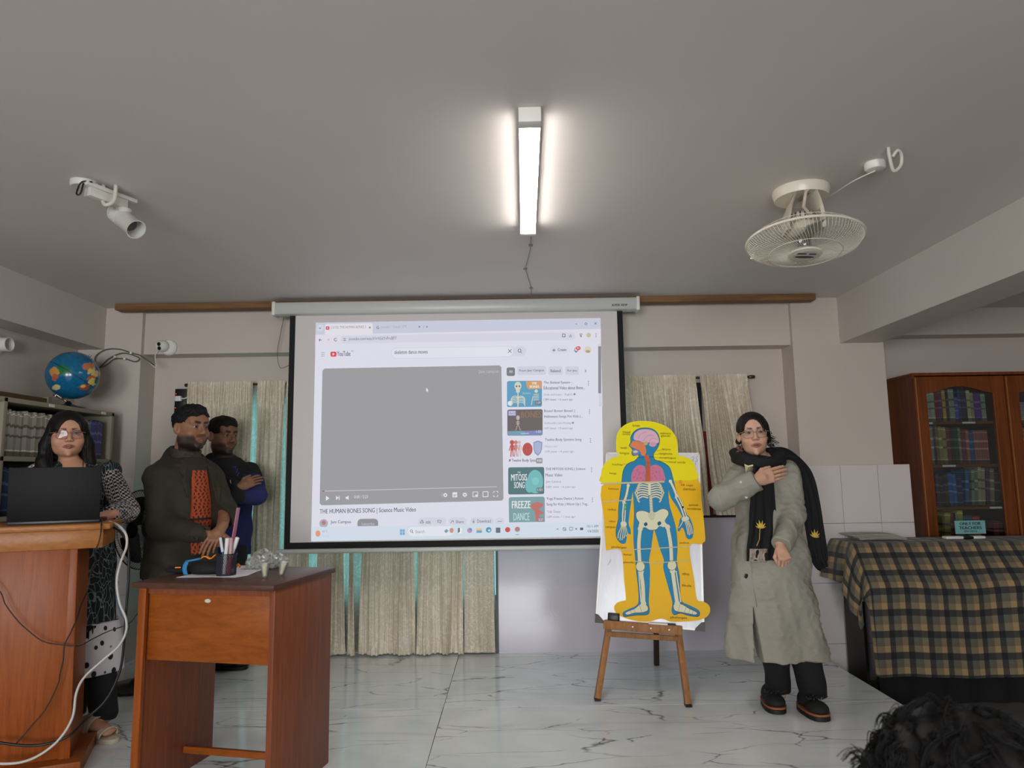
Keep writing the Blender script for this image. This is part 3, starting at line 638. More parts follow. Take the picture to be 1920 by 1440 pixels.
# ================================================================ desk
M_DESK = woodmat('desk_side', (104, 54, 34), (138, 78, 50), 'Z', .4, 1.4, .1); M_DESKP = woodmat('desk_panel', (120, 60, 18), (156, 84, 30), 'X', .38, 1, .1)
M_DESKT = woodmat('desk_top', (66, 42, 34), (92, 62, 50), 'X', .35, 1, .15)
DZ = .885
dFR = atz(513, 1098, DZ); dFL = atz(246, 1092, DZ); dBR = atz(592, 1063, DZ)
dx_ = dFR - dFL; dw = np.linalg.norm(dx_); dux = dx_ / dw; duy = np.array([-dux[1], dux[0], 0]); dd = max(.5, np.dot(dBR - dFR, duy))
TD = Matrix(((dux[0], duy[0], 0, dFL[0]), (dux[1], duy[1], 0, dFL[1]), (0, 0, 1, 0), (0, 0, 0, 1)))
desk = thing('desk', 'small reddish brown wooden desk with a front panel and footrest', 'desk', tuple(TD @ Vector((dw / 2, dd / 2, 0))))
MB().box(0, dw, 0, dd, DZ - .024, DZ, T=TD).build('top', M_DESKT, desk, bevel=.003)
MB().box(.035, .06, .03, dd - .03, 0, DZ - .024, T=TD).build('side_panel', M_DESK, desk, bevel=.002)
MB().box(dw - .035, dw - .01, .03, dd - .02, 0, DZ - .024, T=TD).build('side_panel', M_DESK, desk, bevel=.002)
MB().box(.03, .065, .012, .032, 0, DZ - .024, T=TD).build('edge_strip', M_POD, desk, bevel=.002)
MB().box(.06, dw - .035, .03, .048, DZ - .05, DZ - .024, T=TD).build('top_rail', M_DESK, desk)
MB().box(.06, dw - .035, .04, .056, DZ - .325, DZ - .045, T=TD).build('front_panel', M_DESKP, desk, bevel=.002)
MB().box(.06, dw - .035, dd * .55, dd * .55 + .02, .085, .115, T=TD).build('footrest', M_DESKP, desk, bevel=.003)
lk = A(399, 1121, 2.8)
li = TD.inverted() @ Vector(lk)
MB().lathe([(.0, 0), (.013, 0), (.013, .003), (0, .003)], 20, T=TD @ Matrix.Translation((.5 * dw + .01, .0395, DZ - .075)) @ Matrix.Diagonal((1.1, 1, .6, 1)) @ Matrix.Rotation(math.radians(90), 4, 'X')).build('lock_plate', mat('nickel', (214, 210, 204), .35, .3), desk, smooth='auto')
dk = lambda x, y, h=0.0: Vector(atz(x, y, DZ + h))
# sheets of paper under the pen pot
M_PAPER = mat('white_paper', (222, 222, 226), .7)
def sheet(poly, h, label, pr=None):
    P = [dk(x, y, h) for x, y in poly]; b = MB(); n = len(P); b.v = [tuple(p) for p in P] + [tuple(p + Vector((0, 0, .0012))) for p in P]
    b.f = [tuple(range(n))[::-1], tuple(range(n, 2 * n))] + [(i, (i + 1) % n, n + (i + 1) % n, n + i) for i in range(n)]; b.m = [0] * len(b.f)
    return tag(b.build('paper_sheet', M_PAPER), label, 'paper')
sheet([(330, 1083), (396, 1082), (440, 1083), (465, 1079), (482, 1072), (500, 1066), (470, 1064), (400, 1068)], .001, 'white paper sheet lying under the pen pot on the desk')
sheet([(432, 1074), (478, 1068), (492, 1060), (440, 1061)], .003, 'printed white sheet behind the pen pot on the desk')
# pen pot with its pens and ruler
pc = dk(424, 1079)
MESH = mat('navy_mesh_pot', (26, 26, 44), .4)
pot = thing('pen_pot', 'dark mesh pen pot on the desk', 'pen pot', tuple(pc)); ph_, prd = .098, .042
TPp = Matrix.Translation(pc)
g = MB()
for i in range(40):
    a = 2 * math.pi * i / 40
    for s in (1, -1):
        g.tube([(prd * math.cos(a + s * t * .9), prd * math.sin(a + s * t * .9), .006 + t * (ph_ - .01)) for t in (0, .25, .5, .75, 1)], .0009, 4, T=TPp)
tag(g.build('mesh_wall', MESH, pot), kind='stuff')
MB().lathe([(0, 0), (prd, 0), (prd + .001, .008), (prd - .002, .008), (0, .003)], 32, T=TPp).build('base', MESH, pot, smooth='auto')
MB().lathe([(prd - .002, ph_ - .006), (prd + .003, ph_ - .006), (prd + .003, ph_), (prd - .002, ph_), (prd - .002, ph_ - .006)], 32, T=TPp, cap=False).build('rim', BLACK_PL, pot)
def pen(x0, y0, x1, y1, r, c1, c2, f, label, kind='marker'):
    a = Vector(pc) + Vector((x0, y0, .008)); b_ = Vector(pc) + Vector((x1, y1, 0)); b_.z = a.z + .16
    dv = (b_ - a); m_ = a + dv * f
    o = thing(kind, label, kind, tuple(a))
    MB().tube([a, a + dv * .02, m_], [r * .7, r, r], 12).build('barrel', c1, o, smooth='auto')
    MB().tube([m_, m_ + (b_ - m_) * .95, b_], [r * 1.1, r * 1.1, r * .8], 12).build('cap', c2, o, smooth='auto'); return o
W_ = mat('marker_white', (224, 222, 222), .4); RD = mat('marker_red', (150, 40, 60), .4); BLK = BLACK_PL; BLU = mat('marker_blue', (40, 60, 130), .4)
pen(-.005, -.012, .012, -.03, .0085, W_, W_, .8, 'white marker with red and black marks leaning in the pen pot')
pen(-.01, .012, .046, .0, .0085, W_, W_, .7, 'white marker leaning right in the pen pot')
pen(.022, -.02, .026, -.022, .0075, RD, mat('marker_pink', (176, 140, 146), .4), .5, 'short dark red marker standing upright in the pen pot')
pen(.0, .0, -.036, .008, .006, BLU, mat('pen_pale', (200, 206, 216), .4), .6, 'blue pen with pale cap leaning left in the pen pot', 'pen')
pen(.005, .02, -.03, .022, .004, BLK, BLK, .7, 'thin black pen leaning left at the back of the pen pot', 'pen')
ra = Vector(pc) + Vector((.004, .008, .01)); rb = Vector(A(447, 952, pc.y + .02))
tag(MB().bar(ra, rb, .004, .032, up=(0, 1, 0)).build('ruler', mat('pink_ruler', (168, 82, 110), .3)), 'long pink plastic ruler sticking up from the pen pot', 'ruler')
# camera bag with blue and orange straps
bg = thing('bag', 'black fabric bag with a blue strap and an orange tag on the desk', 'bag', tuple(dk(380, 1078)))

bp = Vector(dk(372, 1077)); 
MB().lathe([(0, 0), (.075, .002), (.085, .02), (.075, .045), (.05, .058), (0, .06)], 24, T=Matrix.Translation(bp + Vector((.03, .02, 0))) @ rotz(-.2) @ Matrix.Diagonal((1, .62, 1, 1))).build('pouch', BLACK_MAT, bg, smooth=True)
MB().lathe([(0, 0), (.12, .002), (.13, .015), (.11, .03), (0, .034)], 24, T=Matrix.Translation(bp + Vector((-.07, .09, 0))) @ Matrix.Diagonal((1, .5, 1, 1))).build('flap', BLACK_MAT, bg, smooth=True)
M_BLUS = mat('blue_strap', (30, 120, 176), .5); M_ORS = mat('orange_strap', (250, 140, 30), .5)
MB().grid(lambda u, v: (bp.x - .052 + .02 * u - .012 * math.sin(v * 3), bp.y - .035 + .02 * v, .0 + DZ + .004 + .062 * v), 4, 8).build('blue_strap', M_BLUS, bg, smooth=True, solid=.003)
MB().tube(spline([bp + Vector((-.045, -.02, .062)), bp + Vector((-.02, -.02, .066)), bp + Vector((.012, -.012, .072))], 5), .005, 6).build('blue_cord', M_BLUS, bg, smooth=True)
MB().grid(lambda u, v: (bp.x + .012 + .065 * u, bp.y - .01 + .02 * v, DZ + .068 + .012 * u + .008 * math.sin(u * 7)), 10, 3).build('orange_tag', M_ORS, bg, smooth=True, solid=.004)
MB().box(-.012, .012, -.004, .004, 0, .005, T=Matrix.Translation(bp + Vector((-.11, .03, .026))) @ rotz(.4)).build('orange_clip', M_ORS, bg, bevel=.001, seg=1)
# crumpled clear plastic bags with cups of pale filling
M_CLEAR = glassmat('clear_plastic', (250, 250, 246), 1.0, .15, .20); M_FILL = mat('pale_filling', (226, 220, 160), .6, var=.2, vs=80)
bagp = thing('plastic_bag', 'crumpled clear plastic bag at the right end of the desk', 'bag', tuple(dk(492, 1070)))
for i, (x, y, r) in enumerate(((478, 1068, .04), (492, 1062, .05), (505, 1066, .042), (520, 1064, .04), (490, 1054, .03))):
    c_ = Vector(dk(x, y)); rr_ = random.Random(i)
    def cr(u, v, c_=c_, r=r, i=i):
        a = u * 2 * math.pi; t = v * math.pi; k = 1 + .28 * math.sin(5 * a + 3 * t + i) * math.sin(4 * t + i) + .15 * math.sin(11 * a + i * 2)
        return c_ + Vector((r * k * math.sin(t) * math.cos(a), r * k * math.sin(t) * math.sin(a), max(.002, r * .75 + r * .75 * k * math.cos(t))))
    MB().grid(cr, 28, 14).build('film', M_CLEAR, bagp, smooth=False)
for lab, x, y, lx in (('left clear cup of pale yellow filling on the desk', 497, 1083, -.004), ('right tilted clear cup of pale yellow filling on the desk', 527, 1079, .018)):
    c_ = Vector(dk(x, y)); cu = thing('plastic_cup', lab, 'cup', tuple(c_)); TCp = Matrix.Translation(c_) @ Matrix.Rotation(lx * 12, 4, 'Y')
    MB().lathe([(.006, 0), (.012, .006), (.019, .05), (.022, .062), (.020, .062), (.017, .05), (.010, .008), (.004, .003)], 20, T=TCp).build('shell', M_CLEAR, cu, smooth='auto')
    MB().lathe([(0, .006), (.009, .008), (.015, .05), (0, .053)], 14, T=TCp).build('filling', M_FILL, cu, smooth='auto')
c_ = Vector(dk(446, 1066)); g = MB().tube([c_ + Vector((-.012, 0, .006)), c_ + Vector((0, .004, .02)), c_ + Vector((.012, -.002, .008))], .006, 6)
tag(g.build('orange_clip', M_ORS, None, smooth=True), 'small orange clip behind the pen pot', 'clip')
# ================================================================ easel and whiteboard
M_EAS = woodmat('easel_wood', (126, 82, 46), (178, 126, 78), 'Z', .5, 1.2); M_EASD = woodmat('easel_dark', (40, 28, 18), (62, 44, 30), 'Z', .5)
fl, fr_, fb = atz(1120, 1313, 0), atz(1290, 1324, 0), atz(1231, 1247, 0)
ez = thing('easel', 'wooden three-legged easel holding the whiteboard', 'easel', tuple((fl + fr_) / 2))
q0 = np.array([.505, 4.345, .40]); qx = np.array([.968, -.242, -.045]); qx /= np.linalg.norm(qx)
qn0 = np.array([-.242, -.968, 0]); tilt = math.radians(9)
qz = np.cross(qn0 / np.linalg.norm(qn0), qx); qz = np.array([0.242 * math.sin(tilt), .968 * math.sin(tilt), math.cos(tilt)]); qz -= qx * np.dot(qz, qx); qz /= np.linalg.norm(qz)
qn = np.cross(qx, qz)                       # towards the camera
BP = lambda x, y, off=0.0: atplane(x, y, q0, qn) + qn * off
apex = BP(1222, 900, -.35)
def foot_on(p): return Vector((p[0], p[1], 0))
def _thru(f_, x, y):
    l_ = Vector(BP(x, y, -.045)); f0 = Vector((f_[0], f_[1], 0)); return f0 + (l_ - f0) * (1.28 / l_.z)
tl, tr = _thru(fl, 1140, 1178), _thru(fr_, 1272, 1190)
for f_, t_ in ((fl, tl), (fr_, tr)):
    a = Vector((f_[0], f_[1], .008)); b_ = t_; o = MB().bar(a, b_, .034, .045, up=(0, 1, 0)).build('leg', M_EAS, ez, bevel=.003)
    MB().bar(a - Vector((0, 0, .008)), a + Vector((0, 0, .006)), .035, .046, up=(0, 1, 0)).build('rubber_foot', BLACK_PL, o)
o = MB().bar((fb[0], fb[1], 0.0), tuple(Vector(apex)), .034, .034, up=(0, 1, 0)).build('back_leg', M_EASD, ez, bevel=.003)
bl_, br_ = Vector(BP(1133, 1170, .03)), Vector(BP(1279, 1182, .03))
MB().bar(bl_, br_, .05, .05, up=tuple(qz)).build('ledge', M_EAS, ez, bevel=.004)
for t in (.38, .61, .84):
    c = bl_.lerp(br_, t) + Vector(qn) * .025; MB().lathe([(.005, 0), (.004, .002), (0, .0025)], 10, T=Matrix.Translation(c) @ Vector(qn).to_track_quat('Z', 'Y').to_matrix().to_4x4()).build('screw', STEEL, ez, smooth='auto')
MB().bar(Vector(BP(1138, 1189, -.02)), Vector(BP(1272, 1198, -.02)), .03, .03, up=tuple(qz)).build('cross_rail', M_EAS, ez, bevel=.003)
m, nt, b, N, L = newmat('whiteboard_face'); v = texco(nt, (8, 8, 1.2)); b.inputs['Roughness'].default_value = .2
L.new(ramp(nt, noise(nt, v, 2, 5, .7), [(.3, s2l((196, 196, 204))), (.6, s2l((214, 213, 220)))]), b.inputs['Base Color']); M_WB = m
wb_ = thing('whiteboard', 'smudged white whiteboard with corner caps standing on the easel', 'whiteboard', tuple(BP(1220, 1172)))
Q = [BP(1118, 1165), BP(1319, 1181), BP(1310, 851), BP(1138, 850)]
MB().hexa([Q[0] - qn * .016, Q[1] - qn * .016, Q[1], Q[0]], [Q[3] - qn * .016, Q[2] - qn * .016, Q[2], Q[3]]).build('board', M_WB, wb_)
M_WBF = mat('board_frame', (198, 196, 192), .35, .2)
for a, b_ in ((0, 1), (1, 2), (2, 3), (3, 0)):
    MB().bar(Vector(Q[a]) - Vector(qn) * .008, Vector(Q[b_]) - Vector(qn) * .008, .012, .022, up=tuple(qn) if a % 2 else tuple(qn)).build('frame_rail', M_WBF, wb_)
M_CORN = mat('corner_cap', (66, 54, 46), .5)
for k in (0, 1):
    c = Vector(Q[k]); ux = Vector(qx) * (1 if k == 0 else -1); uz = Vector(qz)
    b_ = MB(); pl_ = [c - ux * .008 - uz * .008, c + ux * .05 - uz * .008, c + ux * .045 + uz * .006, c + ux * .012 + uz * .04, c - ux * .008 + uz * .045]
    n = 5; b_.v = [tuple(p + Vector(qn) * .006) for p in pl_] + [tuple(p - Vector(qn) * .022) for p in pl_]; b_.f = [tuple(range(5)), tuple(range(5, 10))[::-1]] + [(i, (i + 1) % 5, 5 + (i + 1) % 5, 5 + i) for i in range(5)]; b_.m = [0] * 7
    b_.build('corner_cap', M_CORN, wb_, bevel=.001, seg=1)
g = MB()
for pts in ([(1296, 858), (1300, 856), (1301, 860), (1297, 864), (1302, 864)], [(1309, 856), (1305, 857), (1305, 860), (1308, 861), (1307, 865), (1304, 865)], [(1304, 872), (1304, 866)], [(1143, 1055), (1146, 1048), (1140, 1060)]):
    g.tube([BP(x, y, .001) for x, y in pts], .0012, 4)
g.build('scribble', mat('ink_grey', (120, 120, 128), .6), wb_)
# eraser and marker on the ledge
c = Vector(BP(1151, 1157, .033)); TE = Matrix(((qx[0], qn[0], qz[0], c.x), (qx[1], qn[1], qz[1], c.y), (qx[2], qn[2], qz[2], c.z), (0, 0, 0, 1)))
er = thing('board_eraser', 'black whiteboard eraser on the easel ledge behind the poster', 'eraser', tuple(c))
MB().box(-.034, .034, -.012, .004, -.024, .024, T=TE).build('grip', BLACK_PL, er, bevel=.008); MB().box(-.034, .034, -.03, -.012, -.023, .023, T=TE).build('felt', mat('felt', (60, 58, 58), .9), er)
a = Vector(BP(1217, 1169, .045)); b_ = Vector(BP(1252, 1171, .045)); e_ = Vector(BP(1267, 1172, .045))
mk = thing('marker', 'white marker with black cap lying on the easel ledge', 'marker', tuple(a))
MB().tube([a, b_], .0085, 12).build('barrel', W_, mk, smooth='auto'); MB().tube([b_, e_], .009, 12).build('cap', BLACK_PL, mk, smooth='auto')

# ================================================================ table with plaid cloth
TX0, TX1 = 2.30, 4.3
tb = thing('table', 'dark side table under the plaid cloth beside the stage', 'table', (3.2, 4.9, LOW))
M_DARKW = mat('dark_table_wood', (24, 18, 15), .5)
MB().box(TX0 + .02, TX1, 4.845, 5.14, .775, .808).build('top', M_DARKW, tb)
for x in (TX0 + .06, TX1 - .1):
    for y in (4.69, 5.05): MB().box(x, x + .06, y, y + .06, LOW, .775 if y > 4.9 else .45).build('leg', M_DARKW, tb)
MB().box(TX0 + .05, TX1, 4.66, 4.84, .45, .49).build('front_shelf', M_DARKW, tb)
MB().box(TX0 + .12, TX1, 4.74, 4.76, LOW, .45).build('front_board', M_DARKW, tb)
MB().box(TX0 + .05, TX0 + .07, 4.86, 5.12, LOW, .775).build('side_board', M_DARKW, tb)
m, nt, b, N, L = newmat('plaid_cloth'); tc = N.new('ShaderNodeTexCoord'); sp = N.new('ShaderNodeSeparateXYZ'); L.new(tc.outputs['UV'], sp.inputs[0])
bk, g1, br1, tn = (.10, .10, .115), (.32, .34, .30), (.36, .30, .25), (.60, .49, .33)
def band(s, per, seq):
    return ramp(nt, math_(nt, 'FRACT', math_(nt, 'DIVIDE', s, per)), seq, 'CONSTANT')
wu = band(sp.outputs[0], .118, [(0, bk), (.30, g1), (.52, br1), (.70, tn)]); wv = band(sp.outputs[1], .132, [(0, bk), (.32, g1), (.55, br1), (.70, tn)])
wk = N.new('ShaderNodeTexChecker'); wk.inputs['Scale'].default_value = 500
L.new(mixc(nt, 1.0, wu, wv, 'MULTIPLY'), b.inputs['Base Color']); b.inputs['Roughness'].default_value = .85; b.inputs['Sheen Weight'].default_value = .15
bump(nt, noise(nt, tc.outputs['UV'], 300, 2), .15, .001, b); M_PLAID = m
prof = [(5.14, .818), (4.84, .818), (4.815, .811), (4.80, .79), (4.645, .59), (4.625, .565), (4.61, .52), (4.585, .0)]
pl_ = [0]
for a, b_ in zip(prof, prof[1:]): pl_.append(pl_[-1] + math.hypot(a[0] - b_[0], a[1] - b_[1]))
PLEN = pl_[-1]
def cloth(u, v):      # u metres from left edge, v metres along profile
    y = np.interp(v, pl_, [p[0] for p in prof]); z = np.interp(v, pl_, [p[1] for p in prof])
    s = max(0, v - pl_[2]); k = min(1, s / .3)
    y += k * (.010 * math.sin(u * 9 + 1) + .006 * math.sin(u * 23 + v * 3)) - k * .02 * math.exp(-((u - 1.02) / .12) ** 2) * math.sin(min(1, s / .5) * math.pi)
    z += k * (.008 * math.sin(u * 6.1 + .4)) * (1 if v > PLEN * .5 else .5) + (.02 * math.exp(-((u - .95) / .2) ** 2) if v < PLEN * .75 else 0) * k * .6
    return TX0 + u + .03 * k * math.sin(v * 2.2) * 0 , y, z
b_ = MB(); UV = []; nu, nv = 130, 90
vs = []
for j in range(nv + 1):
    v = PLEN * j / nv
    for i in range(nu + 1):
        u = 2.0 * i / nu; vs.append(cloth(u, v)); UV.append((u + .03 * v, v))
b_.add(vs, [(j * (nu + 1) + i, j * (nu + 1) + i + 1, (j + 1) * (nu + 1) + i + 1, (j + 1) * (nu + 1) + i) for j in range(nv) for i in range(nu)])
vs = []; ns, nk = 14, 60                       # the side flap
for j in range(nk + 1):
    v = PLEN * .995 * j / nk; x0, y0, z0 = cloth(0, v)
    fl_ = .26 + .14 * (v / PLEN) if v < pl_[4] else max(.03, .32 - (v - pl_[4]) * 1.5)
    for i in range(ns + 1):
        t = i / ns; dn = fl_ * t; wav = .03 * math.sin(v * 19 + .5) * t + .015 * math.sin(v * 43) * t
        if v < pl_[4]: p = (x0 - .012 * min(1, t * 6) - .05 * math.sin(t * 1.5) - wav, y0 + .02 * t, z0 - dn)
        else:
            w2 = min(1, (v - pl_[4]) / .15); p = (x0 - .012 * min(1, t * 6) * (1 - w2) - (.05 * math.sin(t * 1.5) + wav) * (1 - w2) - .012 * t * w2, y0 + .02 * t * (1 - w2) + dn * .6 * w2, z0 - dn * (1 - w2))
        vs.append(p); UV.append((-dn, v))
b_.add(vs, [(j * (ns + 1) + i, (j + 1) * (ns + 1) + i, (j + 1) * (ns + 1) + i + 1, j * (ns + 1) + i + 1) for j in range(nk) for i in range(ns)])
tag(b_.build('tablecloth', M_PLAID, None, smooth=True, uv=UV, fixn=False), 'black, olive and tan plaid cloth draped over the side table', 'tablecloth')
tag(MB().grid(lambda u, v: (TX0 + .03 + 1.95 * u, 4.66 + .012 * math.sin(u * 60) + .008 * math.sin(u * 23), .38 - (.38 - LOW) * v), 200, 6).build('table_skirt', mat('black_skirt', (9, 9, 10), .9), None, smooth=True, fixn=False), 'black cloth skirt hanging below the plaid cloth', 'cloth')
# papers, phones
M_NEWS = mat('newsprint', (176, 172, 162), .7, var=.12, vs=30)
zp = .822
for i in range(5):
    p = atz(1628 + rnd.uniform(-4, 4), 1008, .822); rz = rnd.uniform(-.05, .05)
    T_ = Matrix.Translation((p[0] - .01 * i, 4.985 + .006 * i, zp)) @ rotz(rz)
    tag(MB().grid(lambda u, v, T_=T_, i=i: T_ @ Vector((-.16 + .32 * u, -.10 + .20 * v, .004 * math.sin(u * 3) + .006)), 10, 4).build('newspaper', M_NEWS, None, solid=-.004, fixn=False), 'folded grey newspaper, %s from the bottom of the pile on the plaid table' % ORD[i], 'newspaper', 'newspapers on the plaid table'); zp += .0065
for x0, x1, lab, m_ in ((1772, 1805, 'left one of two small white handsets on the plaid table', WHITE_PL), (1822, 1846, 'right one of two small white handsets on the plaid table', WHITE_PL), (1804, 1824, 'small black device between two white handsets on the table', BLACK_PL)):
    p0, p1 = A(x0, 1012, 4.92), A(x1, 1012, 4.92)
    MBx = MB().box(p0[0], p1[0], 4.90, 4.96, .822, .842)
    tag(MBx.build('handset', m_, None, bevel=.008, seg=3), lab, 'device')

# ================================================================ bookcase with glass doors
M_CAB = woodmat('cabinet_wood', (92, 44, 18), (132, 70, 32), 'Z', .35, 1, .15); M_CABX = woodmat('cabinet_wood_rail', (92, 44, 18), (132, 70, 32), 'X', .35, 1, .15)
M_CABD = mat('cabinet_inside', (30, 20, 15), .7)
CX0, CX1, CF, CB, CT = 3.09, 4.49, 5.30, 5.78, 2.02
cab = thing('bookcase', 'dark brown wooden bookcase with arched glass doors in the right corner', 'bookcase', (3.8, 5.5, LOW))
MB().box(CX0, CX0 + .025, CF + .022, CB, LOW, CT).build('side_panel', M_CAB, cab); MB().box(CX1 - .025, CX1, CF + .022, CB, LOW, CT).build('side_panel', M_CAB, cab)
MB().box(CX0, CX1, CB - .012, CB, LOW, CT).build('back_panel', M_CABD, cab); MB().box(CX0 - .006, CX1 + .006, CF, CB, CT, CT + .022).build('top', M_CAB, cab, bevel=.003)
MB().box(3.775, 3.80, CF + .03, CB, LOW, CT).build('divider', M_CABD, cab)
SH = [A(1800, 787, CF)[2], A(1800, 868, CF)[2], A(1800, 948, CF)[2], A(1800, 1030, CF)[2]]
SH = [z - .01 for z in SH]
for z in SH: MB().box(CX0 + .025, CX1 - .025, CF + .04, CB - .012, z - .022, z).build('shelf_board', M_CABX, cab)
M_CGL = glassmat('cabinet_glass', (235, 240, 238), .8)
for k, (xa, xb) in enumerate(((CX0 + .003, 3.785), (3.791, CX1 - .003))):
    st = .095; ws = A(1738, 760, CF)[0] - CX0 if k == 0 else .1; zA = A(1800, 737, CF)[2]; zC = A(1808, 724, CF)[2]
    dr = MB(); dr.box(xa, xa + ws, CF, CF + .022, LOW + .08, CT - .01); dr.box(xb - st, xb, CF, CF + .022, LOW + .08, CT - .01); dr.box(xa + ws, xb - st, CF, CF + .022, LOW + .08, .35)
    n = 16; top = []
    for i in range(n + 1):
        t = i / n; top.append((xa + ws + (xb - st - xa - ws) * t, zA + (zC - zA) * (.5 - .5 * math.cos(2 * math.pi * t)) ** .8))
    for (x0, z0), (x1, z1) in zip(top, top[1:]):
        dr.hexa([(x0, CF, z0), (x1, CF, z1), (x1, CF + .022, z1), (x0, CF + .022, z0)], [(x0, CF, CT - .01), (x1, CF, CT - .01), (x1, CF + .022, CT - .01), (x0, CF + .022, CT - .01)])
    d_ = dr.build('door', M_CAB, cab)
    MB().box(xa + ws - .01, xb - st + .01, CF + .010, CF + .013, .34, zC + .005).build('pane', M_CGL, d_)
    MB().tube([(xa + .012, CF - .002, LOW + .1), (xa + .012, CF - .002, CT - .02)], .005, 6).build('edge_bead', mat('bead_worn', (150, 96, 44), .4), d_)
    MB().box(xb - st + .002, xb - st + .007, CF - .003, CF + .002, .36, zA).build('inner_bead', mat('bead_worn2', (130, 82, 40), .4), d_)
cx = lambda c: A(1650 + c * .236, 860, CF + .05)[0]
cz = lambda c: A(1800, 680 + c * .236, CF + .05)[2]
rows = [('top', 0, 440, [(375, 395, (120, 122, 112), 245, 'grey'), (395, 415, (128, 130, 118), 240, 'grey'), (415, 440, (150, 150, 136), 232, 'pale grey'), (440, 476, (160, 158, 142), 225, 'off-white'), (478, 500, (110, 28, 38), 222, 'crimson'), (500, 536, (96, 44, 78), 215, 'plum'), (538, 566, (184, 146, 70), 212, 'ochre'), (570, 590, (48, 44, 48), 205, 'charcoal'), (590, 635, (138, 146, 130), 205, 'sage'), (635, 664, (76, 84, 150), 272, 'periwinkle'), (664, 690, (48, 50, 110), 210, 'navy'), (690, 735, (40, 34, 70), 215, 'dark indigo'), (735, 765, (182, 172, 134), 215, 'cream'), (765, 790, (150, 146, 116), 235, 'khaki'), (790, 848, (84, 48, 124), 238, 'purple'), (848, 886, (140, 150, 140), 245, 'pale green')]),
        ('second', 1, 780, [(385, 410, (140, 132, 120), 496, 'taupe'), (410, 440, (126, 122, 110), 498, 'grey'), (440, 460, (60, 40, 66), 490, 'dark plum'), (460, 480, (104, 96, 54), 492, 'olive'), (482, 512, (140, 124, 84), 500, 'tan'), (512, 545, (152, 138, 96), 505, 'straw'), (545, 575, (110, 44, 48), 512, 'brick red'), (575, 605, (40, 36, 38), 510, 'black'), (605, 640, (30, 66, 54), 510, 'dark green'), (640, 660, (120, 116, 104), 512, 'grey brown'), (660, 700, (104, 50, 56), 525, 'maroon'), (700, 725, (160, 96, 92), 530, 'salmon'), (725, 760, (38, 84, 130), 540, 'blue')] + [(762 + i * 19, 780 + i * 19, (148, 92 - i, 86), 535, 'dusty pink') for i in range(6)]),
        ('third', 2, 1122, [(428, 455, (66, 40, 60), 880, 'dark mauve'), (455, 490, (40, 36, 40), 890, 'black'), (490, 525, (52, 46, 48), 880, 'dark grey'), (525, 560, (40, 84, 150), 868, 'bright blue'), (560, 590, (48, 92, 150), 880, 'sky blue'), (590, 635, (34, 40, 84), 900, 'navy'), (640, 672, (30, 92, 140), 850, 'teal blue'), (690, 715, (128, 136, 120), 850, 'pale sage'), (715, 742, (110, 118, 100), 845, 'sage'), (742, 768, (160, 154, 130), 830, 'ivory'), (768, 800, (150, 140, 118), 838, 'beige'), (805, 835, (74, 44, 74), 835, 'aubergine'), (838, 872, (126, 112, 92), 845, 'tan grey'), (892, 945, (44, 44, 48), 860, 'slate')]),
        ('fourth', 3, 1440, [(452, 500, (150, 140, 66), 1190, 'olive yellow'), (500, 540, (120, 36, 50), 1190, 'crimson'), (540, 570, (150, 140, 120), 1180, 'beige'), (572, 620, (156, 156, 70), 1170, 'lime'), (622, 690, (44, 88, 130), 1215, 'blue'), (692, 750, (150, 56, 40), 1215, 'orange red'), (850, 898, (90, 34, 40), 1265, 'maroon'), (900, 955, (70, 32, 34), 1265, 'dark red')])]
for rn, si, base, bks in rows:
    for i, (a, b_, colr, top, cn) in enumerate(bks):
        x0, x1 = cx(a), cx(b_); zb = SH[si] + .001; h = cz(top) - zb; lean = 0
        if si == 2 and i in (6, 7, 8, 9, 10, 11, 12): lean = -.07
        if si == 3 and i < 2: lean = -.05
        sh_ = .0 if not lean else h * .07
        book('book', colr, ((x0 + x1) / 2 + sh_ * .4, CF + .05 + .09, zb + (.004 if lean else 0)), ((x1 - x0) * .93, .17, h * .985), (0, lean * -1 * (1 if lean else 0), 0), '%s book, %s from the left on the %s bookcase shelf' % (cn, ORD[i], rn), 'book', 'books on the %s bookcase shelf' % rn)
for i in range(9):      # stacked ledgers behind the second door
    z = SH[0] + .002 + i * .016
    MBx = MB().box(3.86, 4.10, CF + .06, CF + .28, z, z + .014)
    tag(MBx.build('ledger', mat('ledger', (168 - i * 4, 166 - i * 4, 158), .7), None, bevel=.002, seg=1), 'pale ledger, %s from the bottom of the pile behind the right glass door' % ORD[i], 'ledger', 'ledgers behind the right door')
for i in range(6):
    book('book', (140, 92, 90), (3.885 + i * .027, CF + .14, SH[1] + .001), (.024, .17, .27), (0, 0, 0), 'dusty rose book, %s from the left behind the right glass door' % ORD[i], 'book', 'books behind the right door')
for c0, c1, s in ((382, 436, 0), (674, 776, 0), (483, 588, 1), (826, 932, 2)):
    MB().box(cx(c0), cx(c1), CF + .036, CF + .04, SH[s] - .018, SH[s] - .004).build('shelf_label', M_PAPER, cab)
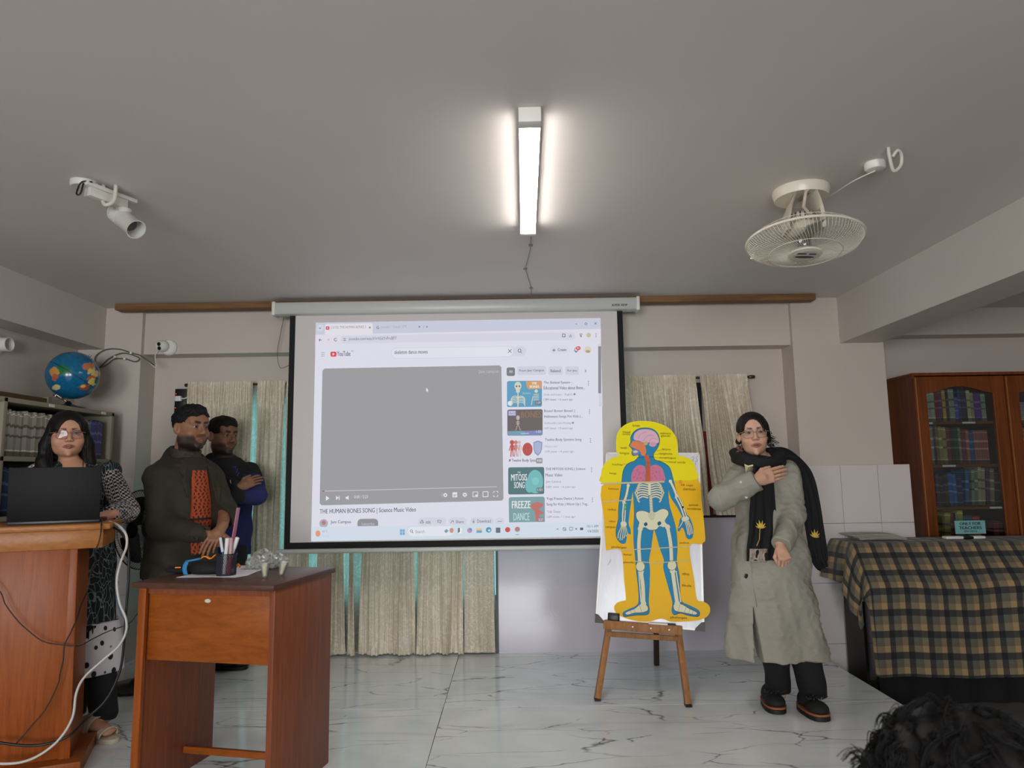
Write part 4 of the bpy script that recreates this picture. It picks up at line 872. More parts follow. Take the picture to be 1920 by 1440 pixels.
# sign standing on the table in front of the bookcase
TY = 5.06
sg = thing('table_sign', 'pale turquoise card sign reading ONLY FOR TEACHERS', 'sign', (A(1820, 1010, TY)[0], TY, .818))
zc0, zc1 = A(1820, 1001, TY)[2], A(1820, 976, TY)[2]; xs0, xs1 = A(1791, 990, TY)[0], A(1848, 990, TY)[0]
MB().box(xs0, xs1, TY, TY + .004, zc0, zc1).build('card', mat('turquoise_card', (122, 176, 176), .5), sg)
MB().box((xs0 + xs1) / 2 - .02, (xs0 + xs1) / 2 + .02, TY + .004, TY + .03, .818, zc0 + .03).build('stand', M_DARKW, sg)
def textmesh(body, bold=0, shear=0):
    V, F = textmesh0(body, shear)
    if bold: n = len(V); k = [0, .7, 1.4]; V = np.concatenate([V + [bold * 1.6 * a, 0] for a in k]); F = F + [[i + n * j for i in f] for j in (1, 2) for f in F]
    return V, F
def textmesh0(body, shear=0):
    cu = bpy.data.curves.new('t', 'FONT'); cu.body = body; cu.size = 1; cu.resolution_u = 2; cu.shear = shear
    o = bpy.data.objects.new('t', cu); COL.objects.link(o); dg = bpy.context.evaluated_depsgraph_get(); me = bpy.data.meshes.new_from_object(o.evaluated_get(dg))
    V = np.array([v.co[:2] for v in me.vertices]).reshape(-1, 2); F = [list(p.vertices) for p in me.polygons]
    bpy.data.objects.remove(o); bpy.data.curves.remove(cu); bpy.data.meshes.remove(me); return V, F
def fit(V, x0, y0, w, h=None):      # into a box: left, baseline-bottom, width, height
    lo, hi = V.min(0), V.max(0); s = hi - lo; W = V - lo; W[:, 0] *= w / s[0]; W[:, 1] *= (h / s[1] if h else w / s[0]); W[:, 0] += x0; W[:, 1] += y0; return W
g = MB(); wS, hS = xs1 - xs0, zc1 - zc0
for t, fx0, fz, fw, fh in (('ONLY FOR', .15, .66, .70, .23), ('TEACHERS', .13, .34, .74, .23), ('(Mr.DEO)', .29, .10, .42, .16)):
    V, F = textmesh(t, .02); V = fit(V, xs0 + fx0 * wS, zc0 + fz * hS, fw * wS, fh * hS); g.add([(x, TY - .0008, z) for x, z in V], F)
g.build('lettering', BLACK_MAT, sg, fixn=False)

# ================================================================ black pedestal fan behind the woman
c = Vector(A(262, 993, 4.55)); pf = thing('pedestal_fan', 'black pedestal fan with wire cage between the woman and the man', 'fan', (c.x, c.y + .08, 0))
TB = Matrix.Translation(c) @ rotz(math.radians(-25)) @ Matrix.Rotation(math.radians(90), 4, 'X')
R = .25
M_BW = mat('black_wire', (22, 22, 23), .35)
g = MB()
for i in range(80):
    a = 2 * math.pi * i / 80
    for sgn in (1, -1): g.tube([TB @ Vector((r * math.cos(a + .3 * (1 - r / R)), r * math.sin(a + .3 * (1 - r / R)), z * sgn)) for r, z in ((.05, .055), (.15, .05), (.22, .03), (R, .004))], .0013, 4)
tag(g.build('guard', mat('grey_wire_guard', (84, 84, 86), .4), pf), kind='stuff')
for r, z in ((R, 0), (.15, .05)):
    MB().tube([TB @ Vector((r * math.cos(2 * math.pi * j / 64), r * math.sin(2 * math.pi * j / 64), z)) for j in range(64)], .004 if z == 0 else .002, 6, closed=True).build('guard_ring', M_BW, pf, smooth=True)
MB().lathe([(0, .06), (.05, .058), (.052, .05), (0, .05)], 24, T=TB).build('badge', BLACK_PL, pf, smooth='auto')
for i in range(3):
    a0 = 2.1 * i
    MB().grid(lambda u, v: TB @ Vector(((.03 + .18 * u) * math.cos(a0 + (v - .5) * 1.5), (.03 + .18 * u) * math.sin(a0 + (v - .5) * 1.5), .02 * (v - .5))), 8, 8).build('blade', BLACK_PL, pf, smooth=True, solid=.002)
MB().lathe([(.03, -.04), (.065, -.06), (.065, -.13), (.04, -.16), (0, -.16)], 24, T=TB).build('motor', BLACK_PL, pf, smooth='auto')
MB().tube([(c.x, c.y + .09, .03), (c.x, c.y + .09, c.z - .02)], .016, 12).build('pole', BLACK_PL, pf, smooth='auto')
MB().lathe([(.19, 0), (.19, .015), (.06, .035), (.03, .06), (0, .06)], 32, T=Matrix.Translation((c.x, c.y + .09, 0))).build('base', BLACK_PL, pf, smooth='auto')
# ================================================================ projection screen with the projected browser page
SY = 5.0
scr = thing('projection_screen', 'pulled-down projection screen showing a paused video web page', 'projection screen', (-.4, SY, CZ))
M_CASE = mat('screen_case', (196, 198, 194), .35); M_SCRF = mat('screen_fabric', (214, 208, 205), .8, bmp=.03, bs=400, bd=.0005)
cx0, cx1 = -1.735, .93
prc = [(4.955, 2.585), (4.948, 2.56), (4.948, 2.525), (4.958, 2.500), (4.985, 2.493), (5.045, 2.495), (5.045, 2.588)]
g = MB(); n = len(prc); g.v = [(cx0, y, z) for y, z in prc] + [(cx1, y, z) for y, z in prc]
g.f = [tuple(range(n)), tuple(range(n, 2 * n))] + [(i, (i + 1) % n, n + (i + 1) % n, n + i) for i in range(n)]; g.m = [0] * len(g.f)
cs = g.build('case', M_CASE, scr, bevel=.003)
for x in (cx0, cx1):
    MB().box(x - .012, x + .012, 4.944, 5.05, 2.489, 2.592).build('end_cap', WHITE_PL, cs, bevel=.006)
for x in (cx0 + .05, cx1 - .03): MB().box(x - .015, x + .015, 4.98, 5.03, 2.585, CZ - .03).build('hanger', STEEL, scr)
fx0, fx1, fz0, fz1 = -1.622, .816, .812, 2.50
MB().box(fx0, fx1, SY, SY + .002, fz0, fz1).build('fabric', M_SCRF, scr)
MB().box(fx0 - .005, fx0 + .036, SY - .0008, SY, fz0, fz1).build('black_border', BLACK_MAT, scr); MB().box(fx1 - .036, fx1 + .005, SY - .0008, SY, fz0, fz1).build('black_border', BLACK_MAT, scr)
MB().box(fx0 + .036, fx1 - .036, SY - .0008, SY, fz0, fz0 + .045).build('black_border', BLACK_MAT, scr)
MB().tube([(fx0 - .055, SY, fz0 - .016), (fx0 - .04, SY, fz0 - .016), (fx1 + .04, SY, fz0 - .016), (fx1 + .055, SY, fz0 - .016)], [.014, .017, .017, .014], 12).build('weight_bar', M_CASE, scr, smooth='auto')
V, F = textmesh('SUPER VIEW', .02, .25); p0 = A(1147, 574, 4.947); p1 = A(1177, 569.5, 4.947)
V = fit(V, p0[0], p0[2], p1[0] - p0[0], p1[2] - p0[2]); MB().add([(x, 4.9472, z) for x, z in V], F).build('case_lettering', BLACK_MAT, cs, fixn=False)

EM = {}
def em(c):
    if c not in EM: EM[c] = emit('projected_%d_%d_%d' % c, c, .92)
    return EM[c]
LAY = {}
class Ui:                       # flat picture pieces, in picture units, gathered by layer
    def __init__(s): s.mb = MB(); s.mats = []; s.k = 0
    def mi(s, c):
        if c not in s.mats: s.mats.append(c)
        return s.mats.index(c)
    def W(s, x, y, l): p = A(570 + x * .32638, 580 + y * .32638, SY - .0012 - l * .0004); return tuple(p)
    def poly(s, pts, c, l=1): s.mb.add([s.W(x, y, l) for x, y in pts], [tuple(range(len(pts)))], s.mi(c))
    def rr(s, x0, y0, x1, y1, r, c, l=1, sk=0.0):
        P = []
        for cx_, cy_, a0 in ((x1 - r, y1 - r, 0), (x0 + r, y1 - r, 90), (x0 + r, y0 + r, 180), (x1 - r, y0 + r, 270)):
            for k in range(5):
                a = math.radians(a0 + k * 22.5); x = cx_ + r * math.cos(a); P.append((x, cy_ + r * math.sin(a) - sk * (x - x0)))
        s.poly(P, c, l)
    def disc(s, x, y, rx, c, l=2, ry=None, n=20): s.poly([(x + rx * math.cos(2 * math.pi * k / n), y + (ry or rx) * math.sin(2 * math.pi * k / n)) for k in range(n)], c, l)
    def line(s, pts, w, c, l=3):
        for (x0, y0), (x1, y1) in zip(pts, pts[1:]):
            d = math.hypot(x1 - x0, y1 - y0) or 1; nx_, ny_ = -(y1 - y0) / d * w / 2, (x1 - x0) / d * w / 2
            s.poly([(x0 + nx_, y0 + ny_), (x1 + nx_, y1 + ny_), (x1 - nx_, y1 - ny_), (x0 - nx_, y0 - ny_)], c, l)
    def ring(s, x, y, r, w, c, l=3, a0=0, a1=360):
        s.line([(x + r * math.cos(math.radians(a)), y + r * math.sin(math.radians(a))) for a in np.linspace(a0, a1, 17)], w, c, l)
    def text(s, t, x0, y1, x1, h, c, l=4, bold=.0, sk=.016, shear=0):   # left, baseline, right, total height
        V, F = textmesh(t, bold, shear); V = fit(V, 0, 0, x1 - x0, h)
        s.mb.add([s.W(x0 + x, y1 - y - sk * x, l) for x, y in V], F, s.mi(c))
    def build(s, name): return s.mb.build(name, [em(c) for c in s.mats], scr, fixn=False)
SK = .016
U = Ui()
PG = (218, 218, 231); INK = (92, 92, 100); INK2 = (140, 140, 150); FRM = (197, 200, 216)
U.poly([(68, 77), (1703, 50), (1726, 1303), (41, 1333)], PG, 0)
U.poly([(68, 77), (1703, 50), (1705, 112), (66, 146)], FRM, 1)                 # tab strip
U.poly([(66, 146), (1705, 112), (1706, 180), (64, 214)], (219, 216, 228), 1)    # tool bar
U.rr(120, 84, 395, 150, 14, (222, 219, 229), 2, SK); U.rr(75, 90, 112, 126, 12, (208, 209, 222), 2, SK)
U.line([(86, 105), (92, 111), (98, 105)], 3, INK, 3)
U.rr(125, 98, 146, 117, 4, (200, 96, 100), 3); U.poly([(132, 103), (132, 112), (140, 107)], (235, 225, 228), 4)
U.text('(13135) THE HUMAN BONES S', 154, 116, 356, 20, INK2); U.text('×', 372, 110, 384, 11, INK, bold=.02)
U.text('G', 416, 113, 431, 17, (120, 120, 130), bold=.03); U.text('youtube - Google 검색', 441, 112, 588, 21, (165, 165, 180)); U.text('×', 658, 105, 668, 10, INK, bold=.02); U.line([(686, 92), (686, 108)], 2, INK2); U.text('+', 700, 106, 712, 12, INK)
U.line([(1558, 84), (1570, 84)], 2.5, INK); U.ring(1620, 83, 6, 2.5, INK); U.line([(1669, 75), (1681, 87)], 2.5, INK); U.line([(1681, 75), (1669, 87)], 2.5, INK)
U.line([(86, 176), (102, 176)], 3, INK); U.line([(93, 169), (86, 176), (93, 183)], 3, INK); U.line([(130, 175), (146, 175)], 2.5, (180, 178, 190)); U.line([(139, 168), (146, 175), (139, 182)], 2.5, (180, 178, 190)); U.ring(181, 174, 8, 3, INK, 3, 20, 320)
U.rr(212, 152, 1560, 196, 20, (209, 209, 223), 2, SK); U.line([(226, 168), (240, 168)], 3, INK); U.line([(226, 178), (240, 178)], 3, INK); U.disc(229, 168, 3.5, INK); U.disc(237, 178, 3.5, INK)
U.text('youtube.com/watch?v=h5dYvPruBFY', 257, 184, 532, 24, (120, 120, 130))
U.line([(1484, 142), (1500, 142), (1500, 158), (1484, 158), (1484, 142)], 3, INK); U.disc(1497, 156, 5, INK); U.text('☆', 1522, 162, 1541, 19, INK, bold=.01); U.line([(1583, 142), (1600, 142)], 3, INK); U.line([(1583, 149), (1594, 149)], 3, INK); U.disc(1592, 155, 4, INK)
U.disc(1635, 148, 13, (200, 186, 160)); [U.disc(1678, 140 + k * 9, 2.5, INK, 3) for k in range(3)]
# page header
[U.line([(98, 248 + k * 10), (120, 248 + k * 10)], 2.5, INK2) for k in range(3)]
U.rr(152, 243, 187, 272, 8, (214, 82, 88), 3); U.poly([(164, 250), (164, 265), (177, 257)], (236, 228, 230), 4); U.text('YouTube', 190, 269, 267, 28, (96, 94, 102), bold=.015); U.text('BD', 272, 244, 286, 9, INK2)
U.rr(500, 222, 1204, 284, 30, (198, 200, 212), 2, SK * .9); U.rr(502, 224, 1203, 282, 29, (222, 222, 233), 3, SK * .9); U.rr(1204, 212, 1277, 270, 28, (208, 209, 220), 2, SK); U.line([(1204, 213), (1204, 268)], 2, (190, 190, 202), 4)
U.text('skeleton dance moves', 520, 257, 710, 22, INK, 5, .008); U.line([(1172, 229), (1193, 250)], 3, INK, 5); U.line([(1193, 229), (1172, 250)], 3, INK, 5); U.ring(1238, 237, 9, 3, INK, 5); U.line([(1244, 244), (1251, 252)], 3, INK, 5)
U.rr(1412, 208, 1522, 258, 24, (214, 214, 226), 2, SK); U.text('+', 1426, 244, 1446, 18, INK); U.text('Create', 1458, 240, 1508, 16, INK, 4, .015)
U.line([(1552, 240), (1556, 234), (1557, 224), (1564, 219), (1570, 224), (1571, 234), (1575, 240), (1552, 240)], 3, INK); U.disc(1563, 245, 4, INK); U.rr(1562, 212, 1589, 234, 10, (214, 90, 96), 4); U.text('9+', 1567, 229, 1583, 12, (240, 228, 230), 5)
U.disc(1631, 232, 20, (214, 204, 190), 3); U.disc(1631, 242, 14, (176, 160, 130), 4, 8)
U.poly([(1688, 196), (1706, 196), (1716, 560), (1695, 560)], (206, 207, 218), 2); U.rr(1690, 212, 1707, 482, 3, (140, 140, 150), 3, -.0)
# player
U.poly([(118, 340), (1122, 322), (1134, 332), (1146, 1088), (1136, 1099), (102, 1126), (90, 1115), (106, 352)], (156, 156, 158), 2)
U.text('Jam campus', 1002, 372, 1118, 24, (176, 184, 190), 3, .02); U.poly([(702, 450), (702, 473), (707, 468), (711, 476), (714, 474), (710, 467), (716, 466)], (226, 226, 232), 4)
U.line([(105, 1045), (1108, 1019)], 4, (196, 196, 200), 3); U.line([(105, 1045), (118, 1045)], 8, (190, 96, 96), 4)
WI = (226, 226, 230)
U.poly([(126, 1071), (126, 1100), (146, 1085)], WI, 3); U.poly([(184, 1071), (184, 1096), (199, 1083)], WI, 3); U.line([(202, 1071), (202, 1096)], 4, WI); U.poly([(240, 1077), (247, 1077), (256, 1070), (256, 1095), (247, 1089), (240, 1089)], WI, 3)
U.text('0:00 / 2:23', 288, 1086, 367, 17, WI, 3)
U.rr(785, 1058, 812, 1075, 8, (168, 168, 172), 3); U.disc(812, 1067, 11, WI, 4); U.poly([(809, 1062), (809, 1073), (817, 1067)], (120, 120, 124), 5)
U.rr(853, 1051, 880, 1080, 3, WI, 3); U.line([(857, 1066), (876, 1066)], 3, (130, 130, 134), 4); U.line([(857, 1073), (870, 1073)], 3, (130, 130, 134), 4)
for k in range(8): U.line([(924, 1065), (924 + 13 * math.cos(k * .785), 1065 + 13 * math.sin(k * .785))], 5, WI, 3)
U.disc(924, 1065, 9, WI, 3); U.disc(924, 1065, 4, (140, 140, 144), 4)
U.line([(970, 1049), (998, 1048), (998, 1076), (970, 1077), (970, 1049)], 3.5, WI); U.rr(984, 1064, 995, 1073, 1, WI, 3); U.line([(1028, 1048), (1057, 1047), (1057, 1076), (1028, 1077), (1028, 1048)], 4, WI)
for x, y, a, b_ in ((1089, 1047, 1, 1), (1113, 1046, -1, 1), (1089, 1076, 1, -1), (1113, 1075, -1, -1)): U.line([(x + 8 * a, y), (x, y), (x, y + 8 * b_)], 3.5, WI)
U.text('THE HUMAN BONES SONG | Science Music Video', 90, 1182, 644, 34, (100, 100, 108), 3, .012, .022)
U.disc(113, 1230, 25, (170, 176, 182), 3); U.disc(113, 1226, 12, (186, 124, 118), 4); U.text('Jam Campus', 152, 1236, 270, 24, INK, 3, .006, .016); U.rr(307, 1204, 426, 1262, 22, (146, 146, 150), 3, SK); U.text('Subscribe', 330, 1242, 404, 17, (196, 196, 200), 4)
for x0, x1 in ((655, 815), (830, 935), (955, 1090), (1098, 1150)): U.rr(x0, 1196, x1, 1250, 20, (208, 209, 221), 2, SK)
U.line([(668, 1228), (668, 1220), (674, 1218), (678, 1210), (682, 1214), (680, 1220), (686, 1220), (685, 1228), (668, 1228)], 2.5, INK); U.text('45K', 699, 1232, 730, 16, INK, 4); U.line([(768, 1212), (788, 1212), (787, 1222), (781, 1228), (778, 1222), (768, 1222), (768, 1212)], 2.5, INK)
U.line([(842, 1228), (850, 1216), (856, 1212), (856, 1220), (862, 1222)], 2.5, INK); U.text('Share', 873, 1229, 917, 17, INK, 4); U.line([(974, 1208), (974, 1224)], 2.5, INK); U.line([(968, 1218), (974, 1225), (980, 1218)], 2.5, INK); U.text('Download', 995, 1226, 1073, 18, INK, 4); [U.disc(1117 + 8 * k, 1218, 2.5, INK, 4) for k in range(3)]
# recommendations
U.rr(1164, 334, 1212, 383, 10, (126, 126, 132), 3); U.text('All', 1178, 365, 1197, 16, (226, 226, 232), 4)
for t, x0, x1 in (('From Jam Campus', 1237, 1378), ('Related', 1417, 1474), ('For you', 1513, 1568)): U.rr(x0 - 12, 328, x1 + 12, 378, 10, (205, 206, 219), 2, SK); U.text(t, x0, 362, x1, 17, INK, 3, .008)
U.line([(1614, 346), (1621, 354), (1614, 362)], 3, INK)
def thumb(x0, y0, x1, y1, c): U.rr(x0, y0, x1, y1, 10, c, 3, .012)
thumb(1166, 412, 1367, 562, (100, 158, 190)); U.poly([(1275, 413), (1360, 411), (1366, 418), (1366, 455), (1290, 460), (1278, 440)], (206, 158, 118), 4); U.text('THE', 1308, 432, 1338, 14, (236, 230, 226), 5, .03); U.text('BONES', 1297, 452, 1352, 15, (236, 230, 226), 5, .03)
BN = (210, 208, 186)
U.disc(1229, 440, 20, BN, 4, 24); U.disc(1221, 442, 5, (90, 110, 120), 5); U.disc(1237, 442, 5, (90, 110, 120), 5); U.rr(1218, 456, 1240, 478, 5, BN, 4); U.line([(1229, 478), (1229, 560)], 6, BN, 4)
for k in range(5): U.ring(1212, 520 + k * 9, 22, 4, BN, 4, 180, 330); U.ring(1247, 520 + k * 9, 22, 4, BN, 4, 210, 360)
U.line([(1200, 508), (1262, 505)], 4, BN, 4); U.disc(1334, 470, 10, BN, 4); [U.line([(1318, 490 + k * 10), (1350, 488 + k * 10)], 4, BN, 4) for k in range(4)]; U.line([(1315, 500), (1306, 550)], 4, BN, 4); U.disc(1184, 540, 14, (226, 226, 230), 4); U.text('Skeletal', 1255, 486, 1300, 9, (190, 210, 222), 4)
U.rr(1328, 526, 1364, 549, 5, (110, 116, 120), 5); U.text('2:59', 1333, 544, 1359, 14, (226, 226, 230), 6)
thumb(1168, 576, 1371, 726, (112, 104, 104)); U.poly([(1170, 700), (1371, 696), (1371, 716), (1362, 725), (1180, 726), (1170, 718)], (128, 140, 180), 4); U.poly([(1170, 700), (1270, 698), (1270, 726), (1180, 726), (1170, 718)], (120, 160, 176), 4); U.text('BONES', 1246, 624, 1366, 38, (140, 116, 100), 5, .03); U.rr(1173, 582, 1218, 612, 3, (150, 150, 190), 5); U.text('DANCE', 1177, 595, 1214, 10, (226, 226, 236), 6, .02); U.text('ALONG', 1177, 608, 1214, 10, (226, 226, 236), 6, .02)
B2 = (190, 178, 168); U.disc(1229, 623, 10, B2, 5, 14); U.line([(1229, 640), (1229, 668)], 5, B2, 5); [U.line([(1219, 646 + k * 7), (1239, 645 + k * 7)], 3, B2, 5) for k in range(3)]; U.line([(1225, 668), (1216, 696)], 3, B2, 5); U.line([(1233, 668), (1244, 696)], 3, B2, 5); U.text('GoNoodle', 1246, 717, 1292, 9, (226, 226, 236), 6); U.text('1:50', 1334, 709, 1362, 14, (226, 226, 232), 6)
RD_ = (190, 92, 90)
for x, s in ((1195, 1.0), (1217, .85), (1237, .7)):
    cc_ = RD_ if s == 1 else ((196, 130, 126) if s > .8 else (206, 176, 176)); U.disc(x, 764, 13 * s, cc_, 3); U.line([(x, 776), (x, 812)], 16 * s, cc_, 3); U.line([(x - 4, 808), (x - 7, 848)], 6 * s, cc_, 3); U.line([(x + 4, 808), (x + 7, 846)], 6 * s, cc_, 3); U.line([(x - 8, 782), (x - 16, 812)], 5 * s, cc_, 3); U.line([(x + 8, 782), (x + 16, 810)], 5 * s, cc_, 3)
U.disc(1284, 804, 29, (182, 92, 88), 3, 38); U.poly([(1318, 764), (1343, 754), (1369, 762), (1368, 800), (1360, 824), (1344, 842), (1326, 826), (1318, 802)], (140, 150, 190), 3); U.poly([(1323, 769), (1343, 761), (1364, 767), (1363, 800), (1356, 820), (1344, 834), (1330, 821), (1323, 800)], (170, 178, 208), 4)
U.text('♫ Twelve Body Syste', 1176, 881, 1336, 22, INK, 4, .012, .004); U.rr(1333, 854, 1370, 885, 6, (150, 150, 156), 5); U.text('4:06', 1338, 876, 1365, 15, (236, 236, 240), 6)
thumb(1173, 908, 1380, 1064, (92, 122, 126)); U.disc(1328, 990, 46, (120, 182, 186), 4, 68); U.disc(1296, 1010, 26, (120, 182, 186), 4, 44); U.disc(1330, 986, 22, (134, 194, 196), 5); U.text('THE', 1226, 942, 1244, 10, (226, 230, 230), 5); U.text('MITOSIS', 1190, 985, 1281, 38, (232, 234, 234), 5, .012); U.text('SONG', 1207, 1028, 1267, 36, (232, 234, 234), 5, .012); U.rr(1336, 1024, 1374, 1050, 5, (110, 124, 128), 5); U.text('1:51', 1342, 1044, 1368, 15, (236, 236, 240), 6)
U.poly([(1176, 1086), (1186, 1079), (1374, 1076), (1383, 1084), (1384, 1221), (1178, 1224)], (128, 160, 164), 3); U.poly([(1300, 1120), (1340, 1105), (1380, 1120), (1350, 1150), (1382, 1172), (1352, 1180), (1358, 1218), (1332, 1218), (1326, 1160), (1306, 1140)], (186, 118, 112), 4); U.text('FREEZE', 1194, 1144, 1302, 42, (226, 228, 230), 5, .02); U.text('DANCE', 1203, 1214, 1296, 44, (186, 214, 212), 5, .02); U.rr(1344, 1196, 1378, 1220, 5, (150, 130, 130), 5); U.text('3:27', 1348, 1215, 1374, 14, (236, 236, 240), 6)
for t, x0, y, x1, h, c, bd in (('The Skeletal System -', 1377, 432, 1540, 19, INK, .006), ('Educational Video about Bone...', 1377, 461, 1614, 19, INK, .006), ('Smile and Learn - English ●', 1377, 499, 1560, 16, INK2, 0), ('1.8M views  • 6 years ago', 1377, 528, 1544, 16, (120, 120, 130), .004),
    ('Bones! Bones! Bones! |', 1380, 595, 1555, 19, INK, .006), ('Halloween Songs For Kids |...', 1380, 627, 1600, 19, INK, .006), ('GoNoodle | Get Moving ●', 1380, 663, 1550, 16, INK2, 0), ('16M views  • 8 years ago', 1380, 693, 1544, 16, INK2, 0),
    ('Twelve Body Systems Song', 1384, 761, 1594, 20, INK, .006), ('Hopscotch', 1384, 797, 1455, 16, (170, 170, 182), 0), ('11M views  • 4 years ago', 1384, 827, 1550, 16, INK2, 0),
    ('THE MITOSIS SONG | Science', 1388, 929, 1616, 19, INK, .006), ('Music Video', 1388, 961, 1484, 18, INK, .006), ('Jam Campus', 1390, 1000, 1477, 17, INK2, 0), ('528K views  • 6 years ago', 1390, 1030, 1560, 16, INK2, 0),
    ('Yoga Freeze Dance | Action', 1393, 1099, 1604, 19, INK, .006), ('Song for Kids | Warm Up | Yog...', 1393, 1132, 1637, 20, INK, .006), ('Yoga Guppy', 1395, 1172, 1474, 17, INK2, 0), ('1.8M views  • 1 year ago', 1395, 1202, 1557, 16, INK2, 0)): U.text(t, x0, y, x1, h, c, 4, bd, .008)
for x, y in ((1634, 425), (1640, 588), (1646, 754), (1652, 922), (1658, 1094)): [U.disc(x, y - 10 + k * 10, 2.6, INK, 4, n=8) for k in range(3)]
# task bar
U.poly([(42, 1251), (1723, 1221), (1726, 1303), (41, 1333)], (206, 217, 229), 5)
U.disc(80, 1288, 14, (226, 150, 120), 6, 18); U.text('66°F', 105, 1282, 133, 14, (150, 160, 170), 6); U.text('Sunny', 105, 1310, 146, 14, (190, 198, 208), 6)
for k in range(4): U.rr(551 + (k % 2) * 15, 1264 + (k // 2) * 17, 564 + (k % 2) * 15, 1279 + (k // 2) * 17, 1, (130, 170, 208), 6)
U.rr(597, 1250, 862, 1304, 26, (222, 226, 235), 6, SK); U.ring(617, 1273, 7, 2.5, INK, 7); U.line([(622, 1279), (627, 1285)], 3, INK, 7); U.text('Search', 640, 1286, 693, 18, INK2, 7)
U.poly([(804, 1274), (818, 1262), (832, 1272), (816, 1286)], (130, 160, 172), 7); U.disc(848, 1270, 12, (200, 150, 130), 7, 15)
U.rr(884, 1256, 905, 1286, 3, (236, 238, 240), 6); U.poly([(884, 1256), (896, 1256), (896, 1278), (884, 1286)], (120, 120, 126), 7); U.disc(952, 1270, 15, (190, 150, 180), 6); U.disc(957, 1264, 8, (110, 150, 210), 7); U.rr(991, 1258, 1022, 1284, 3, (222, 196, 130), 6); U.rr(991, 1270, 1022, 1284, 2, (120, 160, 200), 7); U.disc(1061, 1267, 16, (90, 150, 180), 6); U.disc(1064, 1270, 7, (190, 220, 220), 7); U.rr(1102, 1254, 1128, 1284, 3, (110, 116, 128), 6); U.disc(1170, 1266, 15, (200, 90, 84), 6); U.disc(1226, 1264, 15, (200, 120, 100), 6); U.disc(1226, 1264, 6, (110, 150, 200), 7); U.ring(1226, 1264, 12, 5, (140, 170, 120), 7, 30, 150); U.line([(1215, 1295), (1235, 1294)], 3, INK2, 7)
U.line([(1450, 1266), (1456, 1259), (1462, 1266)], 2.5, INK, 7); U.ring(1496, 1262, 9, 2.5, INK, 7); U.line([(1488, 1254), (1505, 1271)], 2.5, INK, 7); U.line([(1526, 1252), (1544, 1252), (1544, 1268), (1526, 1270), (1526, 1252)], 2.5, INK, 7); U.poly([(1558, 1258), (1563, 1258), (1568, 1252), (1568, 1270), (1563, 1265), (1558, 1265)], INK2, 7); U.rr(1586, 1254, 1604, 1268, 2, INK, 7)
U.text('10:11 AM', 1626, 1254, 1690, 15, INK, 7); U.text('1/6/2025', 1630, 1282, 1692, 16, INK, 7)
U.build('projected_picture')
# ================================================================ anatomy poster on the whiteboard
M_Y = mat('poster_yellow', (236, 220, 16), .4, spec=.12); M_O = mat('poster_amber', (238, 184, 12), .4, spec=.12)
PC = {}
def pm(c):
    if c not in PC: PC[c] = mat('print_%d_%d_%d' % c, c, .45, spec=.12)
    return PC[c]
po = thing('anatomy_poster', 'yellow laminated cut-out poster of a human body with skeleton', 'poster', tuple(BP(1240, 1165, .012)))
def PW(x, y, l): return tuple(BP(1100 + x * .29181, 770 + y * .29167, .006 + l * .0006))
def smooth_poly(pts, n=5, closed=True):
    P = [np.array(p, float) for p in pts]; k = len(P); out = []
    for i in range(k):
        a, b_, c, d_ = P[i - 1], P[i], P[(i + 1) % k], P[(i + 2) % k]
        for t in np.linspace(0, 1, n, endpoint=False): out.append(.5 * (2 * b_ + (c - a) * t + (2 * a - 5 * b_ + 4 * c - d_) * t * t + (3 * b_ - 3 * c + d_ - a) * t ** 3))
    return out
def tess(pts): return [list(t) for t in tessellate_polygon([[Vector((float(p[0]), float(p[1]), 0)) for p in pts]])]
class Pr:
    def __init__(s): s.mb = MB(); s.mats = []
    def mi(s, m):
        if m not in s.mats: s.mats.append(m)
        return s.mats.index(m)
    def poly(s, pts, c, l=1, sm=0):
        if sm: pts = smooth_poly(pts, sm)
        s.mb.add([PW(x, y, l) for x, y in pts], tess(pts), s.mi(c))
    def line(s, pts, w, c, l=3, sm=0):
        if sm: pts = [(p[0], p[1]) for p in spline([(x, y, 0) for x, y in pts], sm)]
        for (x0, y0), (x1, y1) in zip(pts, pts[1:]):
            d = math.hypot(x1 - x0, y1 - y0) or 1; nx_, ny_ = -(y1 - y0) / d * w / 2, (x1 - x0) / d * w / 2
            s.mb.add([PW(x0 + nx_, y0 + ny_, l), PW(x1 + nx_, y1 + ny_, l), PW(x1 - nx_, y1 - ny_, l), PW(x0 - nx_, y0 - ny_, l)], [(0, 1, 2, 3)], s.mi(c))
    def disc(s, x, y, r, c, l=3, ry=None): s.mb.add([PW(x + r * math.cos(a), y + (ry or r) * math.sin(a), l) for a in np.linspace(0, 2 * math.pi, 17)[:-1]], [tuple(range(16))], s.mi(c))
    def text(s, t, x0, y1, x1, h, c, l=4, sk=-.04):
        V, F = textmesh(t, .004); V = fit(V, 0, 0, x1 - x0, h); s.mb.add([PW(x0 + x, y1 - y - sk * x, l) for x, y in V], F, s.mi(c))
    def build(s, name): return s.mb.build(name, s.mats, po, fixn=False)
top = [(190, 225), (192, 170), (210, 125), (250, 90), (300, 72), (350, 67), (420, 72), (480, 88), (530, 115), (562, 150), (580, 190), (586, 240), (590, 288), (625, 295), (662, 310), (690, 340), (700, 380), (712, 440), (570, 452), (400, 458), (250, 462), (92, 462), (93, 415), (102, 370), (128, 330), (165, 305), (205, 292), (192, 262)]
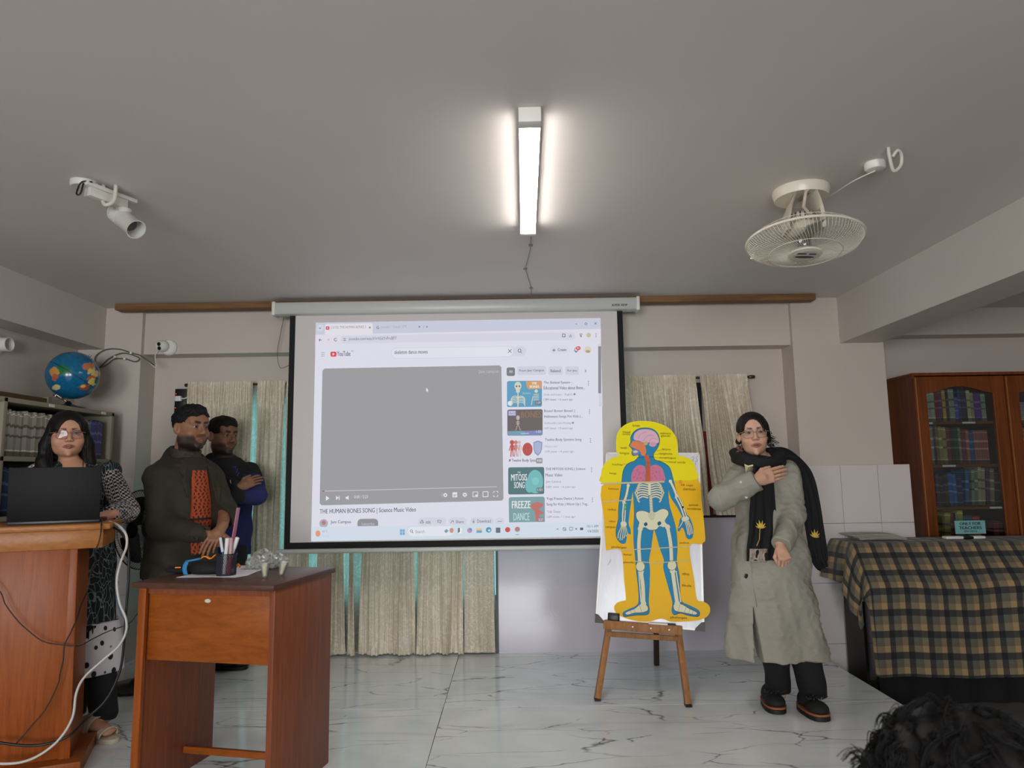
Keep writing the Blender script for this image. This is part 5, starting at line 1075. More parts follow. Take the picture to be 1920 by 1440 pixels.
low = [(97, 484), (250, 470), (400, 462), (570, 456), (712, 440), (738, 580), (762, 815), (750, 845), (735, 860), (660, 872), (690, 1080), (708, 1212), (745, 1225), (780, 1245), (794, 1275), (785, 1310), (755, 1335), (700, 1350), (620, 1356), (540, 1356), (480, 1336), (400, 1356), (320, 1352), (240, 1330), (195, 1305), (176, 1268), (195, 1235), (240, 1220), (252, 1208), (240, 1080), (222, 900), (140, 896), (124, 884), (112, 700)]
def sheet_(pts, name, m, l0, l1):
    n = len(pts); t = tess(pts); g = MB()
    g.add([PW(x, y, l1) for x, y in pts] + [PW(x, y, l0) for x, y in pts], t + [[i + n for i in f[::-1]] for f in t] + [((i + 1) % n, i, n + i, n + (i + 1) % n) for i in range(n)]); return g.build(name, m, po)
sheet_(smooth_poly(top, 3), 'upper_sheet', M_Y, 0, 2.2); sheet_(smooth_poly(low, 3), 'lower_sheet', M_O, 0, 1.6)
D = Pr(); BL = pm((38, 132, 178)); BLD = pm((26, 92, 130)); BO = pm((222, 220, 188)); LN = pm((96, 92, 84)); PK = pm((206, 120, 150)); OUT = pm((20, 54, 72))
head = [(345, 302), (330, 288), (300, 292), (288, 272), (294, 256), (284, 240), (272, 226), (282, 205), (282, 175), (296, 145), (322, 122), (360, 111), (410, 114), (445, 132), (466, 165), (470, 205), (455, 245), (432, 278), (425, 300)]
torso = [(345, 296), (425, 296), (440, 318), (490, 335), (530, 365), (548, 410), (575, 520), (610, 600), (645, 680), (620, 690), (580, 620), (540, 560), (524, 510), (530, 600), (552, 680), (575, 770), (582, 880), (578, 970), (595, 1060), (600, 1170), (612, 1226), (660, 1250), (716, 1280), (722, 1310), (700, 1322), (640, 1312), (600, 1300), (560, 1310), (545, 1285), (550, 1230), (520, 1120), (492, 1010), (496, 960), (468, 880), (440, 780), (430, 775), (416, 880), (402, 960), (408, 1020), (405, 1130), (400, 1230), (406, 1290), (385, 1310), (330, 1312), (280, 1318), (244, 1322), (235, 1296), (270, 1276), (320, 1252), (335, 1215), (330, 1120), (318, 1020), (312, 930), (304, 860), (302, 760), (306, 660), (302, 570), (298, 520), (285, 600), (270, 720), (282, 760), (284, 795), (262, 790), (252, 850), (222, 852), (196, 820), (190, 770), (205, 700), (206, 640), (214, 560), (225, 480), (236, 390), (265, 345), (310, 325)]
D.poly(head, OUT, 4, 3); D.poly([((x - 378) * .97 + 378, (y - 205) * .97 + 205) for x, y in head], BL, 5, 3)
D.poly([((x - 420) * 1.012 + 420, (y - 800) * 1.006 + 800) for x, y in torso], OUT, 3.2, 3); D.poly(torso, BL, 4, 3)
hand_r = [(604, 690), (592, 735), (584, 768), (596, 776), (612, 752), (626, 770), (640, 815), (662, 828), (682, 812), (686, 760), (668, 700), (646, 672)]
D.poly(hand_r, BL, 4.4, 3)
# head organs
D.poly([(302, 175), (312, 145), (345, 125), (395, 122), (438, 138), (460, 172), (464, 205), (440, 212), (405, 206), (370, 210), (340, 196), (310, 190)], pm((222, 178, 196)), 6, 3)
for p in ([(330, 185), (350, 150), (385, 140)], [(360, 200), (390, 165), (430, 160)], [(400, 204), (420, 180), (452, 185)]): D.line(p, 2, pm((176, 130, 150)), 6.6, 4)
D.disc(425, 218, 24, pm((210, 160, 186)), 6.3, 16); D.disc(380, 212, 14, pm((214, 176, 90)), 6.5, 12)
D.poly([(300, 196), (340, 200), (372, 222), (384, 262), (372, 290), (352, 286), (340, 258), (300, 240), (278, 228), (290, 210)], pm((226, 130, 84)), 6.2, 3)
D.poly([(288, 262), (312, 250), (338, 262), (330, 286), (304, 288)], pm((120, 130, 190)), 6.4, 3); D.poly([(300, 262), (322, 258), (330, 268), (306, 274)], pm((222, 214, 150)), 6.8, 3)
D.poly([(368, 290), (396, 285), (408, 330), (412, 455), (378, 458), (382, 330)], pm((200, 96, 60)), 6)
for k in range(9): D.line([(384, 335 + k * 10), (402, 333 + k * 10)], 3, pm((150, 90, 70)), 6.8)
D.poly([(308, 370), (335, 352), (368, 356), (378, 380), (376, 430), (370, 458), (300, 461), (286, 440), (292, 400)], PK, 5.6, 3); D.poly([(412, 358), (450, 350), (485, 372), (498, 410), (500, 452), (412, 458), (408, 400)], PK, 5.6, 3)
rp = random.Random(5)
for _ in range(34):
    x = rp.choice([rp.uniform(300, 372), rp.uniform(416, 492)]); y = rp.uniform(375, 450); D.line([(x, y), (x + rp.uniform(-16, 16), y + rp.uniform(-14, 14))], 1.8, pm((150, 70, 110)), 6.2)
# skeleton
def bone(pts, w, l=6, knob=1.5):
    D.line(pts, w + 3, LN, l - .3, 5); D.line(pts, w, BO, l, 5)
    for p in (pts[0], pts[-1]): D.disc(p[0], p[1], w * knob / 2 + 1.5, LN, l - .2); D.disc(p[0], p[1], w * knob / 2, BO, l + .2)
for k in range(8):
    y = 466 + k * 15; wr = 92 - abs(k - 3) * 6
    for s in (-1, 1):
        pts = [(404 + s * 8, y + 6), (404 + s * wr * .6, y - 2), (404 + s * wr, y + 16), (404 + s * wr * .85, y + 34)]
        if k < 7: D.line(pts, 11, LN, 5.6, 5); D.line(pts, 8, BO, 5.9, 5)
D.poly([(396, 464), (412, 464), (412, 545), (396, 545)], BO, 6.4)
for k in range(11): D.disc(412 + k * .6, 556 + k * 10.5, 13, LN, 6.2, 6); D.disc(412 + k * .6, 556 + k * 10.5, 11.5, BO, 6.5, 4.6)
pel = [(318, 655), (350, 642), (392, 652), (415, 672), (440, 655), (488, 630), (522, 640), (528, 668), (505, 710), (520, 735), (500, 752), (470, 745), (450, 765), (425, 770), (400, 768), (375, 752), (352, 758), (330, 748), (336, 720), (318, 690)]
D.poly(pel, LN, 5.9, 3); D.poly([((x - 422) * .965 + 422, (y - 705) * .955 + 705) for x, y in pel], BO, 6.3, 3); D.poly([(455, 722), (472, 712), (480, 728), (462, 740)], BLD, 6.8, 3); D.poly([(368, 728), (384, 718), (392, 734), (376, 744)], BLD, 6.8, 3); D.poly([(396, 660), (440, 655), (436, 690), (420, 706), (404, 694)], pm((206, 202, 168)), 6.7, 3)
bone([(345, 760), (336, 860), (342, 980)], 22); bone([(520, 748), (540, 860), (546, 985)], 22)
for x, y in ((346, 1002), (548, 995)): D.disc(x, y, 31, LN, 6.3, 33); D.disc(x, y, 28, BO, 6.6, 30)
bone([(350, 1035), (362, 1130), (366, 1240)], 24); bone([(336, 1040), (342, 1130), (350, 1225)], 7); bone([(552, 1030), (566, 1130), (582, 1240)], 24); bone([(575, 1035), (590, 1130), (604, 1225)], 7)
D.poly([(345, 1240), (392, 1250), (396, 1285), (360, 1300), (310, 1302), (262, 1316), (246, 1304), (262, 1290), (310, 1268)], LN, 6, 3); D.poly([(348, 1244), (388, 1254), (392, 1282), (358, 1296), (310, 1298), (264, 1311), (250, 1302), (264, 1292), (312, 1272)], BO, 6.4, 3)
D.poly([(560, 1240), (612, 1240), (660, 1268), (706, 1290), (712, 1308), (690, 1314), (630, 1302), (572, 1292), (556, 1270)], LN, 6, 3); D.poly([(564, 1245), (610, 1245), (658, 1273), (702, 1294), (707, 1306), (690, 1310), (630, 1298), (574, 1287), (560, 1268)], BO, 6.4, 3)
for x0, y0, x1, y1 in ((300, 1276, 318, 1300), (280, 1284, 292, 1306), (340, 1250, 356, 1296), (640, 1262, 626, 1298), (664, 1276, 654, 1304), (600, 1246, 588, 1290), (684, 1286, 678, 1308)): D.line([(x0, y0), (x1, y1)], 2, pm((150, 120, 96)), 6.9)
bone([(268, 482), (256, 545), (240, 590)], 14); bone([(238, 600), (232, 670), (232, 720)], 9); bone([(250, 598), (248, 660), (244, 718)], 7); bone([(538, 455), (560, 500), (578, 548)], 14); bone([(574, 560), (604, 620), (628, 690)], 9); bone([(588, 552), (616, 610), (642, 684)], 7)
for k in range(5): bone([(226 + k * 6, 742), (206 + k * 14, 790 + 4 * (k % 3)), (202 + k * 13, 836 - 12 * abs(k - 1.5))], 5, 6.2, 1.2)
for k in range(5): bone([(622 + k * 8, 706 + k), (632 + k * 10 if k else 600, 745), (640 + k * 10 if k else 590, 800 - 6 * abs(k - 2) - (34 if k == 0 else 0))], 5, 6.2, 1.2)
D.poly([(222, 716), (252, 716), (256, 740), (224, 744)], BO, 6.5, 3); D.poly([(612, 688), (650, 682), (656, 702), (618, 712)], BO, 6.5, 3)
TX = pm((112, 104, 30)); TX2 = pm((120, 82, 22))
for t, x0, y, x1, h in (('brain', 297, 104, 342, 15), ('nasal', 233, 144, 281, 14), ('cavity', 231, 161, 282, 16), ('salivary', 472, 156, 543, 17), ('glands', 478, 172, 538, 17), ('teeth', 217, 246, 260, 14), ('tongue', 212, 284, 274, 16), ('larynx', 486, 259, 541, 17), ('epiglottis', 466, 287, 550, 18), ('esophagus', 469, 312, 572, 17), ('trachea', 164, 352, 232, 13), ('vocal cords', 527, 337, 634, 14), ('lungs', 148, 412, 192, 16)): D.text(t, x0, y, x1, h, TX, 5)
for t, x0, y, x1, h in (('rib cage', 606, 488, 683, 17), ('sternum', 620, 512, 698, 14), ('spinal', 655, 616, 714, 17), ('vertebrae', 644, 637, 734, 15), ('humerus', 140, 508, 206, 13), ('radius', 136, 642, 190, 14), ('ulna', 146, 716, 184, 12), ('carpus', 122, 758, 184, 14), ('phalanges', 160, 886, 257, 17), ('pelvis', 598, 858, 658, 16), ('femur', 238, 930, 292, 12), ('patella', 236, 982, 306, 14), ('tibia', 614, 1056, 660, 15), ('fibula', 612, 1130, 672, 15), ('phalanges', 538, 1338, 645, 18)): D.text(t, x0, y, x1, h, TX2, 5)
for p in ([(232, 346), (330, 344)], [(466, 280), (420, 284)], [(470, 304), (405, 302)], [(527, 332), (430, 318)], [(184, 750), (228, 745)], [(484, 252), (452, 262)]): D.line(p, 1.6, TX, 5.2)
D.build('print')
WT = pm((206, 190, 150))      # clear tape folds across the sheet
tp = Pr()
for p, w in (([(92, 470), (400, 462), (500, 458)], 10), ([(100, 588), (220, 580), (300, 574)], 7), ([(222, 898), (440, 886), (660, 872)], 6), ([(310, 968), (440, 980), (660, 962)], 5)): tp.line(p, w, WT, 7.2)
tp.poly([(594, 448), (612, 448), (612, 470), (594, 470)], pm((226, 150, 40)), 7); tp.disc(617, 622, 7, BLACK_MAT, 7.4); tp.line([(248, 600), (256, 620), (250, 640)], 10, pm((40, 170, 100)), 7.4)
tp.build('tape')
# ================================================================ implicit-surface toolkit for bodies and clothes
def cone(a, b, ra, rb):
    a = np.array(a, np.float32); b = np.array(b, np.float32); ba = b - a; L2 = float(ba @ ba + 1e-12); dr = rb - ra
    def f(P):
        pa = P - a; h = np.clip(pa @ ba / L2, 0, 1); pa -= h[:, None] * ba; return np.sqrt(np.einsum('ij,ij->i', pa, pa)) - (ra + dr * h)
    return f
def ell(c, r, R=None):
    c = np.array(c, np.float32); r = np.array(r, np.float32)
    if R is not None: R = np.asarray(R, np.float32)
    def f(P):
        q = P - c
        if R is not None: q = q @ R
        q = q / r; k0 = np.sqrt(np.einsum('ij,ij->i', q, q)); q /= r; k1 = np.sqrt(np.einsum('ij,ij->i', q, q)) + 1e-9; return k0 * (k0 - 1) / k1
    return f
def smin(a, b, k):
    if k <= 0: return np.minimum(a, b)
    h = np.clip(.5 + .5 * (b - a) / k, 0, 1); return b + (a - b) * h - k * h * (1 - h)
def smax(a, b, k): return -smin(-a, -b, k)
def union(items, k0=.02):
    def f(P):
        d = None
        for it in items:
            g, k = it if isinstance(it, tuple) else (it, k0)
            v = g(P); d = v if d is None else smin(d, v, k)
        return d
    return f
def fnoise(seed, freq, n=10):
    r = np.random.RandomState(seed); D = r.normal(size=(n, 3)); D /= np.linalg.norm(D, axis=1)[:, None]; D *= freq * r.uniform(.6, 1.6, (n, 1)); ph = r.uniform(0, 6.28, n).astype(np.float32); D = D.astype(np.float32)
    return lambda P: np.sin(P @ D.T + ph).sum(1) / math.sqrt(n)
def disp(f, g, amp): return lambda P: f(P) + amp * g(P)
def loft(zs, cx_, cy_, a_, b_, ang=0, pw=2.0, folds=None):
    o = np.argsort(zs); zs = np.array(zs, float)[o]; cx_, cy_, a_, b_ = [np.array(q, float)[o] for q in (cx_, cy_, a_, b_)]; ca, sa = math.cos(ang), math.sin(ang)
    def f(P):
        z = P[:, 2]; X = P[:, 0] - np.interp(z, zs, cx_); Y = P[:, 1] - np.interp(z, zs, cy_); a = np.interp(z, zs, a_); b = np.interp(z, zs, b_)
        x = X * ca + Y * sa; y = -X * sa + Y * ca
        k = (np.abs(x / a) ** pw + np.abs(y / b) ** pw) ** (1 / pw)
        if folds is not None: k = k + folds(np.arctan2(y / b, x / a), z)
        d = (k - 1) * np.minimum(a, b); return np.maximum(np.maximum(d, z - zs[-1]), zs[0] - z)
    return f
def surf(fn, lo, hi, h, B=8, lip=1.25):
    lo = np.array(lo, float); n = np.ceil((np.array(hi, float) - lo) / h / B).astype(int); N = n * B + 1
    cs = [lo[i] + (np.arange(n[i]) + .5) * B * h for i in range(3)]
    Cx = np.stack(np.meshgrid(*cs, indexing='ij'), -1).reshape(-1, 3); d = fn(Cx.astype(np.float32)); R = B * h * .87 * lip
    G = np.repeat(np.repeat(np.repeat(np.sign(d).reshape(n), B, 0), B, 1), B, 2) * 1.0; G = np.pad(G, ((0, 1),) * 3, mode='edge').astype(np.float32)
    act = np.argwhere((np.abs(d) < R).reshape(n)); off = np.stack(np.meshgrid(*[np.arange(B + 1)] * 3, indexing='ij'), -1).reshape(-1, 3)
    for i in range(0, len(act), 400):
        idx = (act[i:i + 400, None, :] * B + off[None]).reshape(-1, 3); v = fn((lo + idx * h).astype(np.float32)); G[idx[:, 0], idx[:, 1], idx[:, 2]] = v
    S = G < 0
    cnt = sum(S[a:N[0] - 1 + a, b:N[1] - 1 + b, c:N[2] - 1 + c].astype(np.int8) for a in (0, 1) for b in (0, 1) for c in (0, 1))
    cell = np.argwhere((cnt > 0) & (cnt < 8)); M = len(cell); idm = -np.ones(N - 1, np.int32); idm[cell[:, 0], cell[:, 1], cell[:, 2]] = np.arange(M)
    acc = np.zeros((M, 3)); nn = np.zeros(M)
    for a in range(3):
        for b in (0, 1):
            for c in (0, 1):
                o0 = np.zeros(3, int); o0[(a + 1) % 3] = b; o0[(a + 2) % 3] = c; o1 = o0.copy(); o1[a] = 1
                p0, p1 = cell + o0, cell + o1; g0 = G[p0[:, 0], p0[:, 1], p0[:, 2]]; g1 = G[p1[:, 0], p1[:, 1], p1[:, 2]]; m = (g0 < 0) != (g1 < 0)
                t = np.where(m, g0 / np.where(m, g0 - g1, 1), 0); acc += np.where(m[:, None], o0 + t[:, None] * (o1 - o0), 0); nn += m
    V = lo + (cell + acc / np.maximum(nn, 1)[:, None]) * h; F = []
    for a in range(3):
        sl0 = [slice(None)] * 3; sl1 = [slice(None)] * 3; sl0[a] = slice(0, -1); sl1[a] = slice(1, None)
        e = np.argwhere(S[tuple(sl0)] != S[tuple(sl1)]); b, c = (a + 1) % 3, (a + 2) % 3
        e = e[(e[:, b] > 0) & (e[:, c] > 0) & (e[:, b] < N[b] - 1) & (e[:, c] < N[c] - 1)]
        q = []
        for db, dc in ((-1, -1), (0, -1), (0, 0), (-1, 0)):
            k = e.copy(); k[:, b] += db; k[:, c] += dc; q.append(idm[k[:, 0], k[:, 1], k[:, 2]])
        q = np.stack(q, 1); s = S[e[:, 0], e[:, 1], e[:, 2]]; q[~s] = q[~s][:, ::-1]; F.append(q[(q >= 0).all(1)])
    return V, np.concatenate(F)
def skinmesh(name, parts, mats, parent=None):      # parts: (V, F, material index, colours or None)
    Vs, Fs, Ms, Cs, o = [], [], [], [], 0
    for V, F, mi, C in parts:
        Vs.append(V); Fs += (np.asarray(F) + o).tolist() if isinstance(F, np.ndarray) else [[i + o for i in f] for f in F]; Ms += [mi] * len(F); Cs.append(np.ones((len(V), 3)) if C is None else C); o += len(V)
    V = np.concatenate(Vs); c = (V.min(0) + V.max(0)) / 2; me = bpy.data.meshes.new(name); me.from_pydata((V - c).tolist(), [], Fs)
    for m in (mats if isinstance(mats, (list, tuple)) else [mats]): me.materials.append(m)
    me.polygons.foreach_set('material_index', Ms); me.polygons.foreach_set('use_smooth', [True] * len(Fs))
    C = np.concatenate(Cs); ca = me.color_attributes.new('Col', 'FLOAT_COLOR', 'POINT'); ca.data.foreach_set('color', np.concatenate([C, np.ones((len(C), 1))], 1).astype(np.float32).ravel())
    o = bpy.data.objects.new(name, me); COL.objects.link(o); return place(o, c, parent)
def sdfobj(name, fn, lo, hi, h, m, parent, col=None):
    V, F = surf(fn, lo, hi, h); return skinmesh(name, [(V, F, 0, None if col is None else col(V))], m, parent)
def vcolmat(name, rough=.5, bs=0, b=.1, sss=0):
    m, nt, bd, N, L = newmat(name); a = N.new('ShaderNodeVertexColor'); a.layer_name = 'Col'; L.new(a.outputs[0], bd.inputs['Base Color']); bd.inputs['Roughness'].default_value = rough
    if sss: bd.inputs['Subsurface Weight'].default_value = sss; bd.inputs['Subsurface Radius'].default_value = (.012, .005, .003); bd.inputs['Subsurface Scale'].default_value = .4
    if bs: bump(nt, noise(nt, texco(nt), bs, 3), b, .001, bd)
    return m
M_SKIN = vcolmat('skin', .58, 350, .08)
M_HAIR = mat('black_hair', (13, 11, 11), .7, bmp=.6, bs=420, bd=.002, spec=.3)
def hairmat(name, col, sc=(110, 110, 5)):
    m, nt, b, N, L = newmat(name); v = texco(nt, sc); n = noise(nt, v, 3, 4, .6); c = s2l(col); L.new(ramp(nt, n, [(.3, [x * .5 for x in c]), (.7, [x * 1.6 for x in c])]), b.inputs['Base Color']); b.inputs['Roughness'].default_value = .55; b.inputs['Specular IOR Level'].default_value = .25; bump(nt, n, .35, .002, b); return m
M_HAIR2 = hairmat('black_hair_strands', (18, 15, 14))

class Head:
    def __init__(s, c, yaw, pitch=0, roll=0, scale=1.0, fat=1.0, male=False, beard=0, skin=(178, 130, 102), mouth=0.0, jaw=1.0, lip=(150, 84, 78), stub=.5, lid=.006):
        fem = not male; jw = jaw * (.86 if fem else 1.0)
        s.c = np.array(c, float); s.sc = scale; s.skin = np.array(s2l(skin)); s.beard = beard; s.lipc = np.array(s2l(lip)); s.male = male; s.mouth = mouth; s.stub = stub
        s.R = np.array(Matrix.Rotation(math.pi + yaw, 3, 'Z') @ Matrix.Rotation(pitch, 3, 'X') @ Matrix.Rotation(roll, 3, 'Y'))
        m = mouth; f = fat; I = []
        I += [ell((0, -.018, .036), (.076, .094, .080)), (ell((0, .022, -.02), (.064 * f, .066, .088)), .03), (ell((0, .03, -.07 - m), (.047 * f * jw, .050, .040)), .03)]
        for x in (-1, 1):
            I += [(ell((x * .036 * f, .055, -.034), (.026 * f, .028, .028)), .02), (ell((x * .046 * f * jw, .008, -.060 if fem else -.064), (.018 if fem else .021, .030, .030)), .03)]
        I += [(ell((0, .073, -.103 - m), ((.014 if fem else .021) * jaw, .015, .013)), .02), (cone((-.042, .070, .030), (.042, .070, .030), .012, .012), .02), (ell((0, .058, .058), (.055, .026, .04)), .03)]
        I += [(cone((0, .087, .014), (0, .108, -.024), .0062, .0095), .012), (ell((0, .1, -.031), (.0115 if fem else .0135, .013, .009)), .008)]
        for x in (-1, 1): I += [(ell((x * .0125, .096, -.033), (.0075, .011, .008)), .006)]
        s.base = union(I)
        s.ey = [(x * .0315, .0735, .004) for x in (-1, 1)]
        s.lips = [cone((-.0245, .0805, -.0640), (-.006, .0940, -.0600), .0026, .0044), cone((-.006, .0940, -.0600), (.006, .0940, -.0600), .0044, .0044), cone((.006, .0940, -.0600), (.0245, .0805, -.0640), .0044, .0026)]
        s.lipl = [cone((-.022, .0805, -.0660 - m * .6), (0, .0925, -.0710 - m), .0026, .0053), cone((0, .0925, -.0710 - m), (.022, .0805, -.0660 - m * .6), .0053, .0026)]
        gap = [cone((-.018, .090, -.0655 - m * .4), (.018, .090, -.0655 - m * .4), .0016, .0016), cone((-.008, .097, -.0658 - m * .5), (.008, .097, -.0658 - m * .5), .0016 + m * .7, .0016 + m * .7)]
        bw = .0022 if fem else .0042; s.brow = [cone((x * .015, .0865, .0260), (x * .036, .0815, .0305), bw, bw) for x in (-1, 1)] + [cone((x * .036, .0815, .0305), (x * .053, .065, .0240), bw, bw * .5) for x in (-1, 1)]
        def local(q):
            d = s.base(q)
            for e in s.ey: d = smax(d, -ell((e[0], e[1] + .022, e[2]), (.0175, .017, .0105))(q), .012)
            for e in s.ey:
                r = .0158; sp = np.linalg.norm(q - np.array(e), axis=1) - r
                up = np.maximum(sp, -(q[:, 2] - e[2] - lid + .25 * 0 + 6 * (q[:, 0] - e[0]) ** 2)); dn = np.maximum(sp, q[:, 2] - e[2] + .0055)
                d = smin(d, up, .004); d = smin(d, dn, .004)
            for l in s.lips + s.lipl: d = smin(d, l(q), .005)
            for g in gap: d = smax(d, -g(q), .0025)
            for x in (-1, 1):
                d = smin(d, ell((x * .077, -.012, -.004), (.010, .020, .032), np.array(Matrix.Rotation(x * .35, 3, 'Z')))(q), .006); d = smax(d, -ell((x * .086, -.004, -.002), (.006, .011, .019))(q), .006)
                d = smax(d, -ell((x * .0085, .1, -.0405), (.0032, .004, .003))(q), .002)
            for b in s.brow: d = smin(d, b(q) + .0028, .004)
            return d
        s.local = local
    def toL(s, P): return (P - s.c.astype(np.float32)) @ (s.R / s.sc).astype(np.float32)
    def toW(s, q): return np.asarray(q) @ s.R.T * s.sc + s.c
    def fn(s, P): return s.local(s.toL(P)) * s.sc
    def colour(s, V):
        q = s.toL(V); C = np.tile(s.skin, (len(V), 1)); mix = lambda C, w, c: C * (1 - w[:, None]) + np.array(c) * w[:, None]; sst = lambda x, a, b: np.clip((x - a) / (b - a), 0, 1) ** 2 * (3 - 2 * np.clip((x - a) / (b - a), 0, 1))
        ck = np.exp(-(((np.abs(q[:, 0]) - .036) / .02) ** 2 + ((q[:, 2] + .03) / .022) ** 2)) * sst(q[:, 1], .03, .07); C = mix(C, ck * .35, s.skin * np.array([1.08, .82, .78]))
        dl = np.minimum.reduce([l(q) for l in s.lips + s.lipl]); C = mix(C, (1 - sst(dl, .0008, .0036)) * .85, s.lipc)
        inm = np.exp(-((q[:, 0] / .014) ** 2 + ((q[:, 2] + .0658 + s.mouth * .5) / (.0022 + s.mouth * .5)) ** 2)) * (q[:, 1] > .07) * (q[:, 1] < .0925); C = mix(C, np.clip(inm * 1.2, 0, 1) * (.9 if s.mouth else .55), s2l((40, 16, 16)))
        db = np.minimum.reduce([b(q) for b in s.brow]); C = mix(C, (1 - sst(db, .0026, .0052)) * .92, s2l((22, 17, 15)))
        for e in s.ey:
            r = np.linalg.norm((q - np.array([e[0], e[1] + .012, e[2]])) / np.array([1.35, 1, 1]), axis=1); C = mix(C, (1 - sst(r, .010, .022)) * .22, s.skin * .55)
            ll = np.exp(-((q[:, 2] - e[2] - .005) / .0022) ** 2) * (np.abs(q[:, 0] - e[0]) < .016) * (np.linalg.norm(q - np.array(e), axis=1) < .0175); C = mix(C, ll * .75, s2l((20, 15, 14)))
        if s.beard:
            w = sst(-q[:, 2], .035, .06) * sst(q[:, 1] + .09, .04, .06); nolip = sst(dl, .001, .006); mus = np.exp(-((q[:, 2] + .048) / .007) ** 2) * (np.abs(q[:, 0]) < .03) * sst(q[:, 1], .06, .08)
            up = sst(np.abs(q[:, 0]) * 1.0 + (-q[:, 2] - .03) * .9, .05, .068); chin = sst(-q[:, 2], .078, .088)
            w = w * sst(q[:, 2], -.150, -.128); cb = np.clip(np.maximum(np.maximum(up * w * .85, chin * w), mus * .9 * s.stub), 0, 1) * nolip * (q[:, 1] > -.03); cb = cb ** .55; C = mix(C, cb * s.beard, s2l((20, 16, 14)))
        return C
    def eyes(s, look=(0, 0)):
        out = []
        for e in s.ey:
            r = .0138; rings = [0, 8, 13, 22, 32, 34, 45, 65, 90, 130]; V = []; C = []; F = []; n = 18; Rl = np.array(Matrix.Rotation(look[0], 3, 'Z') @ Matrix.Rotation(look[1], 3, 'X'))
            for a in rings:
                for k in range(n):
                    t = 2 * math.pi * k / n; p = np.array([math.sin(math.radians(a)) * math.cos(t), math.cos(math.radians(a)), math.sin(math.radians(a)) * math.sin(t)]) * r; V.append(s.toW(np.array(e) + Rl @ p)); C.append(s2l((10, 8, 8)) if a < 12 else s2l((40, 25, 17)) if a < 33 else s2l((150, 140, 132)))
            for i in range(len(rings) - 1):
                for k in range(n): F.append([i * n + k, i * n + (k + 1) % n, (i + 1) * n + (k + 1) % n, (i + 1) * n + k])
            out.append((np.array(V), F, 1, np.array(C)))
        return out
M_EYE = vcolmat('eyes', .08)
def handp(wrist, fdir, up, side=1, curl=((.1, .1, .1),) * 4, s=1.0, thumb=(.9, .15, -.2), spread=.06):
    x = np.array(fdir, float); x /= np.linalg.norm(x); z = np.array(up, float); z -= x * (z @ x); z /= np.linalg.norm(z); y = np.cross(z, x) * side; w = np.array(wrist, float)
    P = lambda a, b, c: w + (x * a + y * b + z * c) * s
    it = [(cone(P(-.03, 0, 0), P(.03, 0, 0), .027 * s, .028 * s), .02)]; ys = (.030, .010, -.010, -.028); kx = (.088, .092, .086, .077)
    for b, k in zip(ys, kx): it.append((cone(P(.01, b * .6, 0), P(k, b, .003), .015 * s, .0115 * s), .012))
    it.append((cone(P(.03, .022, -.008), P(.05, .012, -.008), .016 * s, .014 * s), .012)); it.append((cone(P(.03, -.02, -.008), P(.06, -.018, -.006), .014 * s, .012 * s), .012))
    nails = []
    for i, (b, k) in enumerate(zip(ys, kx)):
        L = ((.044, .026, .021), (.049, .030, .022), (.045, .028, .021), (.035, .021, .019))[i]; r = (.0090, .0092, .0086, .0076)[i]; p = P(k, b, .003); a = 0; sp = (1.5 - i) * spread; cu = curl[i]
        fx = x * math.cos(sp) + y * math.sin(sp)
        for j in range(3):
            a += cu[j]; d = fx * math.cos(a) - z * math.sin(a); q = p + d * L[j] * s; it.append((cone(p, q, r * s, r * .90 * s), .0035)); r *= .90
            if j == 2: nails.append((q + (z * math.cos(a) + fx * math.sin(a)) * r * .75 * s - d * .002 * s))
            p = q
    p = P(.022, .026, -.008); tx = np.array(thumb); d1 = x * (.75) + y * tx[0] * .9 + z * tx[2]; d1 /= np.linalg.norm(d1); q = p + d1 * .04 * s; it.append((cone(p, q, .0145 * s, .0115 * s), .008))
    d2 = x * (.95) + y * tx[1] + z * (tx[2] * 1.2); d2 /= np.linalg.norm(d2); q2 = q + d2 * .03 * s; it.append((cone(q, q2, .0110 * s, .0098 * s), .004)); q3 = q2 + d2 * .024 * s; it.append((cone(q2, q3, .0098 * s, .0078 * s), .004))
    return union(it), nails, w + x * .09 * s
def handpart(h, skin, res=.0022, tint=1.0):
    fn, nails, c = h; lo, hi = c - .15, c + .15; V, F = surf(fn, lo, hi, res, 8, 1.3); sk = np.array(s2l(skin)) * tint
    C = np.tile(sk, (len(V), 1)); nd = np.min([np.linalg.norm(V - n_, axis=1) for n_ in nails], axis=0); w_ = np.clip(1 - nd / .0062, 0, 1)[:, None]; C = C * (1 - w_) + np.minimum(sk * np.array([1.25, 1.15, 1.15]), 1) * w_; return (V, F, 0, C)
def person(label, foot, head, headlo, headhi, neck, hands, core, corebox, skin, look=(0, 0), name='person'):
    root = thing(name, label, 'person', foot); parts = []
    fh = union([head.fn, (neck, .02)]); V, F = surf(fh, headlo, headhi, .0027 * head.sc, 8, 1.3); C = head.colour(V); parts.append((V, F, 0, C)); parts += head.eyes(look)
    for h in hands: parts.append(handpart(h, skin))
    V, F = surf(core, corebox[0], corebox[1], .014, 8, 1.4); parts.append((V, F, 0, np.tile(np.array(s2l(skin)), (len(V), 1))))
    b = skinmesh('body', parts, [M_SKIN, M_EYE], root); return root, b
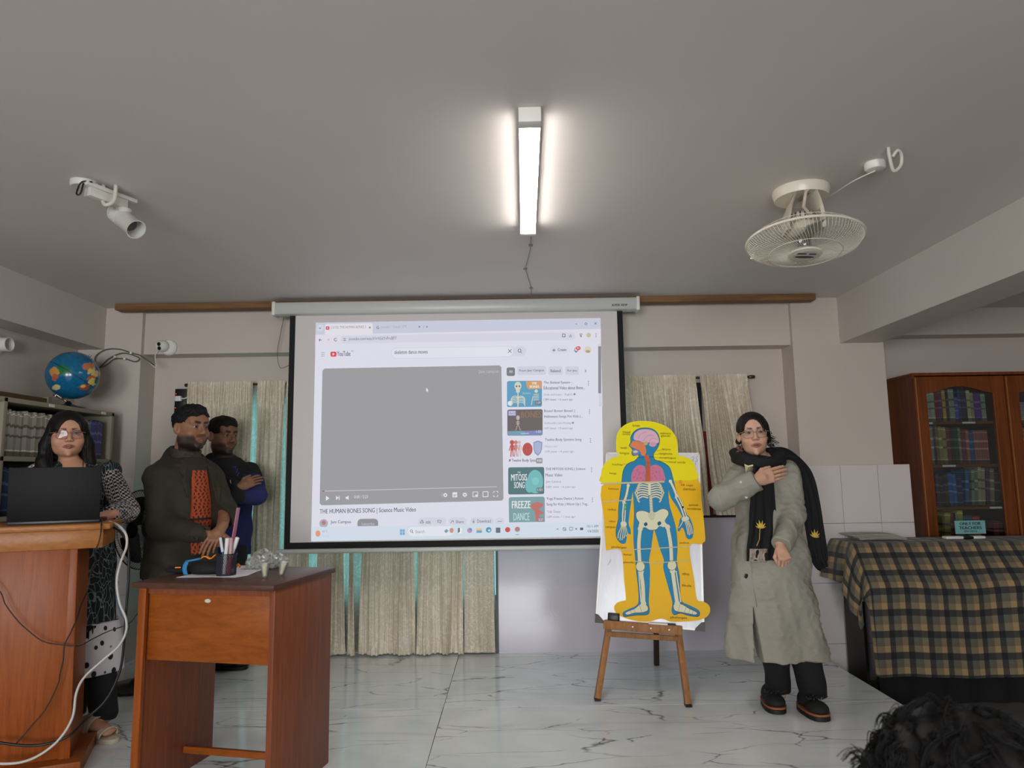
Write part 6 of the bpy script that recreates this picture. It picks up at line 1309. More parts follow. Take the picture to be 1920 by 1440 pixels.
def glasses(head, parent, m, w=.027, h=.021, lensm=None, drop=0.0, fwd=0.0, r=.0016):
    g = MB(); W = head.toW
    for x in (-1, 1):
        pts = []
        for t in np.linspace(0, 2 * math.pi, 28, endpoint=False):
            cx_ = abs(math.cos(t)) ** .75 * math.copysign(1, math.cos(t)); sz = abs(math.sin(t)) ** .8 * math.copysign(1, math.sin(t)); px = x * .034 + w * cx_; pts.append(W((px, .1015 + fwd - 4.5 * px * px * 1.6, .0 + drop + h * sz * (1 if sz > 0 else 1.1))))
        g.tube(pts, r, 6, closed=True)
        lz = MB(); lz.add(pts, [tuple(range(28))]); LZ.append((lz, x))
        g.tube([W((x * (.034 + w), .0935 + fwd - .008, .009 + drop)), W((x * .076, .07, .010 + drop)), W((x * .083, .0, .006)), W((x * .08, -.02, -.008))], r, 6)
    g.tube([W((-.008, .1015 + fwd, .004 + drop)), W((0, .1045 + fwd, .007 + drop)), W((.008, .1015 + fwd, .004 + drop))], r, 6)
    o = g.build('glasses', m, parent, smooth=True)
    for lz, x in LZ[-2:]: lz.build('lens', M_LENS, o, fixn=False)
    return o
LZ = []; M_LENS = glassmat('spectacle_lens', (246, 247, 250), .55, .02)
def ribbon(name, path, width, normal, m, parent, th=.004, nu=18, fold=.006, nf=5, uvs=True, seed=0, taper=None):
    path = spline(path, 8); n = len(path); nr = random.Random(seed); ph = nr.uniform(0, 6)
    ws = width if hasattr(width, '__len__') else [width, width]; nsx = normal if isinstance(normal, list) else [normal, normal]; g = MB(); UV = []
    vs = []
    for j, p in enumerate(path):
        t = j / (n - 1); d = np.array(path[min(j + 1, n - 1)]) - np.array(path[max(j - 1, 0)]); d /= np.linalg.norm(d) + 1e-9; wv = np.interp(t, np.linspace(0, 1, len(ws)), ws); nm = np.array([np.interp(t, np.linspace(0, 1, len(nsx)), [q[k] for q in nsx]) for k in range(3)]); sd = np.cross(d, nm); sd /= np.linalg.norm(sd) + 1e-9; nm = np.cross(sd, d)
        for i in range(nu + 1):
            u = i / nu - .5; vs.append(np.array(p) + sd * u * wv + nm * fold * (math.sin(u * 2 * math.pi * nf + ph + 1.2 * math.sin(t * 4)) + .4 * math.sin(t * 17 + u * 8))); UV.append((u * wv, t))
    g.add(vs, [(j * (nu + 1) + i, j * (nu + 1) + i + 1, (j + 1) * (nu + 1) + i + 1, (j + 1) * (nu + 1) + i) for j in range(n - 1) for i in range(nu)])
    return g.build(name, m, parent, smooth=True, solid=th, fixn=False)
def flower(c, s, parent, nrm=(0, -1, 0), rot=0):
    T = Matrix.Translation(Vector(c)) @ Vector(nrm).to_track_quat('Z', 'Y').to_matrix().to_4x4() @ rotz(rot); g = MB()
    for a, L in ((-1.1, .8), (-.6, 1), (-.15, 1.15), (.3, 1.1), (.75, .95), (1.2, .75)):
        g.add([T @ Vector((0, 0, .001)), T @ Vector((s * L * .55 * math.sin(a - .22), s * L * .55 * math.cos(a - .22), .003)), T @ Vector((s * L * math.sin(a), s * L * math.cos(a), .002)), T @ Vector((s * L * .55 * math.sin(a + .22), s * L * .55 * math.cos(a + .22), .003))], [(0, 1, 2, 3)])
    return g.build('flower_print', M_FLOW, parent, fixn=False)
M_FLOW = mat('yellow_flower', (206, 170, 70), .7, var=.25, vs=60)
def box_of(*pts, pad=.12):
    P = np.array(pts); return P.min(0) - pad, P.max(0) + pad
# ================================================================ woman in the grey coat
Yw = 3.95; SK2 = (196, 152, 126)
hd = Head(A(1412, 815, 3.90), math.radians(-13), math.radians(3), math.radians(3), 1.0, 1.02, skin=SK2, jaw=.92, mouth=.004, lip=(166, 98, 90), lid=.0058)
nk = cone(hd.toW((0, -.02, -.07)), A(1428, 872, 3.96), .047, .056)
w2r, w2l = A(1420, 900, 3.71), A(1463, 1022, 3.73)
cu = lambda *a: tuple(a)
rh = handp(w2r, np.array(A(1470, 884, 3.74)) - w2r, (-.2, -1, .25), 1, ((.05, .12, .1), (.08, .14, .1), (.1, .16, .1), (.1, .15, .1)), 1.0, (.5, .05, -.1), .0)
lh = handp(w2l + np.array([-.002, -.01, -.012]), (-.04, -.72, -.68), (0, -.62, .78), -1, ((1.35, 1.5, .9),) * 4, .86, (.5, -.55, -.75), .0)
core = union([cone(A(1432, 880, 3.97), A(1450, 1060, 3.97), .10, .11), cone(A(1448, 1080, 3.99), A(1461, 1297, 4.11), .065, .042), cone(A(1490, 1080, 3.99), A(1526, 1306, 4.04), .065, .045),
              cone(A(1390, 890, 3.97), A(1352, 938, 3.82), .04, .035), cone(A(1352, 938, 3.82), w2r, .035, .026), cone(A(1474, 890, 3.97), A(1482, 970, 3.88), .04, .035), cone(A(1482, 970, 3.88), w2l, .035, .026)], .03)
W2, b2 = person('woman in a long grey coat and black scarf, one hand on her shoulder', (1.52, 3.95, 0), hd, hd.c - .19, hd.c + .17, nk, [rh, lh], core, ((1.05, 3.55, .02), (1.95, 4.25, 1.4)), SK2)
m, nt, b, N, L = newmat('grey_coat'); v = texco(nt); c = s2l((146, 142, 130)); L.new(ramp(nt, noise(nt, v, 3, 4), [(.3, [x * .88 for x in c]), (.7, [x * 1.08 for x in c])]), b.inputs['Base Color']); b.inputs['Roughness'].default_value = .75; bump(nt, noise(nt, v, 16, 5, .6, 2.0), .35, .010, b); M_COAT = m
ys = [868, 884, 915, 950, 1000, 1060, 1120, 1180, 1232]; xl = [1405, 1384, 1383, 1386, 1378, 1373, 1370, 1366, 1364]; xr = [1462, 1488, 1494, 1498, 1506, 1524, 1531, 1543, 1555]; bb = [.06, .10, .13, .135, .135, .145, .155, .165, .175]
zz, cxx, aa = [], [], []
for y, l, r in zip(ys, xl, xr):
    p, q = A(l, y, Yw), A(r, y, Yw); zz.append((p[2] + q[2]) / 2); cxx.append((p[0] + q[0]) / 2); aa.append((q[0] - p[0]) / 2)
fo = lambda th, z: .035 * np.clip((1.0 - z) / .7, 0, 1) * (np.sin(th * 5 + 1.0) + .6 * np.sin(th * 9 + z * 3)) + .012 * np.sin(th * 3 + z * 22)
body = loft(zz, cxx, [Yw + .02] * 9, aa, bb, 0, 2.2, fo)
E1, E2 = A(1354, 936, 3.80), A(1484, 968, 3.86)
fold1 = fnoise(3, 38, 12); fold2 = fnoise(9, 70, 6); fold3 = fnoise(14, 34, 4)
sr = union([cone(A(1388, 892, 3.95), E1, .072, .070), cone(E1, np.array(w2r) + (w2r - E1) * -.02, .070, .056)], .03); sl = union([cone(A(1474, 886, 3.96), E2, .080, .068), cone(E2, w2l, .068, .056)], .035)
wb2 = hd.toW((0, 0, 0))
def coatf(P):
    d = smin(smin(body(P), sl(P), .022), sr(P), .022); d = d + .0065 * fold1(P) + .0030 * np.abs(fold2(P)) + .004 * np.abs(fold3(P))
    # front slit
    x0 = np.interp(P[:, 2], [A(1426, 1235, 3.8)[2], A(1419, 1138, 3.8)[2]], [A(1427, 1235, 3.8)[0], A(1419, 1138, 3.8)[0]]); hw = np.clip((A(1419, 1138, 3.8)[2] - P[:, 2]) * .075, 0, .03)
    sl_ = np.maximum(np.abs(P[:, 0] - x0) - hw, P[:, 1] - 3.93); d = np.where(P[:, 2] < A(1419, 1138, 3.8)[2], np.maximum(d, -sl_), d)
    # cuffs are cut square to the wrist
    ax = (w2r - E1) / np.linalg.norm(w2r - E1); d = np.where(np.linalg.norm(P - w2r, axis=1) < .11, np.maximum(d, (P - w2r) @ ax - .0), d)
    ax = (w2l - E2) / np.linalg.norm(w2l - E2); d = np.where(np.linalg.norm(P - w2l, axis=1) < .09, np.maximum(d, (P - w2l) @ ax - .0), d)
    return d
co = sdfobj('coat', coatf, (1.0, 3.5, .18), (2.05, 4.30, 1.48), .006, M_COAT, W2)
# coat front edge, buttons, lapel
M_BTN = mat('dark_button', (26, 24, 22), .3); M_BTNW = mat('pale_button', (206, 200, 186), .4)
def onto(px, py, Y0=3.4, fn=coatf, step=.004):
    for k in range(300):
        p = A(px, py, Y0 + k * step)
        if fn(p[None])[0] < 0: return Vector(p)
    return Vector(A(px, py, 3.8))
for px, py, r, m_ in ((1399, 1080, .013, M_BTN), (1389, 904, .007, M_BTNW), (1399, 932, .008, M_BTNW)):
    p = onto(px, py); MB().lathe([(r, 0), (r, .004), (r * .6, .006), (0, .004)], 16, T=Matrix.Translation(p) @ Matrix.Rotation(math.radians(90), 4, 'X')).build('button', m_, co, smooth='auto')
pts = [onto(x, y) + Vector((0, -.002, 0)) for x, y in ((1405, 1000), (1407, 1040), (1410, 1080), (1414, 1110), (1419, 1138))]
MB().tube(pts, .003, 6).build('front_edge', M_COAT, co, smooth=True)
# trousers and shoes
M_TR = mat('black_trousers', (12, 12, 14), .85, bmp=.2, bs=30, bd=.004)
tl_ = union([cone(A(1448, 1180, 4.0), A(1461, 1297, 4.11), .085, .064)], .02); tr_ = union([cone(A(1500, 1180, 4.0), A(1526, 1306, 4.04), .090, .072)], .02)
nz_ = fnoise(21, 40)
sdfobj('trousers', disp(lambda P: np.maximum(smin(tl_(P), tr_(P), .01), .075 - P[:, 2]), nz_, .003), (1.2, 3.75, .02), (1.85, 4.2, .6), .007, M_TR, W2)
M_SOLE = mat('black_sole', (16, 16, 16), .6); M_STR = mat('tan_stripe', (150, 84, 46), .5); M_UP = mat('black_suede', (20, 19, 19), .8); M_GEM = mat('silver_gem', (210, 210, 214), .15, .9)
def shoe(c, dirv, parent, L=.25, w=.052, up=M_UP, sole=M_SOLE, stripe=None, deco=None):
    d = np.array([dirv[0], dirv[1], 0.]); d /= np.linalg.norm(d); s_ = np.array([-d[1], d[0], 0]); T = Matrix(((d[0], s_[0], 0, c[0]), (d[1], s_[1], 0, c[1]), (0, 0, 1, 0), (0, 0, 0, 1)))
    out = [(L * .5 * math.cos(t) * (1 if math.cos(t) > 0 else .95), w * math.sin(t) * (1 + .12 * math.cos(t)) * (1 if abs(math.sin(t)) < .99 else 1)) for t in np.linspace(0, 2 * math.pi, 28, endpoint=False)]
    out = [(L * .5 * math.copysign(abs(math.cos(t)) ** .7, math.cos(t)), w * math.copysign(abs(math.sin(t)) ** .8, math.sin(t)) * (1 + .10 * math.cos(t))) for t in np.linspace(0, 2 * math.pi, 28, endpoint=False)]
    sh = thing_part('shoe', parent, c)
    MB().prism(out, 0, .026, T=T).build('sole', sole, sh, bevel=.003, seg=1)
    if stripe: MB().prism([(x * 1.01, y * 1.01) for x, y in out], .026, .036, T=T).build('stripe', stripe, sh)
    z0 = .036 if stripe else .026; Ri = np.array(T.to_3x3()); cc_ = np.array(c, float)
    f = union([ell(cc_ + d * L * .22 + np.array([0, 0, z0 + .012]), (L * .27, w * .95, .04), Ri), (ell(cc_ - d * L * .2 + np.array([0, 0, z0 + .02]), (L * .28, w * .85, .058), Ri), .03)], .02)
    sdfobj('upper', lambda P: np.maximum(f(P), z0 - P[:, 2]), cc_ - .2 + np.array([0, 0, .2]), cc_ + .2 + np.array([0, 0, -.06]), .006, up, sh)
    if deco:
        g = MB(); rr_ = random.Random(4); o = cc_ + d * L * .14 + np.array([0, 0, z0 + .052])
        for k in range(10):
            a = rr_.uniform(0, 6.28); q = o + s_ * rr_.uniform(-.055, .055) + d * rr_.uniform(-.02, .02); g.add([q, q + (s_ * math.cos(a) + d * math.sin(a)) * .03 + np.array([0, 0, .012]), q + (s_ * math.cos(a + .7) + d * math.sin(a + .7)) * .03 + np.array([0, 0, .016])], [(0, 1, 2)])
        g.build('bow', M_UP, sh, solid=.003, fixn=False); g = MB()
        for k in range(16): q = o + s_ * rr_.uniform(-.05, .05) + d * rr_.uniform(-.02, .035) + np.array([0, 0, rr_.uniform(.004, .016)]); g.lathe([(0, -.003), (.003, 0), (0, .003)], 6, T=Matrix.Translation(Vector(q)))
        g.build('beads', M_GEM, sh)
    return sh
def thing_part(name, parent, c):
    o = bpy.data.objects.new(name, None); COL.objects.link(o); o.empty_display_size = .05; return place(o, c, parent)
s1, s2 = atz(1453, 1339, 0.0), atz(1530, 1353, 0.0); s1[1] += .11; s2[1] += .11; s1[0] += .03; s2[0] += .03
shoe((s1[0], s1[1], 0), (-.12, -1), W2, .25, .058, stripe=M_STR, deco=1); shoe((s2[0], s2[1], 0), (.08, -1), W2, .25, .060, stripe=M_STR, deco=1)
# hair: tied back, loose curls
hl = hd.toL
def hairf(P):
    q = hl(P); d = smin(ell((0, -.012, .042), (.085, .105, .089))(q), ell((0, -.085, -.03), (.06, .04, .07))(q), .03)
    d = smin(d, np.maximum(hd.base(q) - .0065, -q[:, 2] + .01), .01)
    for x in (-1, 1): d = smin(d, cone((x * .066, .022, .04), (x * .080, -.025, -.03), .016, .018)(q), .02)
    face = smin(ell((0.0, .090, -.045), (.063, .082, .082))(q), ell((.006, .095, .012), (.047, .062, .066))(q), .02); d = smax(d, -face, .007)
    ear = ell((.085, .0, -.01), (.02, .026, .036))(q); d = smax(d, -ear, .01)
    return (d + .0006 * np.sin(q[:, 0] * 420 + 30 * q[:, 1])) * hd.sc
hr = sdfobj('hair', hairf, hd.c - .2, hd.c + .2, .0032, M_HAIR2, W2)
g = MB(); rr_ = random.Random(8)
for k in range(26):
    q0_ = np.array([-.078 + rr_.uniform(0, .02), -.01 + rr_.uniform(-.03, .02), rr_.uniform(-.05, .02)]); pts = []; ph = rr_.uniform(0, 6); dr = np.array([rr_.uniform(-.045, -.02), rr_.uniform(-.02, .02), rr_.uniform(-.05, .0)])
    for t in np.linspace(0, 1, 14): pts.append(hd.toW(q0_ + dr * t + np.array([.020 * math.sin(t * 8 + ph), .016 * math.cos(t * 8 + ph), .020 * math.sin(t * 7 + ph + 1)]) * t))
    g.tube(pts, [.0026 * (1 - .6 * i / 13) for i in range(14)], 5)
g.build('loose_curls', M_HAIR, hr, smooth=True)
q = hd.toW((.085, -.02, -.075))
g = MB(); [g.lathe([(0, -.014), (.014, 0), (0, .014)], 10, T=Matrix.Translation(Vector(q) + Vector((rr_.uniform(-.018, .018), rr_.uniform(-.02, .0), rr_.uniform(-.02, .02))))) for _ in range(7)]
g.build('hair_clip', mat('floral_scrunchie', (96, 60, 50), .6, var=.6, vs=80), hr, smooth=True)
glasses(hd, W2, mat('clear_brown_frame', (150, 120, 104), .25), .0285, .0225, drop=-.002)
# scarf
M_SCARF = mat('black_scarf', (9, 9, 10), .85, bmp=.3, bs=120, bd=.002)
nc = np.array(A(1424, 853, 3.94)); fs_ = fnoise(5, 60, 10)
def scf(P):
    q = P - nc; th = np.arctan2(q[:, 1], q[:, 0]); rr = np.sqrt((q[:, 0] / 1.12) ** 2 + (q[:, 1] / .95) ** 2); zc = -.012 - .035 * np.clip(-q[:, 1] / .12, 0, 1) + .03 * np.clip(q[:, 1] / .1, 0, 1)
    d = np.sqrt((rr - .098) ** 2 + ((q[:, 2] - zc) / 1.15) ** 2) - .031; d = smin(d, ell(A(1381, 853, 3.97), (.036, .04, .045))(P), .03); d = smin(d, cone(A(1448, 852, 3.95), A(1490, 866, 4.0), .034, .03)(P), .03)
    return d + .006 * np.sin(q[:, 2] * 120 + th * 3) * .5 + .004 * fs_(P)
sc_ = sdfobj('scarf', scf, nc - np.array([.28, .25, .2]), nc + np.array([.32, .28, .18]), .0045, M_SCARF, W2)
def ontoS(px, py):
    for k in range(300):
        p = A(px, py, 3.4 + k * .004); q_ = p[None].astype(np.float32)
        if min(coatf(q_)[0], scf(q_)[0]) < 0: return Vector(p)
    return Vector(A(px, py, 3.8))
r_ = [ontoS(x, y) + Vector((0, -.006, 0)) for x, y in ((1395, 870), (1402, 873), (1411, 871), (1412, 879), (1403, 878), (1397, 884))]
MB().add(r_, [tuple(range(6))]).build('cream_bow', mat('cream_bow', (214, 200, 160), .6), co, solid=.008, fixn=False)
def off(px, py, d): p = onto(px, py); return np.array(p) + np.array([0, -d, 0])
fpath = [off(1428, 872, .02), A(1430, 900, 3.775), off(1428, 960, .02), off(1427, 1000, .022), off(1424, 1030, .024), off(1424, 1050, .026)]
ribbon('scarf_front', fpath, [.10, .12, .145, .15, .155, .16], (0, -1, 0), M_SCARF, sc_, .004, 20, .006, 3, seed=2)
M_LACE = mat('patterned_lace', (150, 136, 124), .8, var=.7, vs=55)
ribbon('scarf_border', [off(1418, 1028, .034), off(1418, 1040, .034), off(1417, 1052, .034)], [.095, .095], (0, -1, 0), M_LACE, sc_, .003, 8, .002, 2, seed=3)
bpth = [A(1440, 848, 4.0), A(1478, 852, 4.02), A(1505, 890, 4.06), A(1520, 950, 4.07), A(1527, 1000, 4.06), A(1537, 1050, 4.05), A(1545, 1066, 4.05)]
ribbon('scarf_back', bpth, [.08, .13, .16, .14, .12, .10, .05], [(0, -.4, 1), (.3, -.6, .6), (.3, -1, .2), (.2, -1, 0), (.1, -1, 0)], M_SCARF, sc_, .004, 20, .009, 3, seed=6)
flower(off(1421, 990, .042), .042, sc_); flower(np.array(A(1527, 1008, 4.02)), .042, sc_, (0, -1, 0), -.2)
MB().tube([off(1420, 990, .04), off(1419, 1010, .04), off(1414, 1022, .04)], .0018, 5).build('stem_print', M_FLOW, sc_)
# ================================================================ man in the olive blazer
def P3(c, v): return np.array(c, float) + np.array(v, float)
SKM = (142, 98, 72); Y1 = 4.27; aM = math.radians(58)
hm = Head(A(358, 803, 4.25), math.radians(62), math.radians(0), 0, 1.12, 1.10, True, .96, SKM, 0, 1.12, (120, 76, 66), lid=.0035)
nkm = cone(hm.toW((0, -.025, -.06)), A(346, 862, 4.30), .062, .072)
hwl, hwr = A(414, 992, 4.06), A(388, 1004, 4.02)
lhM = handp(hwl, np.array(A(393, 1020, 3.98)) - hwl, (.1, -1, .35), -1, ((.25, .35, .2), (.28, .4, .25), (.3, .42, .25), (.35, .45, .3)), .98, (.7, .1, -.2), .02)
rhM = handp(hwr, np.array(A(420, 1016, 4.04)) - hwr, (-.2, -.9, .4), 1, ((.5, .6, .4),) * 4, .98, (.5, -.1, -.4), .02)
cB = A(349, 870, 4.28); ax_l = np.array([math.cos(aM), math.sin(aM), 0]); fwd = np.array([math.sin(aM), -math.cos(aM), 0])
shR, shL = P3(cB, -ax_l * .175) + [0, 0, -.075], P3(cB, ax_l * .175) + [0, 0, -.075]
elR, elL = A(298, 985, 4.06), A(424, 962, 4.30)
f1, f2 = atz(352, 1316, 0), atz(352, 1280, 0)
coreM = union([cone(P3(cB, (0, 0, -.06)), A(349, 1080, 4.30), .085, .12), cone(shR, elR, .045, .04), cone(elR, hwr, .04, .03), cone(shL, elL, .045, .04), cone(elL, hwl, .04, .03), cone(A(345, 1080, 4.3), (f1[0], f1[1] + .02, .09), .08, .05), cone(A(355, 1080, 4.32), (f2[0], f2[1], .09), .08, .05)], .03)
MN1, bM = person('man in a dark olive blazer over a brown shirt with orange print, hands clasped', (cB[0], cB[1], 0), hm, hm.c - .22, hm.c + .18, nkm, [lhM, rhM], coreM, ((-2.5, 3.85, .03), (-1.6, 4.85, 1.55)), SKM)
M_BLZ = mat('olive_blazer', (42, 37, 25), .8, var=.12, vs=9, bmp=.3, bs=30, bd=.004)
zs = [A(349, y, 4.28)[2] for y in (858, 872, 895, 940, 990, 1040, 1078)]
bz = loft(zs, [cB[0] + .0] * 2 + [cB[0], cB[0] + .01, cB[0] + .015, cB[0] + .0, cB[0] - .01], [cB[1]] * 7, [.09, .165, .205, .21, .205, .21, .22], [.07, .10, .135, .155, .165, .165, .17], aM, 2.2, lambda th, z: .012 * np.sin(th * 4 + z * 16))
m1, m2 = fnoise(31, 30, 10), fnoise(37, 70, 8)
slv = union([cone(shR, elR, .074, .070), (cone(elR, hwr, .070, .050), .03)], .04); slv2 = union([cone(shL, elL, .074, .066), (cone(elL, hwl, .066, .050), .03)], .04)
trp = union([cone(A(326, 850, 4.33), shR, .045, .066), cone(A(352, 848, 4.36), shL, .045, .066)], .03)
def blz(P):
    d = smin(bz(P), smin(smin(slv(P), slv2(P), .02), trp(P), .03), .045) + .005 * m1(P) + .002 * m2(P)
    q = P - np.array(cB); fl_ = q @ fwd; lt = q @ ax_l; op = np.maximum(np.abs(lt - .02) - np.interp(P[:, 2], [zs[-1], zs[4], zs[1]], [.03, .088, .066]), .05 - fl_); d = smax(d, -np.maximum(op, -(P[:, 2] - zs[5])), .006)
    for w_, e_ in ((hwr, elR), (hwl, elL)):
        ax = (w_ - e_) / np.linalg.norm(w_ - e_); d = np.where(np.linalg.norm(P - w_, axis=1) < .09, np.maximum(d, (P - w_) @ ax - .02), d)
    return d
bz_o = sdfobj('blazer', blz, (-2.60, 3.80, zs[-1] - .02), (-1.55, 4.80, 1.58), .006, M_BLZ, MN1)
sh_f = loft([zs[-1] - .03, zs[3], zs[1], zs[0]], [cB[0]] * 4, [cB[1]] * 4, [.18, .17, .15, .075], [.150, .146, .105, .085], aM, 2.2)
def shcol(V):
    q = V - np.array(cB); lt = q @ ax_l; z = V[:, 2]; base = np.tile(np.array(s2l((44, 32, 24))), (len(V), 1)); t = (zs[1] - z) / (zs[1] - zs[5])
    hwid = np.interp(t, [0, .15, .7, 1], [.044, .058, .088, .076]); rel = np.abs(lt - .022) / hwid; pat = (np.sin(z * 160) * np.sin(lt * 210 + np.sin(z * 70) * 2) > -.25) | (np.abs(rel - .88) < .1)
    gap = (np.abs(t - .60) < .012); w_ = ((rel < 1) & pat & (t > .06) & (t < .98) & ~gap & (q @ fwd > 0)).astype(float)[:, None]; return base * (1 - w_) + np.array(s2l((176, 72, 34))) * w_
sdfobj('kurta', sh_f, (-2.3, 3.9, zs[-1] - .06), (-1.7, 4.65, 1.56), .0045, vcolmat('kurta_print', .8, 200, .2), MN1, shcol)
def ontoB(px, py):
    for k in range(260):
        p = A(px, py, 3.7 + k * .004)
        if blz(p[None].astype(np.float32))[0] < 0: return Vector(p)
    return Vector(A(px, py, 4.1))
M_LAP = mat('olive_lapel', (46, 40, 28), .8)
for poly in ([(338, 862), (349, 866), (357, 893), (362, 925), (363, 960), (352, 930), (341, 900), (346, 893), (337, 884)], [(388, 864), (397, 868), (408, 890), (413, 915), (411, 940), (405, 915), (396, 890)]):
    MB().add([ontoB(x, y) + Vector((.004, -.009, 0)) for x, y in poly], [tuple(range(len(poly)))]).build('lapel', M_LAP, bz_o, solid=.004, fixn=False)
M_CKC = mat('collar_check', (58, 46, 36), .8, var=.6, vs=60)
nc_ = np.array(A(349, 851, 4.29)); sdfobj('collar', lambda P: np.maximum(np.abs(np.sqrt(((P - nc_)[:, 0]) ** 2 + ((P - nc_)[:, 1]) ** 2) - .075 - .25 * np.abs(P[:, 2] - nc_[2])) - .008, np.abs(P[:, 2] - nc_[2] - .0 - .25 * ((P - nc_) @ -fwd)) - .032), nc_ - .15, nc_ + .15, .004, M_CKC, bz_o)
for k in range(3):
    p = hwr + (elR - hwr) * (.1 + .09 * k) + np.array([0, -.056, -.02]); MB().lathe([(.007, 0), (.006, .003), (0, .003)], 10, T=Matrix.Translation(Vector(p)) @ Matrix.Rotation(math.radians(90), 4, 'X')).build('button', M_BTN, bz_o)
M_TRM = mat('dark_trousers', (18, 18, 22), .85, bmp=.2, bs=30, bd=.004)
lg1 = cone(A(345, 1075, 4.3), (f1[0], f1[1] + .02, .07), .12, .075); lg2 = cone(A(352, 1075, 4.34), (f2[0], f2[1], .07), .12, .075)
sdfobj('trousers', disp(lambda P: np.maximum(smin(lg1(P), lg2(P), .03), .06 - P[:, 2]), fnoise(3, 30), .003), (-2.5, 4.0, .03), (-1.7, 4.95, 1.0), .008, M_TRM, MN1)
M_TAN = mat('tan_sole', (166, 140, 104), .7); M_NAVY = mat('navy_canvas', (24, 36, 62), .8)
shoe((f1[0] - .02, f1[1] + .0, 0), (1, -.25), MN1, .27, .05, M_NAVY, M_TAN); shoe((f2[0] - .02, f2[1], 0), (1, -.25), MN1, .27, .05, M_NAVY, M_TAN)
def shorthair(h, seed, lift=.0, front=.0):
    nz = fnoise(seed, 130, 6); n2 = fnoise(seed + 1, 420, 6)
    def f(P):
        q = h.toL(P); d = ell((0, -.016, .044), (.083, .100, .084))(q); d = smin(d, ell((0, .03, .088 + lift), (.06, .06, .034))(q), .03); d = smin(d, np.maximum(h.base(q) - .004, -q[:, 2] + .062), .01)
        face = ell((0, .098, -.030), (.069, .086, .098 + front))(q); d = smax(d, -face, .008)
        d = smax(d, -q[:, 2] - .028 + np.clip(q[:, 1] + .02, 0, .1) * .5, .012)
        for x in (-1, 1): d = smax(d, -ell((x * .084, -.004, -.008), (.02, .027, .036))(q), .006)
        return (d + .0022 * nz(q) + .0014 * n2(q)) * h.sc
    return f
sdfobj('hair', shorthair(hm, 41, .006), hm.c - .2, hm.c + .2, .0032, M_HAIR, MN1)

# ================================================================ man in the black and blue hoodie, arms crossed
Y2 = 4.86; SKN = (128, 88, 64)
hn = Head(A(417, 818, Y2), math.radians(60), math.radians(-2), 0, 1.10, 1.0, True, .9, SKN, 0, 1.0, (112, 66, 58), lid=.0035)
cN = A(425, 872, 4.9); aN = math.radians(55); axN = np.array([math.cos(aN), math.sin(aN), 0]); fwN = np.array([math.sin(aN), -math.cos(aN), 0])
nkn = cone(hn.toW((0, -.025, -.06)), A(424, 866, 4.9), .056, .066)
sR, sL = P3(cN, -axN * .18) + [0, 0, -.05], P3(cN, axN * .18) + [0, 0, -.05]
eR, eL = A(415, 940, 4.62), A(484, 928, 4.82); wR, wL = A(452, 912, 4.60), A(432, 930, 4.58)
rhN = handp(wR, np.array(A(480, 900, 4.68)) - wR, (.3, -.8, .4), 1, ((.15, .2, .15),) * 4, .92, (.6, .1, 0), .02)
coreN = union([cone(P3(cN, (0, 0, -.06)), A(420, 1040, 4.9), .085, .11), cone(sR, eR, .045, .04), cone(eR, wR, .04, .03), cone(sL, eL, .045, .04), cone(eL, wL, .04, .03), cone(A(415, 1030, 4.9), (-2.05, 5.0, .1), .07, .05), cone(A(432, 1030, 4.9), (-1.98, 4.95, .1), .07, .05)], .03)
MN2, bN = person('bearded man in a black and blue hoodie with folded arms beside the curtain', (cN[0], cN[1], 0), hn, hn.c - .22, hn.c + .18, nkn, [rhN], coreN, ((-2.4, 4.45, .03), (-1.55, 5.25, 1.55)), SKN)
zN = [A(425, y, 4.9)[2] for y in (858, 872, 900, 950, 1010, 1040)]
tz = loft(zN, [cN[0]] * 6, [cN[1]] * 6, [.09, .16, .19, .19, .19, .18], [.075, .11, .14, .15, .155, .15], aN, 2.2)
n1_, n2_ = fnoise(51, 34, 10), fnoise(53, 80, 6)
hs = union([cone(sR, eR, .075, .066), (cone(eR, wR, .066, .048), .03), (cone(sL, eL, .078, .066), .03), (cone(eL, wL, .066, .05), .02)], .03)
hood = ell(P3(cN, -fwN * .07) + [0, 0, .03], (.12, .10, .07))
BLK_, BLUE_ = np.array(s2l((14, 14, 17))), np.array(s2l((26, 34, 92)))
def hoodf(P):
    d = smin(smin(tz(P), hs(P), .02), hood(P), .03) + .004 * n1_(P) + .0018 * np.abs(n2_(P)); ax = (wR - eR) / np.linalg.norm(wR - eR); d = np.where(np.linalg.norm(P - wR, axis=1) < .08, np.maximum(d, (P - wR) @ ax - .0), d); return d
aL_, aL2 = cone(sL, eL, .078, .066), cone(eL, wL, .066, .05)
def hoodc(V):
    dl = aL2(V); du = aL_(V); low = (V[:, 2] < A(425, 948, 4.8)[2]); t = np.clip((V - sL) @ (eL - sL) / ((eL - sL) @ (eL - sL)), 0, 1)
    w_ = (((dl < .03) & ((V - wL) @ (eL - wL) > .02)) | ((du < .03) & (t > .45)) | low).astype(float)[:, None]; return BLK_ * (1 - w_) + BLUE_ * w_
ho = sdfobj('hoodie', hoodf, (-2.45, 4.40, zN[-1] - .01), (-1.5, 5.25, 1.62), .006, vcolmat('hoodie_fabric', .85, 60, .3), MN2, hoodc)
V, F = textmesh('OK', .04); pz = A(447, 886, 4.66)
g = MB()
for k in range(5):
    q = A(441 + 3 * (k % 2) + k, 876 + 5 * k, 4.9)
def ontoN(px, py):
    for k in range(260):
        p = A(px, py, 4.3 + k * .004)
        if hoodf(p[None])[0] < 0: return Vector(p)
    return Vector(A(px, py, 4.8))
g.tube([ontoN(x, y) + Vector((0, -.004, 0)) for x, y in ((438, 876), (443, 874), (441, 880), (446, 879), (443, 886), (448, 886), (445, 892))], .004, 5); g.build('chest_logo', mat('logo_blue', (60, 66, 170), .7), ho)
